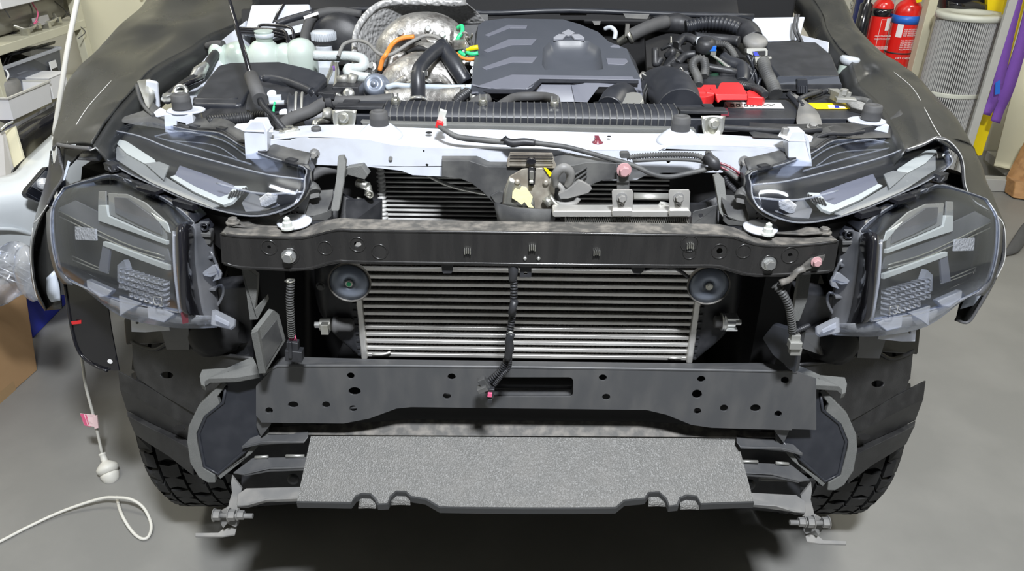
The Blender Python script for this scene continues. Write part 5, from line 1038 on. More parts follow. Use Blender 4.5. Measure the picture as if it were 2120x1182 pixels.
# heat shield behind the turbo
m = MB(); hs = [(738, 205, 1.88), (735, 150, 1.93), (734, 100, 1.98), (738, 66, 2.02), (752, 40, 2.05), (774, 18, 2.08), (806, 5, 2.10), (880, 5, 2.10), (965, 7, 2.10)]
front = tr(*[v for t in hs for v in t])
back = tr(790, 205, 2.02, 800, 150, 2.10, 815, 120, 2.14, 840, 85, 2.17, 870, 65, 2.18, 900, 58, 2.18, 930, 55, 2.18, 970, 52, 2.18, 1010, 50, 2.18)
mid = [a.lerp(b, .5)+Vector((0, .015, .0)) for a, b in zip(front, back)]
m.sheet([front, mid, back], .003, 4, 5); hsd = part(m, 'heat_shield', 'shield', label='dimpled bright aluminium heat shield')
m = MB(); m.tube(front, .009, 10, 5, flat=.6); m.build('rolled_edge', M['shield'], hsd)
m = MB(); m.prism(tr(836, 150, 2.16, 900, 30, 2.19, 1010, 30, 2.19, 1010, 210, 2.1, 836, 210, 2.1), (0, .01, 0)); m.build('rear_panel', M['dusty_plastic'], hsd)
# turbo / manifold castings
def blob(pts, r, name, m_='cast_metal', parent=None, n=20, **k): return part(MB().tube(pts, r, n, 6, **k), name, m_, parent)
tb = blob(tr(800, 150, 1.95, 812, 105, 1.98, 850, 72, 2.0, 905, 70, 2.0, 945, 100, 1.98, 965, 150, 1.93), [.02, .045, .05, .05, .045, .03], 'turbo_housing')
blob(tr(812, 200, 1.86, 830, 172, 1.87, 870, 155, 1.88, 915, 165, 1.87, 940, 200, 1.84), [.04, .05, .055, .05, .035], 'volute', parent=tb)
blob(tr(850, 130, 1.93, 880, 112, 1.94, 915, 128, 1.92, 935, 150, 1.9), [.02, .03, .03, .02], 'flange', parent=tb)
blob(tr(800, 212, 1.78, 850, 205, 1.79, 900, 208, 1.78, 960, 205, 1.76), [.03, .035, .035, .03], 'manifold', parent=tb)
m = MB(); m.prism(tr(806, 116, 1.925, 836, 108, 1.925, 842, 150, 1.91, 826, 166, 1.90, 800, 150, 1.91), (0, .03, 0)); m.prism(tr(880, 80, 1.95, 916, 84, 1.94, 935, 110, 1.93, 905, 112, 1.93), (0, .02, 0)); m.build('casting_bracket', M['cast_metal'], tb, .004)
for px, py, y in ((822, 124, 1.915), (832, 70, 1.95), (888, 62, 1.95), (770, 138, 1.9), (918, 74, 1.93)):
    MB().bolt(Q(px, py, y), (-.1, -1, .5), .008, .012).build('bolt', M['bolt_metal'], TR)
m = MB()
for k, (cx, cy, rx) in enumerate(((860, 128, 1.90), (868, 170, 1.83), (905, 190, 1.80))): m.tube([Q(cx-34, cy+16, rx), Q(cx-14, cy-2, rx-.01), Q(cx+14, cy-4, rx-.01), Q(cx+36, cy+14, rx)], .006, 8, 5)
m.build('casting_edge', M['bolt_metal'], tb)
m = MB()
for q in ((826, 100, 1.93, 846, 88, 1.93, 872, 82, 1.93), (838, 152, 1.87, 862, 140, 1.86, 886, 140, 1.86), (880, 176, 1.82, 912, 176, 1.80, 936, 196, 1.79), (842, 108, 1.90, 866, 100, 1.90, 890, 104, 1.90)): m.tube(tr(*q), [.002, .008, .002], 8, 5)
m.build('casting_gap', M['pitch'], tb)
m = MB()
for q in ((806, 200, 1.80, 818, 176, 1.80, 842, 160, 1.80), (905, 150, 1.84, 925, 170, 1.82, 944, 200, 1.79), (845, 196, 1.78, 862, 186, 1.78, 880, 196, 1.78)): m.tube(tr(*q), .008, 10, 5)
m.build('casting_edge', M['cast_metal'], tb)
# actuator can
c = Q(778, 178, 1.80); ax = Vector((-.05, -.85, .5))
m = MB(); m.lathe([(.030, -.02), (.0325, -.012), (.0325, -.006), (.030, -.004), (.030, .004), (.026, .009), (.024, .016), (.016, .020), (.012, .016), (.007, .016), (.006, .022), (.001, .023)], c, ax, 36); ac = part(m, 'actuator_can', 'blue_grey')
m = MB(); m.tube(tr(800, 181, 1.78, 820, 176, 1.78, 840, 178, 1.78, 900, 180, 1.77, 940, 181, 1.765, 978, 180, 1.76), .0065, 12, 5); m.build('vacuum_pipe', M['pale_pipe'], ac)
MB().tube(tr(958, 181, 1.765, 966, 181, 1.762), .0078, 12, 1).build('clip', M['galv'], ac)
# white insulated pipe
T('insulated_pipe', 'insulation', tr(650, 115, 1.92, 680, 116, 1.92, 705, 116, 1.92, 735, 118, 1.91, 752, 124, 1.90, 752, 138, 1.89, 735, 142, 1.88, 722, 142, 1.87, 722, 152, 1.86, 738, 158, 1.85, 765, 162, 1.84), .0125)
T('vent_hose', 'grey_bracket', tr(700, 118, 1.90, 712, 92, 1.93, 738, 84, 1.95, 762, 90, 1.93, 778, 106, 1.90, 792, 114, 1.89, 812, 112, 1.88, 850, 88, 1.90, 880, 74, 1.92, 905, 78, 1.91, 920, 92, 1.9), .0045)
T('orange_hose', 'orange', tr(786, 146, 1.88, 792, 124, 1.88, 800, 112, 1.88, 812, 92, 1.92, 830, 80, 1.93, 858, 76, 1.93), .0058, label='orange heat hose')
T('orange_cable', 'orange', tr(938, 102, 1.9, 948, 112, 1.88, 958, 120, 1.87, 972, 123, 1.86, 988, 120, 1.86), .0045)
T('green_cable', 'green', tr(948, 58, 1.96, 956, 54, 1.95, 957, 66, 1.93, 948, 80, 1.92, 946, 96, 1.90, 952, 108, 1.88, 964, 116, 1.87), .0052, label='bright green cable')
T('green_cable', 'green', tr(966, 108, 1.87, 976, 112, 1.86, 990, 110, 1.86), .005, label='bright green cable')
T('yellow_plug', 'yellow', tr(966, 104, 1.87, 978, 100, 1.865, 990, 98, 1.865), [.004, .006, .006])
m = MB(); rnd = random.Random(8)
for k in range(9):
    a = Q(rnd.uniform(935, 975), rnd.uniform(70, 115), 1.89); m.tube([a, a+Vector((rnd.uniform(-.015, .015), -.01, rnd.uniform(.005, .02))), a+Vector((rnd.uniform(-.02, .02), 0, rnd.uniform(-.03, .03)))], .0028, 6, 4)
m.box(Q(950, 92, 1.88), (.03, .015, .02), .4); m.box(Q(936, 66, 1.92), (.008, .008, .035)); part(m, 'sensor_cluster', 'cast_metal')
# black pipe (elbow) with clamp
T('charge_pipe', 'satin_plastic', tr(867, 214, 1.735, 866, 180, 1.74, 866, 150, 1.76, 876, 132, 1.79, 895, 112, 1.83, 915, 98, 1.87), .0165, 20)
T('charge_pipe', 'satin_plastic', tr(912, 92, 1.885, 925, 110, 1.86, 945, 140, 1.83, 965, 172, 1.81), [.017, .020, .020, .017], 20)
m = MB(); a, b = Q(866, 155, 1.76), Q(866, 146, 1.762); m.cyl(a, b, .0178, n=28); m.box((a+b)/2+Vector((.016, -.006, 0)), (.012, .008, .010)); part(m, 'hose_clamp', 'bolt_metal')
m = MB(); a, b = Q(866, 212, 1.725), Q(866, 205, 1.73); m.cyl(a, b, .021, n=28); part(m, 'hose_clamp', 'bolt_metal')
T('corrugated_hose', 'black_plastic', tr(940, 222, 1.70, 950, 205, 1.71, 970, 190, 1.74), .011, corr=(.006, .0012))
T('corrugated_hose', 'galv', tr(975, 195, 1.74, 984, 208, 1.72, 985, 222, 1.71), .008, corr=(.005, .001))
m = MB()
for k in range(10): m.lathe([(.006, 0), (.006, .004)], Q(978+4*(k % 2), 132+8*k, 1.85), (0, -1, .3), 10)
part(m, 'metal_braid', 'bolt_metal')
# hose from front left along tank to engine
T('coolant_hose', 'rubber', tr(578, 268, 1.40, 600, 248, 1.44, 640, 232, 1.47, 670, 215, 1.50, 690, 211, 1.50, 760, 211, 1.50, 815, 205, 1.52), .0125, 14)
m = MB(); a, b = Q(677, 213, 1.495), Q(690, 211, 1.495); m.cyl(a, b, .0155); m.box((a+b)/2+Vector((0, 0, .014)), (.022, .02, .012)); part(m, 'hose_joint', 'black_plastic', bev=.001)
T('coolant_hose', 'rubber', tr(1032, 222, 1.55, 1050, 210, 1.60, 1068, 202, 1.64, 1100, 200, 1.65, 1130, 201, 1.63, 1148, 206, 1.58, 1150, 216, 1.54), .0105, 14)
T('coolant_hose', 'rubber', tr(975, 222, 1.55, 990, 210, 1.58, 1010, 206, 1.60), .0125, 14)
# engine dark front under the cover, big intake hoses
m = MB(); m.prism(tr(975, 190, 1.80, 1340, 200, 1.80, 1345, 235, 1.72, 975, 232, 1.72), (0, .02, 0)); part(m, 'timing_cover', 'pitch')
T('intake_hose', 'satin_plastic', tr(1262, 228, 1.58, 1276, 208, 1.62, 1290, 200, 1.66, 1300, 210, 1.66, 1305, 226, 1.62), [.03, .033, .03, .026, .024], 20)
m = MB(); m.lathe([(.028, 0), (.029, .004), (.028, .018)], Q(1306, 222, 1.58), (-.3, -.3, .9), 24); part(m, 'hose_clamp', 'galv')
T('intake_hose', 'satin_plastic', tr(1352, 175, 1.78, 1372, 178, 1.74, 1390, 190, 1.68, 1402, 212, 1.60, 1408, 232, 1.54), [.036, .045, .050, .050, .048], 28)
m = MB(); c = Q(1368, 180, 1.735); m.torus(c, (.55, -.6, -.3), .047, .003, 36, 6); m.torus(Q(1362, 177, 1.75), (.55, -.6, -.3), .046, .0025, 36, 6); m.tube([c+Vector((-.045, -.02, .02)), c+Vector((-.05, -.03, .035)), c+Vector((-.04, -.03, .03))], .002, 6, 3); m.tube([c+Vector((.03, -.02, .035)), c+Vector((.035, -.03, .05)), c+Vector((.042, -.03, .035))], .002, 6, 3); part(m, 'hose_clamp', 'bolt_metal')
T('hose_neck', 'cast_metal', tr(1325, 165, 1.80, 1340, 170, 1.79, 1352, 172, 1.78), [.02, .022, .03], 18)
# upper right: pipe and conduits
T('metal_pipe', 'zinc', tr(1282, 88, 2.06, 1292, 82, 2.05, 1302, 76, 2.04), [.010, .011, .013], 16)
T('rubber_pipe', 'rubber', tr(1302, 76, 2.04, 1330, 62, 2.06, 1355, 52, 2.08, 1380, 46, 2.10), .0175, 18)
m = MB(); m.cyl(Q(1299, 78, 2.04), Q(1306, 74, 2.04), .0195, n=20); m.box(Q(1298, 62, 2.03), (.01, .01, .03)); part(m, 'hose_clamp', 'zinc')
T('wiring_loom', 'black_plastic', tr(1350, 50, 2.10, 1400, 48, 2.12, 1440, 56, 2.10, 1500, 54, 2.10, 1545, 66, 2.06, 1562, 84, 2.02), [.02, .026, .02, .028, .03, .024], 16)
T('wiring_loom', 'satin_plastic', tr(1420, 56, 2.08, 1460, 48, 2.08, 1500, 50, 2.06, 1530, 60, 2.04), .016, corr=(.010, .0012))
T('wiring_loom', 'black_plastic', tr(1440, 78, 2.02, 1500, 82, 2.0, 1530, 86, 1.98), .013)
T('white_hose', 'white_plastic', tr(1252, 60, 2.04, 1264, 57, 2.03, 1274, 66, 2.02, 1272, 82, 2.01), .0058)
# fuse box
fz = P2(1.80, 1.22, 2.02, 1.262)
m = MB(); m.prism([fz.hit(*p) for p in pr(1584, 88, 1610, 84, 1690, 86, 1722, 112, 1738, 152, 1736, 158, 1612, 158, 1590, 130)], (0, 0, -.012)); fb_ = part(m, 'fuse_box', 'satin_plastic', bev=.006, label='large black fuse box lid')
m = MB(); m.sheet([[fz.hit(*p) for p in pr(1612, 158, 1736, 158)], tr(1600, 174, 1.77, 1742, 174, 1.77)], .003, 1, 1, smooth=False); m.build('lid_bevel', M['cover_grey'], fb_)
m = MB(); m.prism(tr(1598, 174, 1.77, 1744, 174, 1.77, 1746, 205, 1.765, 1600, 205, 1.765), (0, .12, 0)); m.prism(tr(1598, 184, 1.765, 1744, 184, 1.765, 1744, 188, 1.76, 1598, 188, 1.76), (0, .02, 0)); m.build('box_body', M['black_plastic'], fb_, .002)
m = MB(); m.prism(tr(1651, 165, 1.76, 1672, 165, 1.76, 1673, 194, 1.755, 1651, 194, 1.755), (0, .012, 0)); 
for k in range(4): m.prism(tr(1653+k*5, 178, 1.755, 1656+k*5, 178, 1.755, 1656+k*5, 194, 1.75, 1653+k*5, 194, 1.75), (0, .004, 0))
m.build('latch', M['satin_plastic'], fb_, .001)
m = MB(); c = Q(1758, 128, 1.93); m.lathe([(.016, -.16), (.019, -.06), (.021, -.004), (.022, .010), (.018, .011), (.002, .012)], c, (.12, .0, 1), 28); wf = part(m, 'washer_filler', 'coolant_plastic')
m = MB(); m.lathe([(.0235, -.006), (.0242, .008), (.021, .012), (.003, .013)], c, (.12, .0, 1), 28); m.build('cap', M['white_plastic'], wf)
# connectors and corrugated looms right
T('corrugated_hose', 'dusty_plastic', tr(1580, 128, 1.86, 1586, 150, 1.82, 1598, 172, 1.78, 1606, 196, 1.74), .0145, corr=(.0075, .0014))
T('corrugated_hose', 'satin_plastic', tr(1496, 118, 1.88, 1510, 130, 1.86, 1534, 140, 1.84, 1538, 160, 1.80, 1536, 172, 1.78), [.014, .016, .017, .016, .015], 14)
T('corrugated_hose', 'dusty_plastic', tr(1446, 178, 1.74, 1444, 160, 1.77, 1434, 138, 1.80, 1440, 124, 1.82, 1456, 124, 1.82, 1460, 140, 1.80, 1458, 158, 1.78), .0095, corr=(.0055, .0011))
T('corrugated_hose', 'dusty_plastic', tr(1445, 90, 1.94, 1470, 92, 1.93, 1500, 92, 1.92, 1514, 104, 1.90, 1524, 122, 1.87), .0075, corr=(.0055, .0009))
T('engine_hose', 'black_plastic', tr(1400, 94, 1.94, 1416, 78, 1.96, 1432, 80, 1.95, 1442, 88, 1.94), .011)
T('engine_hose', 'black_plastic', tr(1402, 132, 1.88, 1418, 116, 1.90, 1440, 112, 1.90), .010)
m = MB(); m.lathe([(.008, -.006), (.016, -.004), (.016, .004), (.008, .006)], Q(1446, 90, 1.93), (1, -.3, .1), 22); part(m, 'pipe_collar', 'white_plastic')
m = MB(); m.lathe([(.02, 0), (.024, .01), (.022, .03), (.01, .036)], Q(1458, 108, 1.90), (0, -.4, 1), 20); sol = part(m, 'solenoid', 'black_plastic')
m = MB(); m.box(Q(1474, 100, 1.88), (.018, .014, .012)); m.build('blue_lock', M['blue'], sol, .001); m = MB(); m.box(Q(1476, 108, 1.88), (.014, .012, .014)); m.build('plug', M['galv'], sol, .001)
T('sensor_rod', 'galv', tr(1474, 114, 1.88, 1494, 128, 1.86, 1510, 142, 1.84), [.003, .004, .006], 10)
m = MB(); m.prism(tr(1388, 75, 1.98, 1391, 75, 1.98, 1392, 118, 1.93, 1404, 140, 1.90, 1400, 142, 1.90, 1387, 120, 1.93), (0, .004, 0)); m.box(Q(1400, 118, 1.92), (.02, .01, .025), .3); m.box(Q(1390, 130, 1.91), (.012, .01, .012)); part(m, 'cable_stay', 'zinc', bev=.001)
m = MB(); m.prism(tr(1400, 145, 1.80, 1438, 146, 1.80, 1440, 186, 1.78, 1400, 184, 1.78), (0, .08, 0)); m.prism(tr(1440, 165, 1.78, 1560, 165, 1.78, 1580, 200, 1.70, 1440, 200, 1.70), (0, .1, 0)); part(m, 'battery_tray', 'black_plastic', bev=.002)
m = MB(); m.prism(tr(1442, 68, 2.0, 1462, 72, 2.0, 1494, 80, 1.99, 1494, 108, 1.97, 1440, 100, 1.97), (0, .02, 0)); part(m, 'relay_bracket', 'satin_plastic', bev=.001)
m = MB(); m.box(Q(1480, 142, 1.86), (.016, .014, .014)); part(m, 'green_plug', 'green', bev=.001)
m = MB(); c = Q(1562, 92, 1.94); m.lathe([(.022, -.02), (.026, -.004), (.030, .004), (.030, .012), (.024, .018), (.002, .02)], c, (0, -.3, 1), 26); part(m, 'air_duct_cap', 'grey_bracket')
m = MB(); m.prism(tr(1546, 100, 1.90, 1586, 99, 1.90, 1590, 104, 1.90, 1590, 116, 1.89, 1560, 116, 1.89, 1546, 110, 1.89), (0, .02, -.004)); m.prism(tr(1562, 117, 1.88, 1598, 117, 1.88, 1599, 128, 1.87, 1592, 138, 1.86, 1566, 136, 1.86), (0, .02, -.004)); cn = part(m, 'loom_connector', 'galv', bev=.002)
m = MB(); m.prism(tr(1562, 106, 1.895, 1584, 105, 1.895, 1584, 113, 1.892, 1572, 114, 1.892), (0, -.004, 0)); m.build('cavity', M['pitch'], cn); m = MB(); m.prism(tr(1558, 106, 1.893, 1566, 107, 1.893, 1570, 114, 1.89, 1560, 114, 1.89), (0, -.008, 0)); m.build('lever', M['royal'], cn)
m = MB(); rnd = random.Random(12)
for k in range(16):
    px, py = rnd.uniform(1530, 1575), rnd.uniform(112, 165); y = 1.90-.1*(py-110)/55
    a = Q(px, py, y); m.tube([a, a+Vector((rnd.uniform(-.01, .02), -.01, -.02)), a+Vector((rnd.uniform(-.01, .03), -.01, -.05))], .004, 7, 4)
part(m, 'cable', 'satin_plastic')
m = MB(); rnd = random.Random(22)
for k in range(16):
    px, py = rnd.uniform(1360, 1500), rnd.uniform(90, 185); y = 1.98-.22*(py-90)/95
    a = Q(px, py, y); m.tube([a, a+Vector((rnd.uniform(-.04, .04), -.01, rnd.uniform(-.02, .02))), a+Vector((rnd.uniform(-.07, .07), .01, rnd.uniform(-.05, .03)))], rnd.choice([.004, .006, .009]), 7, 5)
part(m, 'cable', 'black_plastic')
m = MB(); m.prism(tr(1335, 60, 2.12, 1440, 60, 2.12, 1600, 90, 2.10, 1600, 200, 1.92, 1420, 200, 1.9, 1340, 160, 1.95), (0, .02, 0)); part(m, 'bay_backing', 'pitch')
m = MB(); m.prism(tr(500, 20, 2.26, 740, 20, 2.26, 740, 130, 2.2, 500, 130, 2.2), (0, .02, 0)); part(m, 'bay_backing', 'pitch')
# battery with red terminal cover
by = 1.50; zt_ = Q(1560, 212, 1.58).z
bf = P2(1.49, 1.16, 1.62, 1.205)
def bx(o1, z_, dz): return [QZ(px, py, z_) for px, py in o1]
zb_ = Q(1560, 246, 1.50).z
m = MB(); m.prism(bx(pr(1490, 245, 1503, 206, 1628, 206, 1656, 222, 1652, 245), zb_, 0), (0, 0, -.11)); bat = part(m, 'battery', 'satin_plastic', bev=.003)
m = MB(); m.prism([p+Vector((0, -.004, -.018)) for p in bx(pr(1494, 247, 1650, 247), zb_, 0)]+[p+Vector((0, -.004, -.024)) for p in bx(pr(1650, 247, 1494, 247), zb_, 0)], (0, .004, 0)); m.prism([p+Vector((0, -.008, -.045)) for p in bx(pr(1494, 247, 1650, 247), zb_, 0)]+[p+Vector((0, -.008, -.050)) for p in bx(pr(1650, 247, 1494, 247), zb_, 0)], (0, .008, 0)); m.build('case_rib', M['dusty_plastic'], bat)
m = MB(); c0 = bx(pr(1608, 248,), zb_, 0)[0]; m.prism([c0+Vector((-.018, -.004, -.010)), c0+Vector((.018, -.004, -.010)), c0+Vector((.018, -.004, -.03)), c0+Vector((-.004, -.004, -.036)), c0+Vector((-.018, -.004, -.028))], (0, .006, 0)); m.torus(c0+Vector((.002, -.006, -.020)), (0, -1, 0), .008, .0015, 20, 5); m.build('carry_lug', M['black_plastic'], bat, .001)
p_ = ZP(zb_+.001)
m = MB(); m.slab(p_, pr(1500, 211, 1616, 213, 1624, 224, 1508, 223), .001, up=.0012); lab = m.build('warning_label', M['paper'], bat)
m = MB()
for k, x in enumerate((1512, 1524, 1540, 1552)): m.slab(p_, pr(x, 214.5, x+8, 214.5, x+9, 220.5, x+1, 220.5), .0006, holes=[pr(x+2, 216, x+6, 216, x+6.6, 219, x+2.6, 219)], up=.0022)
m.tube([p_.off(.0026).hit(*q) for q in pr(1566, 220, 1578, 215, 1590, 220, 1604, 215)], .0006, 5, 1); m.tube([p_.off(.0026).hit(*q) for q in pr(1566, 215, 1578, 220, 1590, 215, 1604, 220)], .0006, 5, 1); m.build('warning_symbol', M['ink'], lab)
m = MB(); m.prism([q+Vector((0, -.0015, -.002)) for q in bx(pr(1490, 246, 1500, 216), zb_, 0)]+[q+Vector((0, -.002, -.05)) for q in bx(pr(1498, 222, 1488, 248), zb_, 0)], (.006, 0, 0)); m.slab(p_, pr(1492, 240, 1500, 212, 1506, 222, 1510, 240), .001, up=.001); m.build('tinted_end', M['maroon'], bat)
# red cover
m = MB(); zr = zb_+.02
def R(o, z_): return [QZ(px, py, z_) for px, py in o]
m.prism(R(pr(1437, 190, 1449, 183, 1456, 175, 1482, 175, 1484, 184, 1478, 196, 1462, 200, 1440, 200), zr+.012), (0, 0, -.02)); m.prism(tr(1437, 190, 1.575, 1462, 190, 1.575, 1462, 205, 1.57, 1461, 224, 1.55, 1437, 222, 1.55), (0, .04, 0)); m.prism(tr(1462, 190, 1.575, 1480, 192, 1.57, 1478, 206, 1.565, 1462, 206, 1.57), (0, .03, 0)); rcv = part(m, 'terminal_cover', 'red', bev=.002, label='red battery terminal cover')
m = MB(); m.prism(R(pr(1482, 192, 1490, 172, 1494, 170, 1530, 170, 1538, 176, 1547, 194, 1490, 194), zr+.012), (0, 0, -.006)); m.prism(tr(1480, 193, 1.565, 1492, 195, 1.56, 1548, 195, 1.56, 1548, 208, 1.555, 1494, 208, 1.555, 1486, 215, 1.553), (0, .05, 0)); m.build('hinged_lid', M['red'], rcv, .002)
m = MB(); m.prism(R(pr(1545, 188, 1552, 186, 1586, 197, 1580, 202, 1548, 200), zr), (0, 0, -.02)); m.build('cable_guide', M['red'], rcv, .002)
T('battery_cable', 'black_plastic', tr(1530, 176, 1.70, 1550, 180, 1.68, 1572, 186, 1.64, 1584, 196, 1.60), .008, corr=(.006, .001))
# bracket across the battery
m = MB(); m.sheet([[Q(1632, 190, 1.66), Q(1650, 196, 1.64)], [Q(1654, 208, 1.59), Q(1664, 206, 1.60)], [Q(1652, 226, 1.54), Q(1690, 228, 1.54)], [Q(1649, 248, 1.475), Q(1700, 248, 1.475)], [Q(1655, 268, 1.44), Q(1704, 270, 1.44)], [Q(1664, 276, 1.42), Q(1708, 275, 1.42)]], .003, 2, 3); hb = part(m, 'hold_down_bracket', 'grey_bracket', label='bronze-grey steel battery hold-down bracket')
MB().bolt(Q(1682, 264, 1.425), (0, -.3, 1), .008).build('bolt', M['grey_bracket'], hb)
T('hold_down_strap', 'satin_plastic', tr(1632, 193, 1.66, 1650, 212, 1.6, 1658, 222, 1.56), .007, 8, flat=.5); T('hold_down_strap', 'satin_plastic', tr(1700, 188, 1.66, 1670, 198, 1.62, 1656, 206, 1.60, 1662, 216, 1.57), .006, 8, flat=.5)
# second battery part with yellow label
m = MB(); m.prism(bx(pr(1664, 245, 1676, 196, 1740, 196, 1790, 205, 1798, 245), zb_, 0), (0, 0, -.11)); b2 = part(m, 'battery', 'satin_plastic', bev=.003)
m = MB(); m.slab(p_, pr(1664, 213, 1750, 213, 1760, 225, 1690, 225), .001, up=.0012); yl_ = m.build('yellow_label', M['yellow'], b2)
m = MB(); m.slab(p_, pr(1714, 217, 1744, 217, 1752, 224, 1716, 224), .0006, up=.002); m.build('label_print', M['paper'], yl_)
m = MB(); m.slab(p_, pr(1728, 218.5, 1736, 218.5, 1738, 222.5, 1729, 222.5), .0006, up=.003); m.build('label_print', M['royal'], yl_)
m = MB(); c0 = bx(pr(1716, 248,), zb_, 0)[0]; m.prism([c0+Vector((-.018, -.004, -.010)), c0+Vector((.018, -.004, -.010)), c0+Vector((.018, -.004, -.03)), c0+Vector((-.018, -.004, -.032))], (0, .006, 0)); m.torus(c0+Vector((0, -.006, -.020)), (0, -1, 0), .008, .0015, 20, 5); m.tube([c0+Vector((-.014, -.008, -.010)), c0+Vector((.012, -.008, -.030))], .0015, 6, 1); m.build('carry_lug', M['dusty_plastic'], b2, .001)
m = MB(); m.prism([p+Vector((0, -.004, -.018)) for p in bx(pr(1668, 247, 1796, 247), zb_, 0)]+[p+Vector((0, -.004, -.024)) for p in bx(pr(1796, 247, 1668, 247), zb_, 0)], (0, .004, 0)); m.build('case_rib', M['dusty_plastic'], b2)
T('negative_cable', 'black_plastic', tr(1678, 200, 1.64, 1696, 194, 1.66, 1712, 188, 1.68, 1730, 192, 1.66), .006, corr=(.005, .0009))
T('negative_cable', 'dusty_plastic', tr(1736, 202, 1.62, 1760, 205, 1.61, 1784, 207, 1.60, 1800, 212, 1.58), .007, 10)
m = MB(); m.box(Q(1740, 198, 1.62), (.03, .03, .02), .2); m.box(Q(1728, 190, 1.64), (.02, .02, .01)); m.box(Q(1750, 206, 1.60), (.04, .03, .008), -.2); m.lathe([(.009, 0), (.009, .012)], Q(1746, 196, 1.61), (0, 0, 1), 6, False); part(m, 'terminal_clamp', 'galv', bev=.001)
m = MB()
for k in range(5): m.tube(tr(1750+k*3, 208+k*3, 1.60-.01*k, 1775, 212+k*3, 1.59-.01*k, 1795, 218+k*3, 1.58-.01*k), .0035, 7, 4)
part(m, 'cable', 'grey_bracket')
m = MB(); m.prism(tr(1560, 262, 1.42, 1650, 266, 1.42, 1800, 262, 1.46, 1850, 262, 1.5, 1850, 285, 1.46, 1700, 290, 1.40, 1560, 285, 1.36), (0, .03, 0)); m.tube(tr(1470, 262, 1.40, 1560, 268, 1.40, 1650, 272, 1.40, 1700, 268, 1.41), .006, 8, 4); m.tube(tr(1690, 285, 1.39, 1720, 276, 1.40, 1750, 278, 1.41, 1790, 272, 1.42), .004, 8, 4); part(m, 'tray_edge', 'black_plastic', bev=.002)

# ---- left side: air filter box, reservoirs
ab = P2(1.62, 1.185, 1.92, 1.245)
lid = pr(398, 208, 430, 160, 452, 134, 478, 128, 578, 126, 640, 140, 672, 152, 678, 160, 650, 190, 640, 186, 600, 168, 540, 158, 528, 166, 516, 190, 502, 212, 490, 216, 402, 214)
m = MB(); m.prism([ab.hit(*p) for p in lid], (0, 0, -.02)); afb = part(m, 'air_filter_box', 'satin_plastic', bev=.008, label='black air filter box with rounded lid')
m = MB(); m.tube([ab.off(-.006).hit(*p) for p in pr(546, 162, 570, 163, 600, 170, 630, 182, 646, 190)], .010, 12, 5); m.tube([ab.off(-.008).hit(*p) for p in pr(404, 209, 440, 211, 494, 211)], .009, 12, 5); m.build('rounded_lip', M['satin_plastic'], afb)
m = MB(); m.prism(tr(408, 214, 1.62, 500, 214, 1.62, 516, 192, 1.66, 530, 170, 1.72, 560, 164, 1.76, 640, 190, 1.70, 640, 245, 1.55, 500, 250, 1.54, 420, 248, 1.58), (0, .12, 0)); m.build('box_body', M['black_plastic'], afb, .003)
m = MB(); m.prism(tr(530, 178, 1.655, 600, 196, 1.65, 612, 230, 1.55, 540, 240, 1.54, 508, 226, 1.56, 512, 200, 1.62), (0, .01, 0)); m.build('sensor_housing', M['satin_plastic'], afb, .003)
m = MB(); m.lathe([(.010, 0), (.010, .003), (.004, .005)], Q(563, 195, 1.60), (0, -.6, .8), 16); m.box(Q(570, 206, 1.585), (.026, .014, .018), .2); m.box(Q(574, 216, 1.57), (.03, .014, .014), .2); m.lathe([(.010, 0), (.010, .003)], Q(588, 234, 1.55), (0, -.6, .8), 16); afs = part(m, 'airflow_sensor', 'white_plastic', bev=.001)
m = MB(); m.tube(tr(566, 232, 1.54, 567, 222, 1.55, 569, 212, 1.56), .0025, 6, 3); m.build('green_wire', M['green'], afs)
m = MB(); m.box(Q(574, 226, 1.56), (.04, .016, .022), .2); m.build('plug', M['gloss_black'], afs, .001)
m = MB(); a, b = Q(604, 232, 1.56), Q(690, 236, 1.60); ax = Vector((1, .22, -.12)).normalized(); c = Q(640, 222, 1.60)
prof = [(.040, -.05)]
for k in range(9): prof += [(.058, -.045+.013*k), (.051, -.0385+.013*k)]
m.lathe(prof, c+Vector((0, .0, -.03)), ax, 30); part(m, 'intake_bellows', 'satin_plastic')
m = MB(); m.torus(c+ax*-.03+Vector((0, 0, -.03)), ax, .0575, .003, 36, 6); m.torus(c+ax*-.018+Vector((0, 0, -.03)), ax, .058, .003, 36, 6); part(m, 'bellows_ring', 'galv')
T('intake_loom', 'black_plastic', tr(430, 252, 1.46, 470, 248, 1.48, 510, 244, 1.49, 560, 240, 1.49), .0115, corr=(.005, .0008))
m = MB(); m.prism(tr(425, 245, 1.52, 620, 235, 1.52, 640, 280, 1.42, 440, 285, 1.44), (0, .03, -.03)); part(m, 'side_tray', 'pitch')
# coolant reservoir
m = MB()
pl_ = [(456, 110, .030), (492, 114, .036), (549, 116, .045), (590, 112, .030), (624, 110, .040)]
for px, py, r in pl_:
    c = Q(px, py, 2.0); m.lathe([(r*.2, r*.98), (r*.55, r*.86), (r*.82, r*.6), (r*.97, r*.25), (r, 0), (r*1.0, -.075), (r*.9, -.08)], c+Vector((0, 0, -.002)), (0, 0, 1), 20)
m.box(Q(545, 122, 2.0)+Vector((0, 0, -.02)), (.24, .05, .05)); m.lathe([(.02, -.02), (.021, .03), (.024, .034)], Q(549, 92, 2.0), (0, 0, 1), 24); rs = part(m, 'coolant_reservoir', 'coolant_plastic', label='pale green translucent coolant reservoir')
m = MB(); m.lathe([(.022, .0), (.024, .004), (.024, .010), (.016, .012), (.014, .006), (.001, .006)], Q(548, 78, 2.0), (0, 0, 1), 28); m.build('filler_neck', M['white_plastic'], rs)
m = MB(); m.lathe([(.0135, .0), (.0135, .001)], Q(548, 75, 2.0)+Vector((0, 0, .004)), (0, 0, 1), 20); m.build('rust_stain', M['orange'], rs)
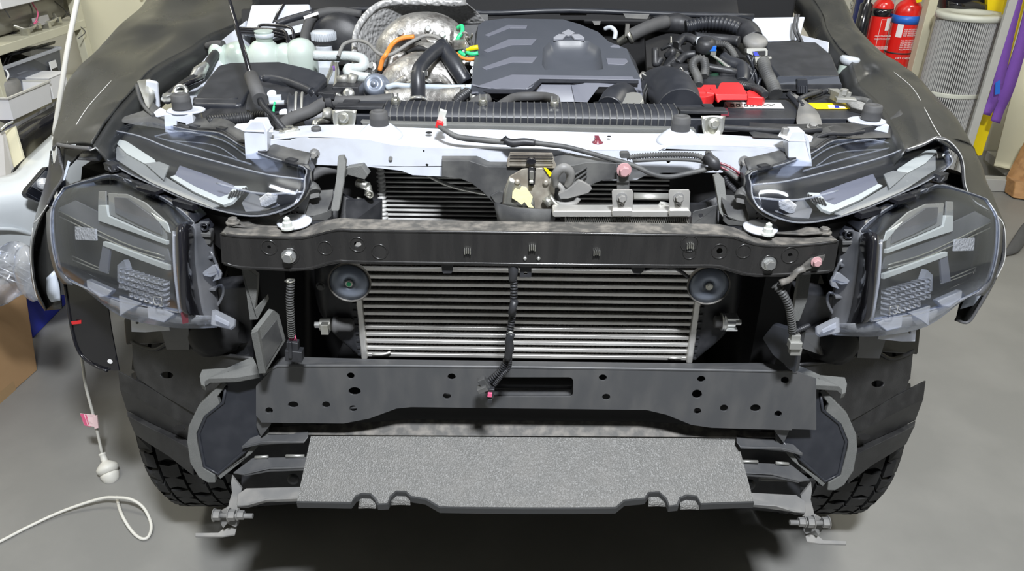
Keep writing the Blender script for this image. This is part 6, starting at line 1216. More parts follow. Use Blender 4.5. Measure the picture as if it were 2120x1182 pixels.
T('overflow_hose', 'rubber', tr(430, 96, 2.02, 446, 92, 2.0, 462, 92, 1.99), .010, 12)
# brake reservoir
m = MB(); c = Q(671, 104, 2.08); m.lathe([(.034, -.10), (.034, -.05), (.024, -.03), (.022, .012)], c, (0, 0, 1), 28); m.box(c+Vector((.0, 0, -.06)), (.10, .08, .05)); br = part(m, 'brake_reservoir', 'white_plastic', bev=.003)
c = Q(671, 84, 2.08); m = MB(); m.lathe([(.026, 0), (.032, .003), (.032, .020), (.029, .025), (.002, .026)], c, (0, 0, 1), 32)
for k in range(30): a = 2*PI*k/30; m.box(c+Vector((.032*math.cos(a), .032*math.sin(a), .012)), (.0025, .0025, .018), a)
m.build('cap', M['white_plastic'], br)
m = MB(); m.lathe([(.03, .0), (.09, .01), (.105, .04), (.105, .10)], Q(700, 112, 2.18), (0, 1, .1), 36); part(m, 'brake_booster', 'black_plastic')
# brake lines and hoses upper left
for k in range(3):
    T('brake_line', 'gloss_black', tr(492, 58+5*k, 2.13, 530, 60+5*k, 2.12, 575, 62+6*k, 2.11, 592+2*k, 68+6*k, 2.10, 596+2*k, 92, 2.06), .0042, 8)
T('brake_line', 'gloss_black', tr(536, 60, 2.14, 540, 52, 2.15, 575, 53, 2.14, 602, 58, 2.12, 608, 74, 2.1, 610, 92, 2.06), .0042, 8)
T('fuel_hose', 'rubber', tr(630, 88, 2.1, 634, 62, 2.15, 650, 34, 2.2, 690, 24, 2.22, 750, 28, 2.22), .013, 14)
T('fuel_hose', 'satin_plastic', tr(572, 50, 2.18, 600, 40, 2.19, 650, 26, 2.2), .010, 12)
m = MB(); a = tr(628, 34, 2.17, 658, 24, 2.18, 660, 30, 2.18, 630, 40, 2.17); m.prism(a, (0, .002, 0)); part(m, 'hose_label', 'paper')
T('bay_wire', 'gloss_black', tr(566, 50, 2.2, 576, 28, 2.22, 588, 8, 2.24), .005, 8)
T('bay_wire', 'black_plastic', tr(345, 205, 1.66, 380, 178, 1.76, 420, 150, 1.86, 440, 120, 1.95, 460, 96, 2.03), .012, 10)
T('bay_wire', 'gloss_black', tr(372, 180, 1.72, 395, 170, 1.74, 420, 160, 1.8), .006, 8)
m = MB(); m.tube(tr(395, 168, 1.80, 412, 150, 1.84, 425, 135, 1.88), [.008, .016, .010], 12, 4); m.torus(Q(374, 190, 1.66), (0, -1, .6), .013, .005, 18, 6); m.box(Q(368, 195, 1.65), (.02, .02, .012)); part(m, 'silver_sleeve', 'bolt_metal')
MB().bolt(Q(348, 205, 1.58), (0, -.2, 1), .010).build('bolt', M['bolt_metal'], TR)
m = MB(); m.prism(tr(318, 232, 1.52, 332, 222, 1.54, 344, 228, 1.53, 344, 236, 1.52, 322, 240, 1.51), (0, 0, -.004)); part(m, 'white_tab', 'white_paint', bev=.001)
m = MB(); m.prism(tr(283, 168, 1.60, 308, 165, 1.62, 318, 200, 1.58, 308, 226, 1.54, 300, 215, 1.55), (0, .01, 0)); part(m, 'wing_bracket', 'zinc', bev=.001)
m = MB(); m.prism(tr(230, 250, 1.50, 300, 228, 1.54, 316, 240, 1.50, 400, 262, 1.46, 390, 275, 1.46, 300, 250, 1.53), (0, .02, -.01)); m.tube(tr(283, 176, 1.58, 290, 205, 1.55, 303, 226, 1.53, 318, 240, 1.50), .004, 8, 4); part(m, 'wing_seal', 'dusty_plastic')
# between filter box and turbo: pipes, valves
T('metal_pipe', 'zinc', tr(690, 130, 1.86, 684, 150, 1.82, 676, 170, 1.78, 680, 190, 1.74, 694, 178, 1.75, 698, 150, 1.8, 696, 132, 1.86), .005, 10)
T('metal_pipe', 'zinc', tr(652, 262, 1.42, 654, 254, 1.43, 668, 250, 1.45, 680, 246, 1.46, 680, 228, 1.48), [.006, .007, .007, .008, .008], 12)
m = MB(); m.cyl(Q(700, 166, 1.76), Q(722, 162, 1.76), .010); m.cyl(Q(722, 162, 1.76), Q(738, 168, 1.76), .014); m.cyl(Q(676, 246, 1.45), Q(678, 228, 1.46), .009); part(m, 'pressure_valve', 'galv')
m = MB(); m.lathe([(.006, -.01), (.010, 0), (.014, .004), (.012, .008), (.004, .010)], Q(723, 195, 1.68), (-.2, -1, .5), 18); m.lathe([(.010, -.01), (.011, 0), (.007, .003)], Q(698, 202, 1.66), (-.2, -1, .5), 18); part(m, 'pipe_union', 'bolt_metal')
m = MB(); m.box(Q(722, 196, 1.74), (.06, .06, .05)); m.box(Q(714, 158, 1.97), (.03, .05, .07)); m.box(Q(690, 205, 1.72), (.05, .08, .05)); part(m, 'valve_block', 'black_plastic', bev=.003)
m = MB(); m.box(Q(690, 141, 1.84), (.012, .008, .010)); part(m, 'purple_clip', 'purple', bev=.001)
# bonnet prop rod
a, b = Q(474, 0, 1.72), Q(520, 158, 1.475); d = (a-b)
rod = T('bonnet_prop', 'gloss_black', [b+d*3.2, a, b], .0048, 10, 1)
MB().tube([Q(520, 158, 1.475), Q(538, 206, 1.40)], .0135, 16, 1).build('foam_grip', M['rubber'], rod)
MB().tube(tr(538, 206, 1.40, 548, 222, 1.385, 566, 240, 1.37, 580, 258, 1.36, 590, 268, 1.355, 598, 272, 1.35, 602, 266, 1.355), .0055, 10, 4).build('rod_end', M['black_plastic'], rod)
m = MB(); m.torus(Q(592, 270, 1.35), (0, 0, 1), .010, .003, 18, 6); m.box(Q(598, 268, 1.352), (.02, .03, .006), .4); m.bolt(Q(612, 272, 1.35), (0, 0, 1), .007); m.build('pivot_plate', M['zinc'], rod, .0005)
# ------------------------------------------------------------ left side of the workshop
RX = -2.0
def xq(px, py, x=RX): return XP(x).hit(px, py)
rack = thing('storage_rack', 'beige metal storage rack with loaded shelves at the left wall', 'rack', (-2.3, 3.0, 0))
def shelf_board(z, y0, y1, t=.035):
    return MB().box(((RX-.27), (y0+y1)/2, z-t/2), (.54, y1-y0, t))
zt = xq(80, 70).z; zl = xq(70, 215).z
shelf_board(zt, 2.72, 3.66).build('shelf', M['beige_metal'], rack, .003)
shelf_board(zl, 2.72, 3.66).build('shelf', M['beige_metal'], rack, .003)
shelf_board(.12, 2.72, 3.66).build('shelf', M['beige_metal'], rack, .003)
for y, x in ((2.74, RX-.02), (3.64, RX-.02), (2.74, RX-.52), (3.64, RX-.52), (xq(12, 200).y, RX-.01)):
    MB().box((x, y, .95), (.035, .05, 1.9)).build('upright', M['beige_metal'], rack, .002)
MB().box((RX-.545, 3.19, .95), (.01, .94, 1.9)).build('back_panel', M['grey_metal'], rack)

yp = 3.70
cab = thing('tall_cabinet', 'tall cream cabinet standing behind the left side of the truck', 'cabinet', (Q(215, 60, yp+.2).x, yp+.2, 0))
a, b = Q(160, 0, yp), Q(277, 20, yp)
cw = b.x-a.x+.10
MB().box((a.x+cw/2, yp+.22, 1.0), (cw, .38, 2.0)).build('body', M['beige_board'], cab, .004)
MB().box((a.x+cw/2, yp+.008, 1.0), (cw-.012, .02, 1.97)).build('door', M['beige_board'], cab, .003)
m = MB(); m.cyl((a.x+cw-.04, yp-.03, 1.12), (a.x+cw-.04, yp-.03, 1.26), .007); m.build('handle', M['bolt_metal'], cab)
MB().box((b.x+.55, 4.1, 1.35), (.8, .4, .55)).build('wall_box', M['grey_metal'], None, .004)
tag(bpy.data.objects['wall_box'], 'grey metal wall box mounted behind the cream cabinet', 'box')

# muffler pair lying on the top shelf
mu = thing('exhaust_muffler', 'dull silver exhaust muffler lying on the top shelf', 'muffler', xq(60, 60, RX-.12))
p0, p1 = xq(-70, 66, RX-.14), xq(150, 22, RX-.14)
ax = (p1-p0); Lm = ax.length; ax.normalize(); R_ = .082
p0.z = p1.z = zt+R_*.98; ax = (p1-p0).normalized(); Lm = (p1-p0).length
m = MB(); m.lathe([(.02, 0), (.06, .01), (R_*.95, .04), (R_, .07), (R_, Lm-.09), (R_*.9, Lm-.04), (.05, Lm-.008), (.02, Lm)], p0, ax, 32)
m.build('canister', M['muffler'], mu)
m = MB(); m.torus(p0+ax*(Lm*.42), ax, R_, .004, 32); m.torus(p0+ax*(Lm*.8), ax, R_, .004, 32); m.build('seam_ring', M['muffler'], mu)
def bracket_at(px, py):
    c = xq(px, py, RX-.03); m = MB()
    m.tube([c+Vector((-.03, -.06, .02)), c+Vector((0, -.03, 0)), c+Vector((.005, .03, .005)), c+Vector((-.02, .07, .02))], .007)
    m.box(c+Vector((0, -.04, -.012)), (.03, .02, .03)); m.box(c+Vector((0, .05, .0)), (.03, .02, .02)); return m
bracket_at(62, 58).build('hanger_bracket', M['zinc'], mu); bracket_at(105, 44).build('hanger_bracket', M['zinc'], mu)
m = MB().box(xq(85, 43, RX-.035), (.012, .11, .035)); m.build('mounting_plate', M['grey_metal'], mu, .002)
m = MB(); m.tube([xq(58, -20, RX-.03), xq(68, 8, RX-.02), xq(78, 25, RX-.02), xq(76, 40, RX-.02), xq(70, 50, RX-.03), xq(78, 44, RX-.02)], .0028)
tag(m.build('red_wire', M['pink']), 'thin red wire dangling over the muffler on the top shelf', 'wire')
m = MB(); m.tube([xq(0, 8, RX+.02), xq(10, 20, RX+.02), xq(21, 37, RX+.02)], .0022)
tag(m.build('black_wire', M['rubber']), 'short black wire end at the left edge above the muffler', 'wire')
m = MB(); m.box(xq(30, 6, RX-.12)+Vector((0, -.05, .07)), (.3, .55, .1), None)
tag(m.build('carton', M['paper'], None, .003), 'flat white carton stacked above the muffler on the top shelf', 'carton')
m = MB(); m.tube([xq(112, 2, RX-.06), xq(128, 15, RX-.05), xq(142, 30, RX-.05), xq(158, 48, RX-.02), xq(172, 60, RX+.01), xq(176, 68, RX+.02), xq(162, 80, RX+.02)], .002)
tag(m.build('thin_cable', M['rubber']), 'thin dark cable looping past the end of the muffler', 'cable')

# clear tub with black trim pieces
zb = zl+.002
tub = thing('storage_tub', 'clear plastic storage tub holding black trim pieces on the middle shelf', 'tub', (RX-.2, xq(90, 140).y, zb))
ya, yb = xq(-40, 140).y, xq(148, 140).y; ztub = xq(120, 106).z
m = MB(); cx = RX-.22; t = .004
def tub_shell(cx, ya, yb, z0, z1, wx, tp=.02):
    m = MB(); A = [(-wx/2+tp, ya+tp), (wx/2-tp, ya+tp), (wx/2-tp, yb-tp), (-wx/2+tp, yb-tp)]; B = [(-wx/2, ya), (wx/2, ya), (wx/2, yb), (-wx/2, yb)]
    for i in range(4):
        j = (i+1) % 4
        f = [Vector((cx+A[i][0], A[i][1], z0)), Vector((cx+A[j][0], A[j][1], z0)), Vector((cx+B[j][0], B[j][1], z1)), Vector((cx+B[i][0], B[i][1], z1))]
        n = (f[1]-f[0]).cross(f[3]-f[0]).normalized(); m.prism(f, -n*.003)
    m.box((cx, (ya+yb)/2, z0+.002), (wx-2*tp, yb-ya-2*tp, .004)); return m
def tub_rim(cx, ya, yb, z1, wx, w_=.014, h=.012):
    m = MB()
    for x in (-1, 1): m.box((cx+x*wx/2, (ya+yb)/2, z1), (w_, yb-ya+w_, h))
    for y in (ya, yb): m.box((cx, y, z1), (wx, w_, h))
    return m
tub_shell(cx, ya, yb, zb, ztub, .38).build('body', M['tub_plastic'], tub)
tub_rim(cx, ya, yb, ztub, .38).build('rim', M['tub_rim'], tub, .002)
c = Vector((RX-.028, xq(155, 115).y, (zb+ztub)/2+.01)); 
yl = xq(154, 125).y-.12
MB().box((RX-.03, yl, (zb+ztub)/2), (.004, .05, .08)).build('label', M['paper'], tub)
MB().box((RX-.0275, yl, (zb+ztub)/2), (.002, .045, .02)).build('barcode', M['ink'], tub)
m = MB()
rnd = random.Random(3)
for k in range(7):
    y = ya+.08+(yb-ya-.16)*k/6
    m.tube([(cx-.12, y-.05, zb+.05), (cx+.02*rnd.uniform(-1, 1), y, zb+.06+.10*rnd.random()), (cx+.12, y+.06, zb+.05)], [.045, .06, .04], 8, 5, flat=.5)
tag(m.build('trim_piece', M['black_plastic']), 'black plastic trim pieces heaped inside the clear tub', 'trim', kind='stuff')
m = MB(); m.tube([(cx+.05, yb-.30, zb+.05), (cx+.1, yb-.22, ztub+.02), (cx+.12, yb-.18, ztub+.10)], .014, 6, 3, flat=.4); m.tube([(cx+.1, yb-.24, ztub+.012), (cx+.16, yb+.02, ztub+.02)], .012, 6, 3, flat=.4)
tag(m.build('angled_trim', M['gloss_black']), 'black angled trim strip poking out of the clear tub', 'trim')

# white tray, strap coil, white carton on the lower shelf
tray = thing('parts_tray', 'low white tray with a tan rim on the middle shelf in front of the tub', 'tray', (RX+.02, xq(55, 200).y, zb))
y0, y1 = xq(8, 195, RX+.06).y, xq(96, 165, RX+.06).y
cx2 = RX-.03
tub_shell(cx2, y0, y1, zb, zb+.085, .2, .008).build('body', M['paper'], tray)
tub_rim(cx2, y0, y1, zb+.085, .2, .008, .008).build('rim', M['cable_white'], tray, .001)
m = MB(); m.box((cx2, y1+.09, zb+.045), (.17, .13, .085)); m.box((cx2, y1+.09, zb+.09), (.175, .135, .006))
tag(m.build('small_carton', M['paper'], None, .002), 'small plain white carton beside the tray on the middle shelf', 'carton')
m = MB(); cc = Vector((cx2-.03, y0+.14, zb+.10)); m.lathe([(.035, 0), (.08, 0), (.086, .01), (.086, .06), (.08, .07), (.035, .07), (.035, 0)], cc-Vector((0, 0, .05)), (0, .1, 1), 28)
tag(m.build('strap_coil', M['grey_bracket']), 'grey webbing strap coil resting in the white tray', 'strap')
m = MB(); m.torus(cc+Vector((.02, .02, .04)), (.5, -.6, .6), .028, .004)
tag(m.build('cable_ring', M['paper']), 'white cable ring lying on the strap coil', 'ring')

# black panels and boards below the rack
m = MB(); m.sheet([tr(-40, 300, 2.55, 20, 262, 2.65, 70, 236, 2.8, 122, 205, 2.95), tr(-30, 330, 2.45, 40, 300, 2.55, 80, 270, 2.7, 124, 240, 2.8), tr(-20, 420, 2.6, 40, 380, 2.7, 80, 340, 2.8, 124, 300, 2.95)], .01)
tag(m.build('black_bumper', M['gloss_black']), 'glossy black bumper skin leaning below the shelves at the left edge', 'bumper')
m = MB(); m.prism(tr(7, 273, 2.50, 29, 262, 2.50, 48, 330, 2.42, 24, 352, 2.40), (0, .012, 0))
tag(m.build('timber_strip', M['beige_board'], None, .001), 'pale narrow board strip standing against the black bumper', 'board')
m = MB(); m.prism(tr(-60, 300, 2.42, 6, 274, 2.47, 24, 352, 2.38, 14, 400, 2.36, -60, 420, 2.36), (0, .012, 0))
tag(m.build('grey_board', M['grey_metal']), 'plain grey board at the left edge above the white car', 'board')
m = MB(); m.tube(tr(0, 270, 2.44, 14, 258, 2.46, 27, 252, 2.48), .007, flat=.5)
tag(m.build('chrome_strip', M['bolt_metal']), 'short bright metal strip on the black bumper at the left edge', 'strip')

# white car corner
car = thing('white_car', 'corner of a white car with a black framed headlight behind the fender cover', 'car', (-1.9, 2.4, 0))
m = MB()
m.sheet([tr(-260, 395, 2.05, -120, 372, 2.15, 14, 362, 2.30, 56, 325, 2.42, 150, 238, 2.75),
         tr(-260, 420, 1.95, -120, 398, 2.05, 30, 385, 2.20, 92, 346, 2.30, 190, 262, 2.65),
         tr(-260, 480, 1.90, -120, 470, 2.00, 30, 440, 2.15, 110, 425, 2.25, 215, 380, 2.60),
         tr(-260, 620, 1.92, -120, 610, 2.02, 30, 560, 2.17, 120, 540, 2.27, 225, 500, 2.6)], .004, 4, 4)
lowr = tr(-260, 620, 1.92, -120, 610, 2.02, 30, 560, 2.17, 120, 540, 2.27, 225, 500, 2.6)
m.sheet([lowr, [Vector((p.x-.02, p.y+.42 if k < 2 else p.y+.30, .45)) for k, p in enumerate(lowr)], [Vector((p.x-.04, max(p.y+.42, 2.62), .14)) for p in lowr]], .004, 4, 3)
m.build('fender', M['car_white'], car)
m = MB(); pl = P3((54, 400, 2.12), (100, 345, 2.22), (120, 430, 2.19))
m.slab(pl, pr(53, 400, 58, 390, 96, 346, 135, 340, 140, 440, 85, 420, 57, 408), .02, up=.008); hl = m.build('headlight', M['lamp_black'], car, .002)
m = MB(); m.slab(pl, pr(66, 386, 96, 354, 126, 350, 122, 412, 86, 398), .006, up=.014); m.build('reflector', M['lamp_satin'], hl)
c = pl.off(.02).hit(88, 381); m = MB(); m.lathe([(.012, -.01), (.02, 0), (.018, .012), (.0, .018)], c, pl.n, 16); m.lathe([(.012, -.01), (.02, 0), (.018, .012), (.0, .018)], c+Vector((.035, 0, .01)), pl.n, 16)
m.build('bulb_projector', M['crystal'], hl)
m = MB(); m.slab(pl, pr(56, 399, 97, 350, 134, 346, 138, 434, 86, 416), .002, up=.03); m.build('lens', M['lens'], hl)
m = MB(); m.tube([Q(-200, 500, 2.0), Q(-60, 478, 2.05), Q(20, 474, 2.13), Q(66, 484, 2.19), Q(110, 488, 2.24)], .006); m.build('body_crease', M['car_white'], car)

# blue bin, cardboard box, bag
bb = thing('blue_bin', 'deep blue plastic bin half hidden behind the cardboard box', 'bin', (-1.95, 2.0, 0))
A = QZ(70, 700, 0); T = Q(-4, 380, A.y+.02)
m = MB(); m.prism([A, A+Vector((-.6, -.05, 0)), T+Vector((-.6, -.05, 0)), T], (-.02, .35, 0)); m.build('body', M['royal'], bb, .006)
m = MB(); m.tube([T+Vector((-.6, -.055, 0)), T+Vector((0, -.005, 0)), T+Vector((-.02, .35, 0))], .008, sub=1); m.build('rim', M['royal'], bb)
bx = thing('cardboard_box', 'large plain brown cardboard box on the floor at the left edge', 'box', (-1.75, 1.9, 0))
A = QZ(78, 766, 0); B = QZ(-170, 985, 0); Tp = .43
At = Q(47, 556, A.y-.03); k = At.z
Bt = Vector((B.x-.03, B.y-.02, k)); d = (A-B).normalized(); nb = Vector((-d.y, d.x, 0)) * .42
if nb.y < 0: nb = -nb
m = MB(); m.prism([A, B, Bt, At], nb); m.build('carton_body', M['card'], bx, .004)
m = MB(); u = (At-Bt); fl = Vector((nb.x, nb.y, 0)) * .42
n_out = -nb.normalized()
m.prism([At+Vector((0, 0, .002)), Bt+Vector((0, 0, .002)), Bt+fl+Vector((0, 0, .05)), At+fl+Vector((0, 0, .05))], (0, 0, .004)); m.build('lid_flap', M['card'], bx)
m = MB(); m.prism([A.lerp(B, .22)+n_out*.001, A.lerp(B, .36)+n_out*.001, At.lerp(Bt, .36)+n_out*.001, At.lerp(Bt, .22)+n_out*.001], n_out*.0012); m.build('packing_tape', M['card_tape'], bx)
m = MB(); rows = []; rnd = random.Random(5)
for j in range(6):
    r = []
    for i in range(7):
        px = -60+150*i/6; py = 512+22*j+(14*math.sin(i*1.3+j)); 
        r.append(Q(px, py+(i == 6)*14, 1.92+.03*math.sin(i*2+j*1.7)-.012*j+.05*(i/6)))
    rows.append(r)
m.sheet(rows, .001, 3, 3)
for k in range(9):
    a0 = Q(rnd.uniform(-30, 60), rnd.uniform(520, 570), 1.88); m.tube([a0, a0+Vector((rnd.uniform(-.06, .06), -.01, rnd.uniform(-.02, .03))), a0+Vector((rnd.uniform(-.12, .12), .0, rnd.uniform(-.05, .02)))], .0018, 5)
m.tube(tr(46, 520, 1.9, 52, 555, 1.86, 60, 600, 1.86, 66, 620, 1.88), [.03, .045, .04, .01], 12, 4, flat=.5)
tag(m.build('plastic_bag', M['bag_film']), 'crumpled clear plastic bag lying on top of the cardboard box', 'bag')

# ------------------------------------------------------------ power cord
cord = thing('power_cord', 'white power cord with an in-line plug hanging to a loop on the floor', 'cord', QZ(240, 1030, 0))
m = MB(); m.tube(tr(172, -60, 1.98, 160, 0, 1.95, 140, 100, 1.90, 126, 190, 1.87, 112, 280, 1.86), .0062, 8); m.tube(tr(112, 280, 1.86, 118, 430, 1.85, 140, 600, 1.84, 168, 735, 1.82, 178, 800, 1.80, 196, 870, 1.79, 212, 942, 1.77), .0042, 8); m.build('hanging_cable', M['cable_white'], cord)
a, b = Q(211, 938, 1.775), Q(243, 1026, 1.70)
ax = (b-a).normalized(); L_ = (b-a).length
m = MB(); m.lathe([(.004, 0), (.0105, .001), (.0105, .006), (.0085, .008), (.0095, .018), (.009, .026), (.016, .030), (.027, .040), (.031, .046), (.031, .056), (.027, .060), (.025, .064)], a, ax, 28); m.build('plug', M['cable_white'], cord)
m = MB(); m.lathe([(.022, .064), (.0265, .066), (.0265, .074), (.022, .088), (.013, .097), (.0095, .099), (.0095, .103), (.011, .104), (.0095, .107), (.011, .110), (.0095, .113), (.011, .116), (.0085, .12), (.004, .121)], a, ax, 28); m.build('socket', M['cable_white'], cord)
e = a+ax*.12
m = MB(); m.tube([e]+[QZ(*t) for t in ((250, 1060, .03), (272, 1098, .012), (293, 1115, .006), (308, 1110, .006), (313, 1085, .012), (298, 1052, .03), (272, 1034, .045), (240, 1030, .04), (205, 1033, .03), (130, 1058, .012), (60, 1090, .006), (0, 1121, .006), (-90, 1165, .006), (-220, 1230, .006))], .0045, 8); m.build('floor_cable', M['cable_white'], cord)
c = Q(199, 880, 1.78)
m = MB(); m.prism([Q(195, 860, 1.785), Q(202, 859, 1.785), Q(205, 884, 1.775), Q(197, 886, 1.775)], (0, -.004, 0)); m.build('tag_wrap', M['pale_pink'], cord)
m = MB(); m.prism([Q(166, 856, 1.79), Q(196, 859, 1.785), Q(199, 884, 1.775), Q(174, 880, 1.785)], (0, .0012, 0)); m.build('test_tag', M['pale_pink'], cord)
m = MB(); m.prism([Q(166, 856, 1.789), Q(173, 856.5, 1.789), Q(182, 882, 1.783), Q(175, 880, 1.784)], (0, -.001, 0)); m.prism([Q(176, 858, 1.788), Q(179, 858, 1.788), Q(188, 883, 1.782), Q(184, 883, 1.782)], (0, -.001, 0)); m.build('tag_stripe', M['pink'], cord)

# ------------------------------------------------------------ right side of the workshop
def vcyl_at(px, py, y, r): c = Q(px, py, y); return c.x
def extinguisher(name, label, px, py, y, r, ztop, zbot, band, bandm, zb0, zb1):
    x = Q(px, py, y).x; e = thing(name, label, 'extinguisher', (x, y, zbot), 'fire extinguishers on the back wall')
    m = MB(); h = ztop-zbot
    m.lathe([(r*.9, 0), (r, .01), (r, h-r*.9), (r*.93, h-r*.5), (r*.7, h-r*.2), (r*.35, h), (.02, h+.01)], (x, y, zbot), (0, 0, 1), 32); m.build('cylinder_body', M['ext_red'], e)
    m = MB(); m.lathe([(r+.0015, zb0), (r+.0015, zb1)], (x, y, 0), (0, 0, 1), 32); m.build(band, M[bandm], e)
    m = MB(); m.cyl((x, y, ztop), (x, y, ztop+.05), .018); m.box((x, y-.02, ztop+.06), (.025, .12, .02)); m.build('valve', M['gloss_black'], e)
    return e, x
def wrap(x, y, r, z0, z1, a0, a1, n=6):                     # a decal that follows a cylinder's face
    m = MB(); vs = []
    for i in range(n+1):
        a = a0+(a1-a0)*i/n
        for z in (z0, z1): vs.append((x+math.sin(a)*(r+.001), y-math.cos(a)*(r+.001), z))
    return m.add(vs, [[2*i, 2*i+2, 2*i+3, 2*i+1] for i in range(n)], True)
def wtext(m, body, x, y, r, z, a, size):
    o = Vector((x+math.sin(a)*(r+.0018), y-math.cos(a)*(r+.0018), z))
    return m.join(text_mesh(body, o, (math.cos(a), math.sin(a), 0), (0, 0, 1), size))
YE = 4.5
zt1 = Q(1823, 0, YE).z+.01; e1, x1 = extinguisher('fire_extinguisher', 'red fire extinguisher with a black band and black hose horn', 1823, 40, YE, .056, zt1, .18, 'black_band', 'gloss_black', Q(1820, 32, YE).z, Q(1822, 16, YE).z)
z_ = Q(1815, 60, YE).z
m = wrap(x1, YE, .056, z_-.0, z_+.065, .2, .75); m.build('inspection_label', M['paper'], e1)
m = MB()
for k, zz in enumerate((-.03, -.045, -.09, -.10)): wtext(m, 'FIRE EXTINGUISHER' if k < 2 else 'CARBON DIOXIDE', x1, YE, .056, z_+zz, .15, .011)
for a0, z0, z1 in ((-.32, z_-.5, z_+.06),): m.join(wrap(x1, YE, .056, z0, z1, a0, a0+.03, 1)); m.join(wrap(x1, YE, .056, z1-.003, z1, a0, .8, 5))
m.join(wrap(x1, YE, .056, z_-.155, z_-.12, .0, .12, 1)); m.build('printed_text', M['paper'], e1)
m = wrap(x1, YE, .0565, z_-.22, z_-.16, .25, .7); m.build('pictogram_panel', M['ink'], e1)
m = MB(); wtext(m, '2', x1, YE, .058, z_-.19, .45, .05); m.build('pictogram', M['paper'], e1)
hx = x1-.105
m = MB(); m.lathe([(.018, .42), (.02, .12), (.034, .11), (.04, -.08), (.046, -.2)], (hx, YE-.02, Q(1790, 50, YE).z), (0, 0, 1), 20); m.tube([(hx, YE-.02, Q(1790, 50, YE).z+.38), (hx+.01, YE-.02, zt1+.12), (x1-.05, YE-.02, zt1+.06), (x1, YE-.03, zt1+.055)], .012); m.build('discharge_horn', M['gloss_black'], e1)

zt2 = Q(1880, 2, YE).z+.01; e2, x2 = extinguisher('fire_extinguisher', 'red fire extinguisher with a blue band and yellow tag', 1876, 40, YE, .073, zt2, .16, 'blue_band', 'blue', Q(1872, 47, YE).z, Q(1872, 30, YE).z)
z_ = Q(1868, 55, YE).z
wrap(x2, YE, .073, z_-.05, z_+.02, -.95, -.5).build('inspection_label', M['paper'], e2)
m = MB()
for k in range(4): wtext(m, 'FOR WOOD PAPER', x2, YE, .073, z_-.005-.011*k, .2, .012)
for k in range(5): wtext(m, 'PULL PIN AIM SQUEEZE', x2, YE, .073, z_-.065-.012*k, .2, .011)
wtext(m, 'DRY CHEM', x2, YE, .0745, z_-.162, -.05, .016); m.join(wrap(x2, YE, .0745, z_-.24, z_-.21, .3, .5, 2)); m.build('printed_text', M['paper'], e2)
m = MB(); m.lathe([(.0745, 0), (.075, .004), (.0745, .008)], (x2, YE, z_-.142), (0, 0, 1), 32); m.build('strap', M['ink'], e2)
m = wrap(x2, YE, .0736, z_-.30, z_-.19, -1.0, -.55); m.build('pictogram_panel', M['ink'], e2)
m = MB(); wtext(m, 'Z', x2, YE, .0745, z_-.22, -.78, .045); wtext(m, 'R', x2, YE, .0745, z_-.27, -.78, .045); m.build('pictogram', M['paper'], e2)
m = MB(); m.slab(YP(YE-.11), pr(1894, -6, 1908, -6, 1909, 3, 1898, 6), .002); m.build('yellow_tag', M['yellow'], e2)

def post(name, label, cat, px0, px1, py, y, m_, z1=2.6, dy=.06, z0=0):
    a, b = Q(px0, py, y), Q(px1, py, y)
    o = MB().box(((a.x+b.x)/2, y+dy/2, (z0+z1)/2), (b.x-a.x, dy, z1-z0)).build(name, M[m_], None, .003); tag(o, label, cat); return o
post('wall_channel', 'light grey vertical channel between the two fire extinguishers', 'channel', 1842, 1853, 10, 4.66, 'grey_metal')
post('wall_post', 'cream square post between the extinguishers and the pleated filter', 'post', 1925, 1944, 0, 4.35, 'beige_board')
post('navy_panel', 'dark blue panel behind the black extinguisher horn', 'panel', 1774, 1800, 10, 4.85, 'navy', dy=.03)
m = MB(); c0 = Q(1768, -10, 4.8); 
for k in range(16):
    c = c0-Vector((0, 0, .022*k)); m.torus(c, (1, 0, 0) if k % 2 else (0, 1, 0), .011, .0028, 12, 5)
tag(m.build('hanging_chain', M['galv']), 'thin steel chain hanging on the pale wall left of the blue panel', 'chain')

# pleated filter
fx = Q(2010, 60, 4.15).x-.02; fy = 4.15; fz = Q(2013, 32, fy-.1).z; r = .158
fil = thing('air_filter_cartridge', 'tall grey pleated filter cartridge standing beside the cream post', 'filter', (fx, fy, 0))
m = MB(); n = 58; vs = []
for i in range(2*n):
    a = 2*PI*i/(2*n); rr = r if i % 2 else r*.84
    for z in (.03, fz-.02): vs.append((fx+math.cos(a)*rr, fy+math.sin(a)*rr, z))
m.add(vs, [[2*i, (2*i+2) % (4*n), (2*i+3) % (4*n), 2*i+1] for i in range(2*n)]); m.build('core_tube', M['filter_dark'], fil)
m = MB()
for i in range(96):
    a = 2*PI*i/96; m.box((fx+math.cos(a)*r*.93, fy+math.sin(a)*r*.93, fz/2), (r*.14, .0042, fz-.05), a)
m.build('pleats', M['filter_paper'], fil)
m = MB(); m.lathe([(r*1.0, 0), (r*1.07, .004), (r*1.07, .028), (r*1.0, .032), (r*.62, .032), (r*.60, .026), (.01, .022)], (fx, fy, fz-.03), (0, 0, 1), 48); m.build('end_cap', M['filter_cap'], fil, label='round grey cap on top of the filter')
MB().lathe([(r*1.05, 0), (r*1.06, .03)], (fx, fy, 0), (0, 0, 1), 48).build('end_cap', M['filter_cap'], fil)
zb2 = Q(1965, 205, fy-.15).z
MB().lathe([(r*1.012, 0), (r*1.016, .003), (r*1.016, .02), (r*1.012, .023)], (fx, fy, zb2), (0, 0, 1), 64).build('band', M['filter_cap'], fil)
m = MB()
for k in range(18):
    z = zb2+.04+k*(fz-zb2-.1)/17; m.torus((fx, fy, z), (0, 0, 1), r*.97, .0012, 60, 4)
m.build('spacer_beads', M['filter_dark'], fil)

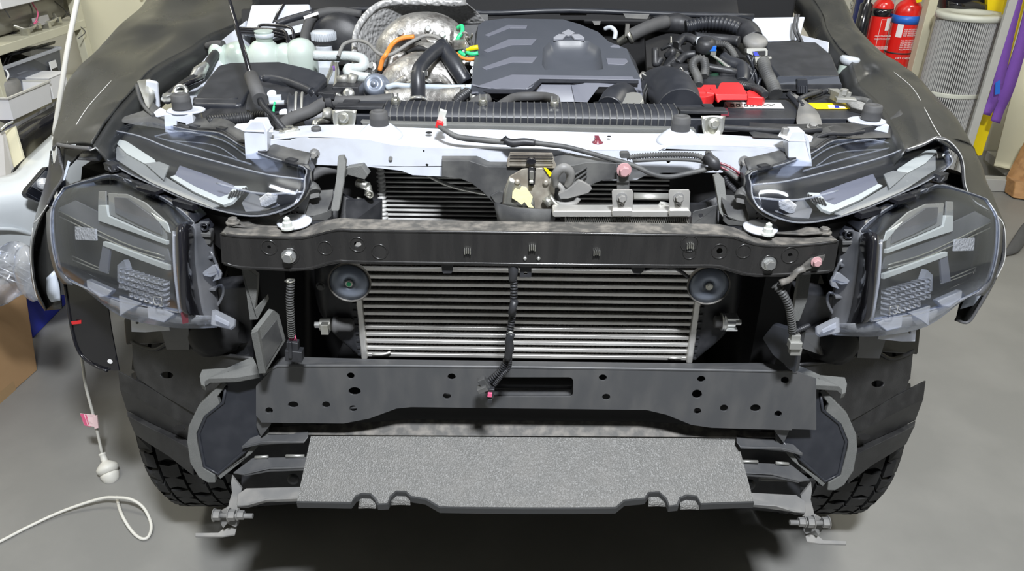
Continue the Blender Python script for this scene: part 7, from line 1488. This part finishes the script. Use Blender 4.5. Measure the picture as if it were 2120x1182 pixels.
# grey post, yellow stand, slings, frame
post('steel_post', 'light grey square steel post between the filter and the purple slings', 'post', 2089, 2107, 4, 3.86, 'frame_grey', dy=.02)
m = MB(); pl = YP(4.06)
m.slab(pl, pr(2110, -90, 2150, -90, 2062, 230, 2033, 322, 2025, 323, 2008, 294, 2030, 225), .03)
tag(m.build('yellow_board', M['yellow'], None, .003), 'yellow steel bracket behind the purple lifting slings', 'bracket')
m = MB(); m.slab(YP(4.3), pr(2046, -60, 2092, -60, 2078, 32, 2044, 28), .03); tag(m.build('yellow_case', M['yellow'], None, .003), 'yellow case above the pleated filter', 'case')
m = MB(); m.slab(YP(4.35), pr(1962, -60, 2046, -60, 2043, 24, 1958, 20), .1)
m.sheet([tr(1962, 2, 4.3, 1985, 8, 4.25, 2020, 2, 4.28, 2044, 10, 4.3), tr(1962, 20, 4.3, 1990, 24, 4.26, 2020, 22, 4.28, 2044, 22, 4.3)], .004)
tag(m.build('black_bin_bag', M['gloss_black']), 'glossy black bag bundled above the pleated filter', 'bag')
def strap(rows, name, label):
    m = MB(); m.sheet(rows, .006, 1, 5); o = m.build(name, M['purple']); tag(o, label, 'sling', 'purple lifting slings'); return o
strap([tr(2106, -60, 3.96, 2132, -60, 3.96), tr(2096, 0, 3.95, 2118, 0, 3.95), tr(2078, 70, 3.94, 2100, 74, 3.94), tr(2062, 150, 3.93, 2082, 156, 3.93), tr(2048, 200, 3.93, 2068, 208, 3.93), tr(2034, 236, 3.92, 2050, 240, 3.92)], 'lifting_sling', 'purple webbing sling hanging nearest the grey post')
strap([tr(2140, -60, 3.96, 2166, -60, 3.96), tr(2112, 60, 3.95, 2134, 66, 3.95), tr(2094, 120, 3.94, 2120, 120, 3.94), tr(2072, 185, 3.93, 2098, 190, 3.93), tr(2060, 225, 3.93, 2080, 228, 3.93), tr(2052, 250, 3.92, 2070, 256, 3.92)], 'lifting_sling', 'purple webbing sling hanging further right at the edge')
m = MB(); m.slab(YP(3.90), pr(2061, 172, 2071, 165, 2070, 194, 2060, 196), .004); tag(m.build('sling_label', M['blue']), 'small blue label hanging on the purple sling', 'label')
m = MB(); m.sheet([tr(2140, 60, 4.5, 2250, 0, 4.5), tr(2095, 200, 4.4, 2200, 200, 4.4), tr(2062, 330, 4.45, 2200, 360, 4.45), tr(2058, 340, 4.44, 2200, 372, 4.44)], .01)
tag(m.build('pale_sheet', M['beige_board']), 'large pale sheet leaning on the wall at the right edge', 'sheet')
fr = thing('galvanised_frame', 'low galvanised steel frame on the floor at the right edge', 'frame', QZ(2080, 375, 0))
m = MB(); a, b = QZ(2052, 322, .06), QZ(2150, 395, .06); d = (b-a); ang = math.atan2(d.y, d.x)
m.box((a+b)/2, (d.length, .07, .06), ang); m.build('side_rail', M['frame_grey'], fr, .004)
m = MB(); a, b = QZ(2020, 378, .04), QZ(2140, 384, .04); d = b-a; m.box((a+b)/2, (d.length, .07, .075), math.atan2(d.y, d.x)); m.build('cross_rail', M['frame_grey'], fr, .004)
m = MB(); m.prism([QZ(2120, 318, .25), QZ(2079, 398, .005), QZ(2097, 410, .005), QZ(2155, 420, .005), QZ(2190, 330, .25)], (0, .03, .09))
tag(m.build('timber_block', M['wood'], None, .006), 'orange brown timber block on the floor at the right edge', 'timber')
m = MB(); m.tube([QZ(2078, 528, .012), QZ(2100, 512, .03), QZ(2125, 478, .07), QZ(2170, 430, .1)], [.008, .03, .035, .035], 14, 5, flat=.4)
tag(m.build('rubber_strip', M['rubber']), 'dark flat rubber strip on the floor at the right edge', 'strip')
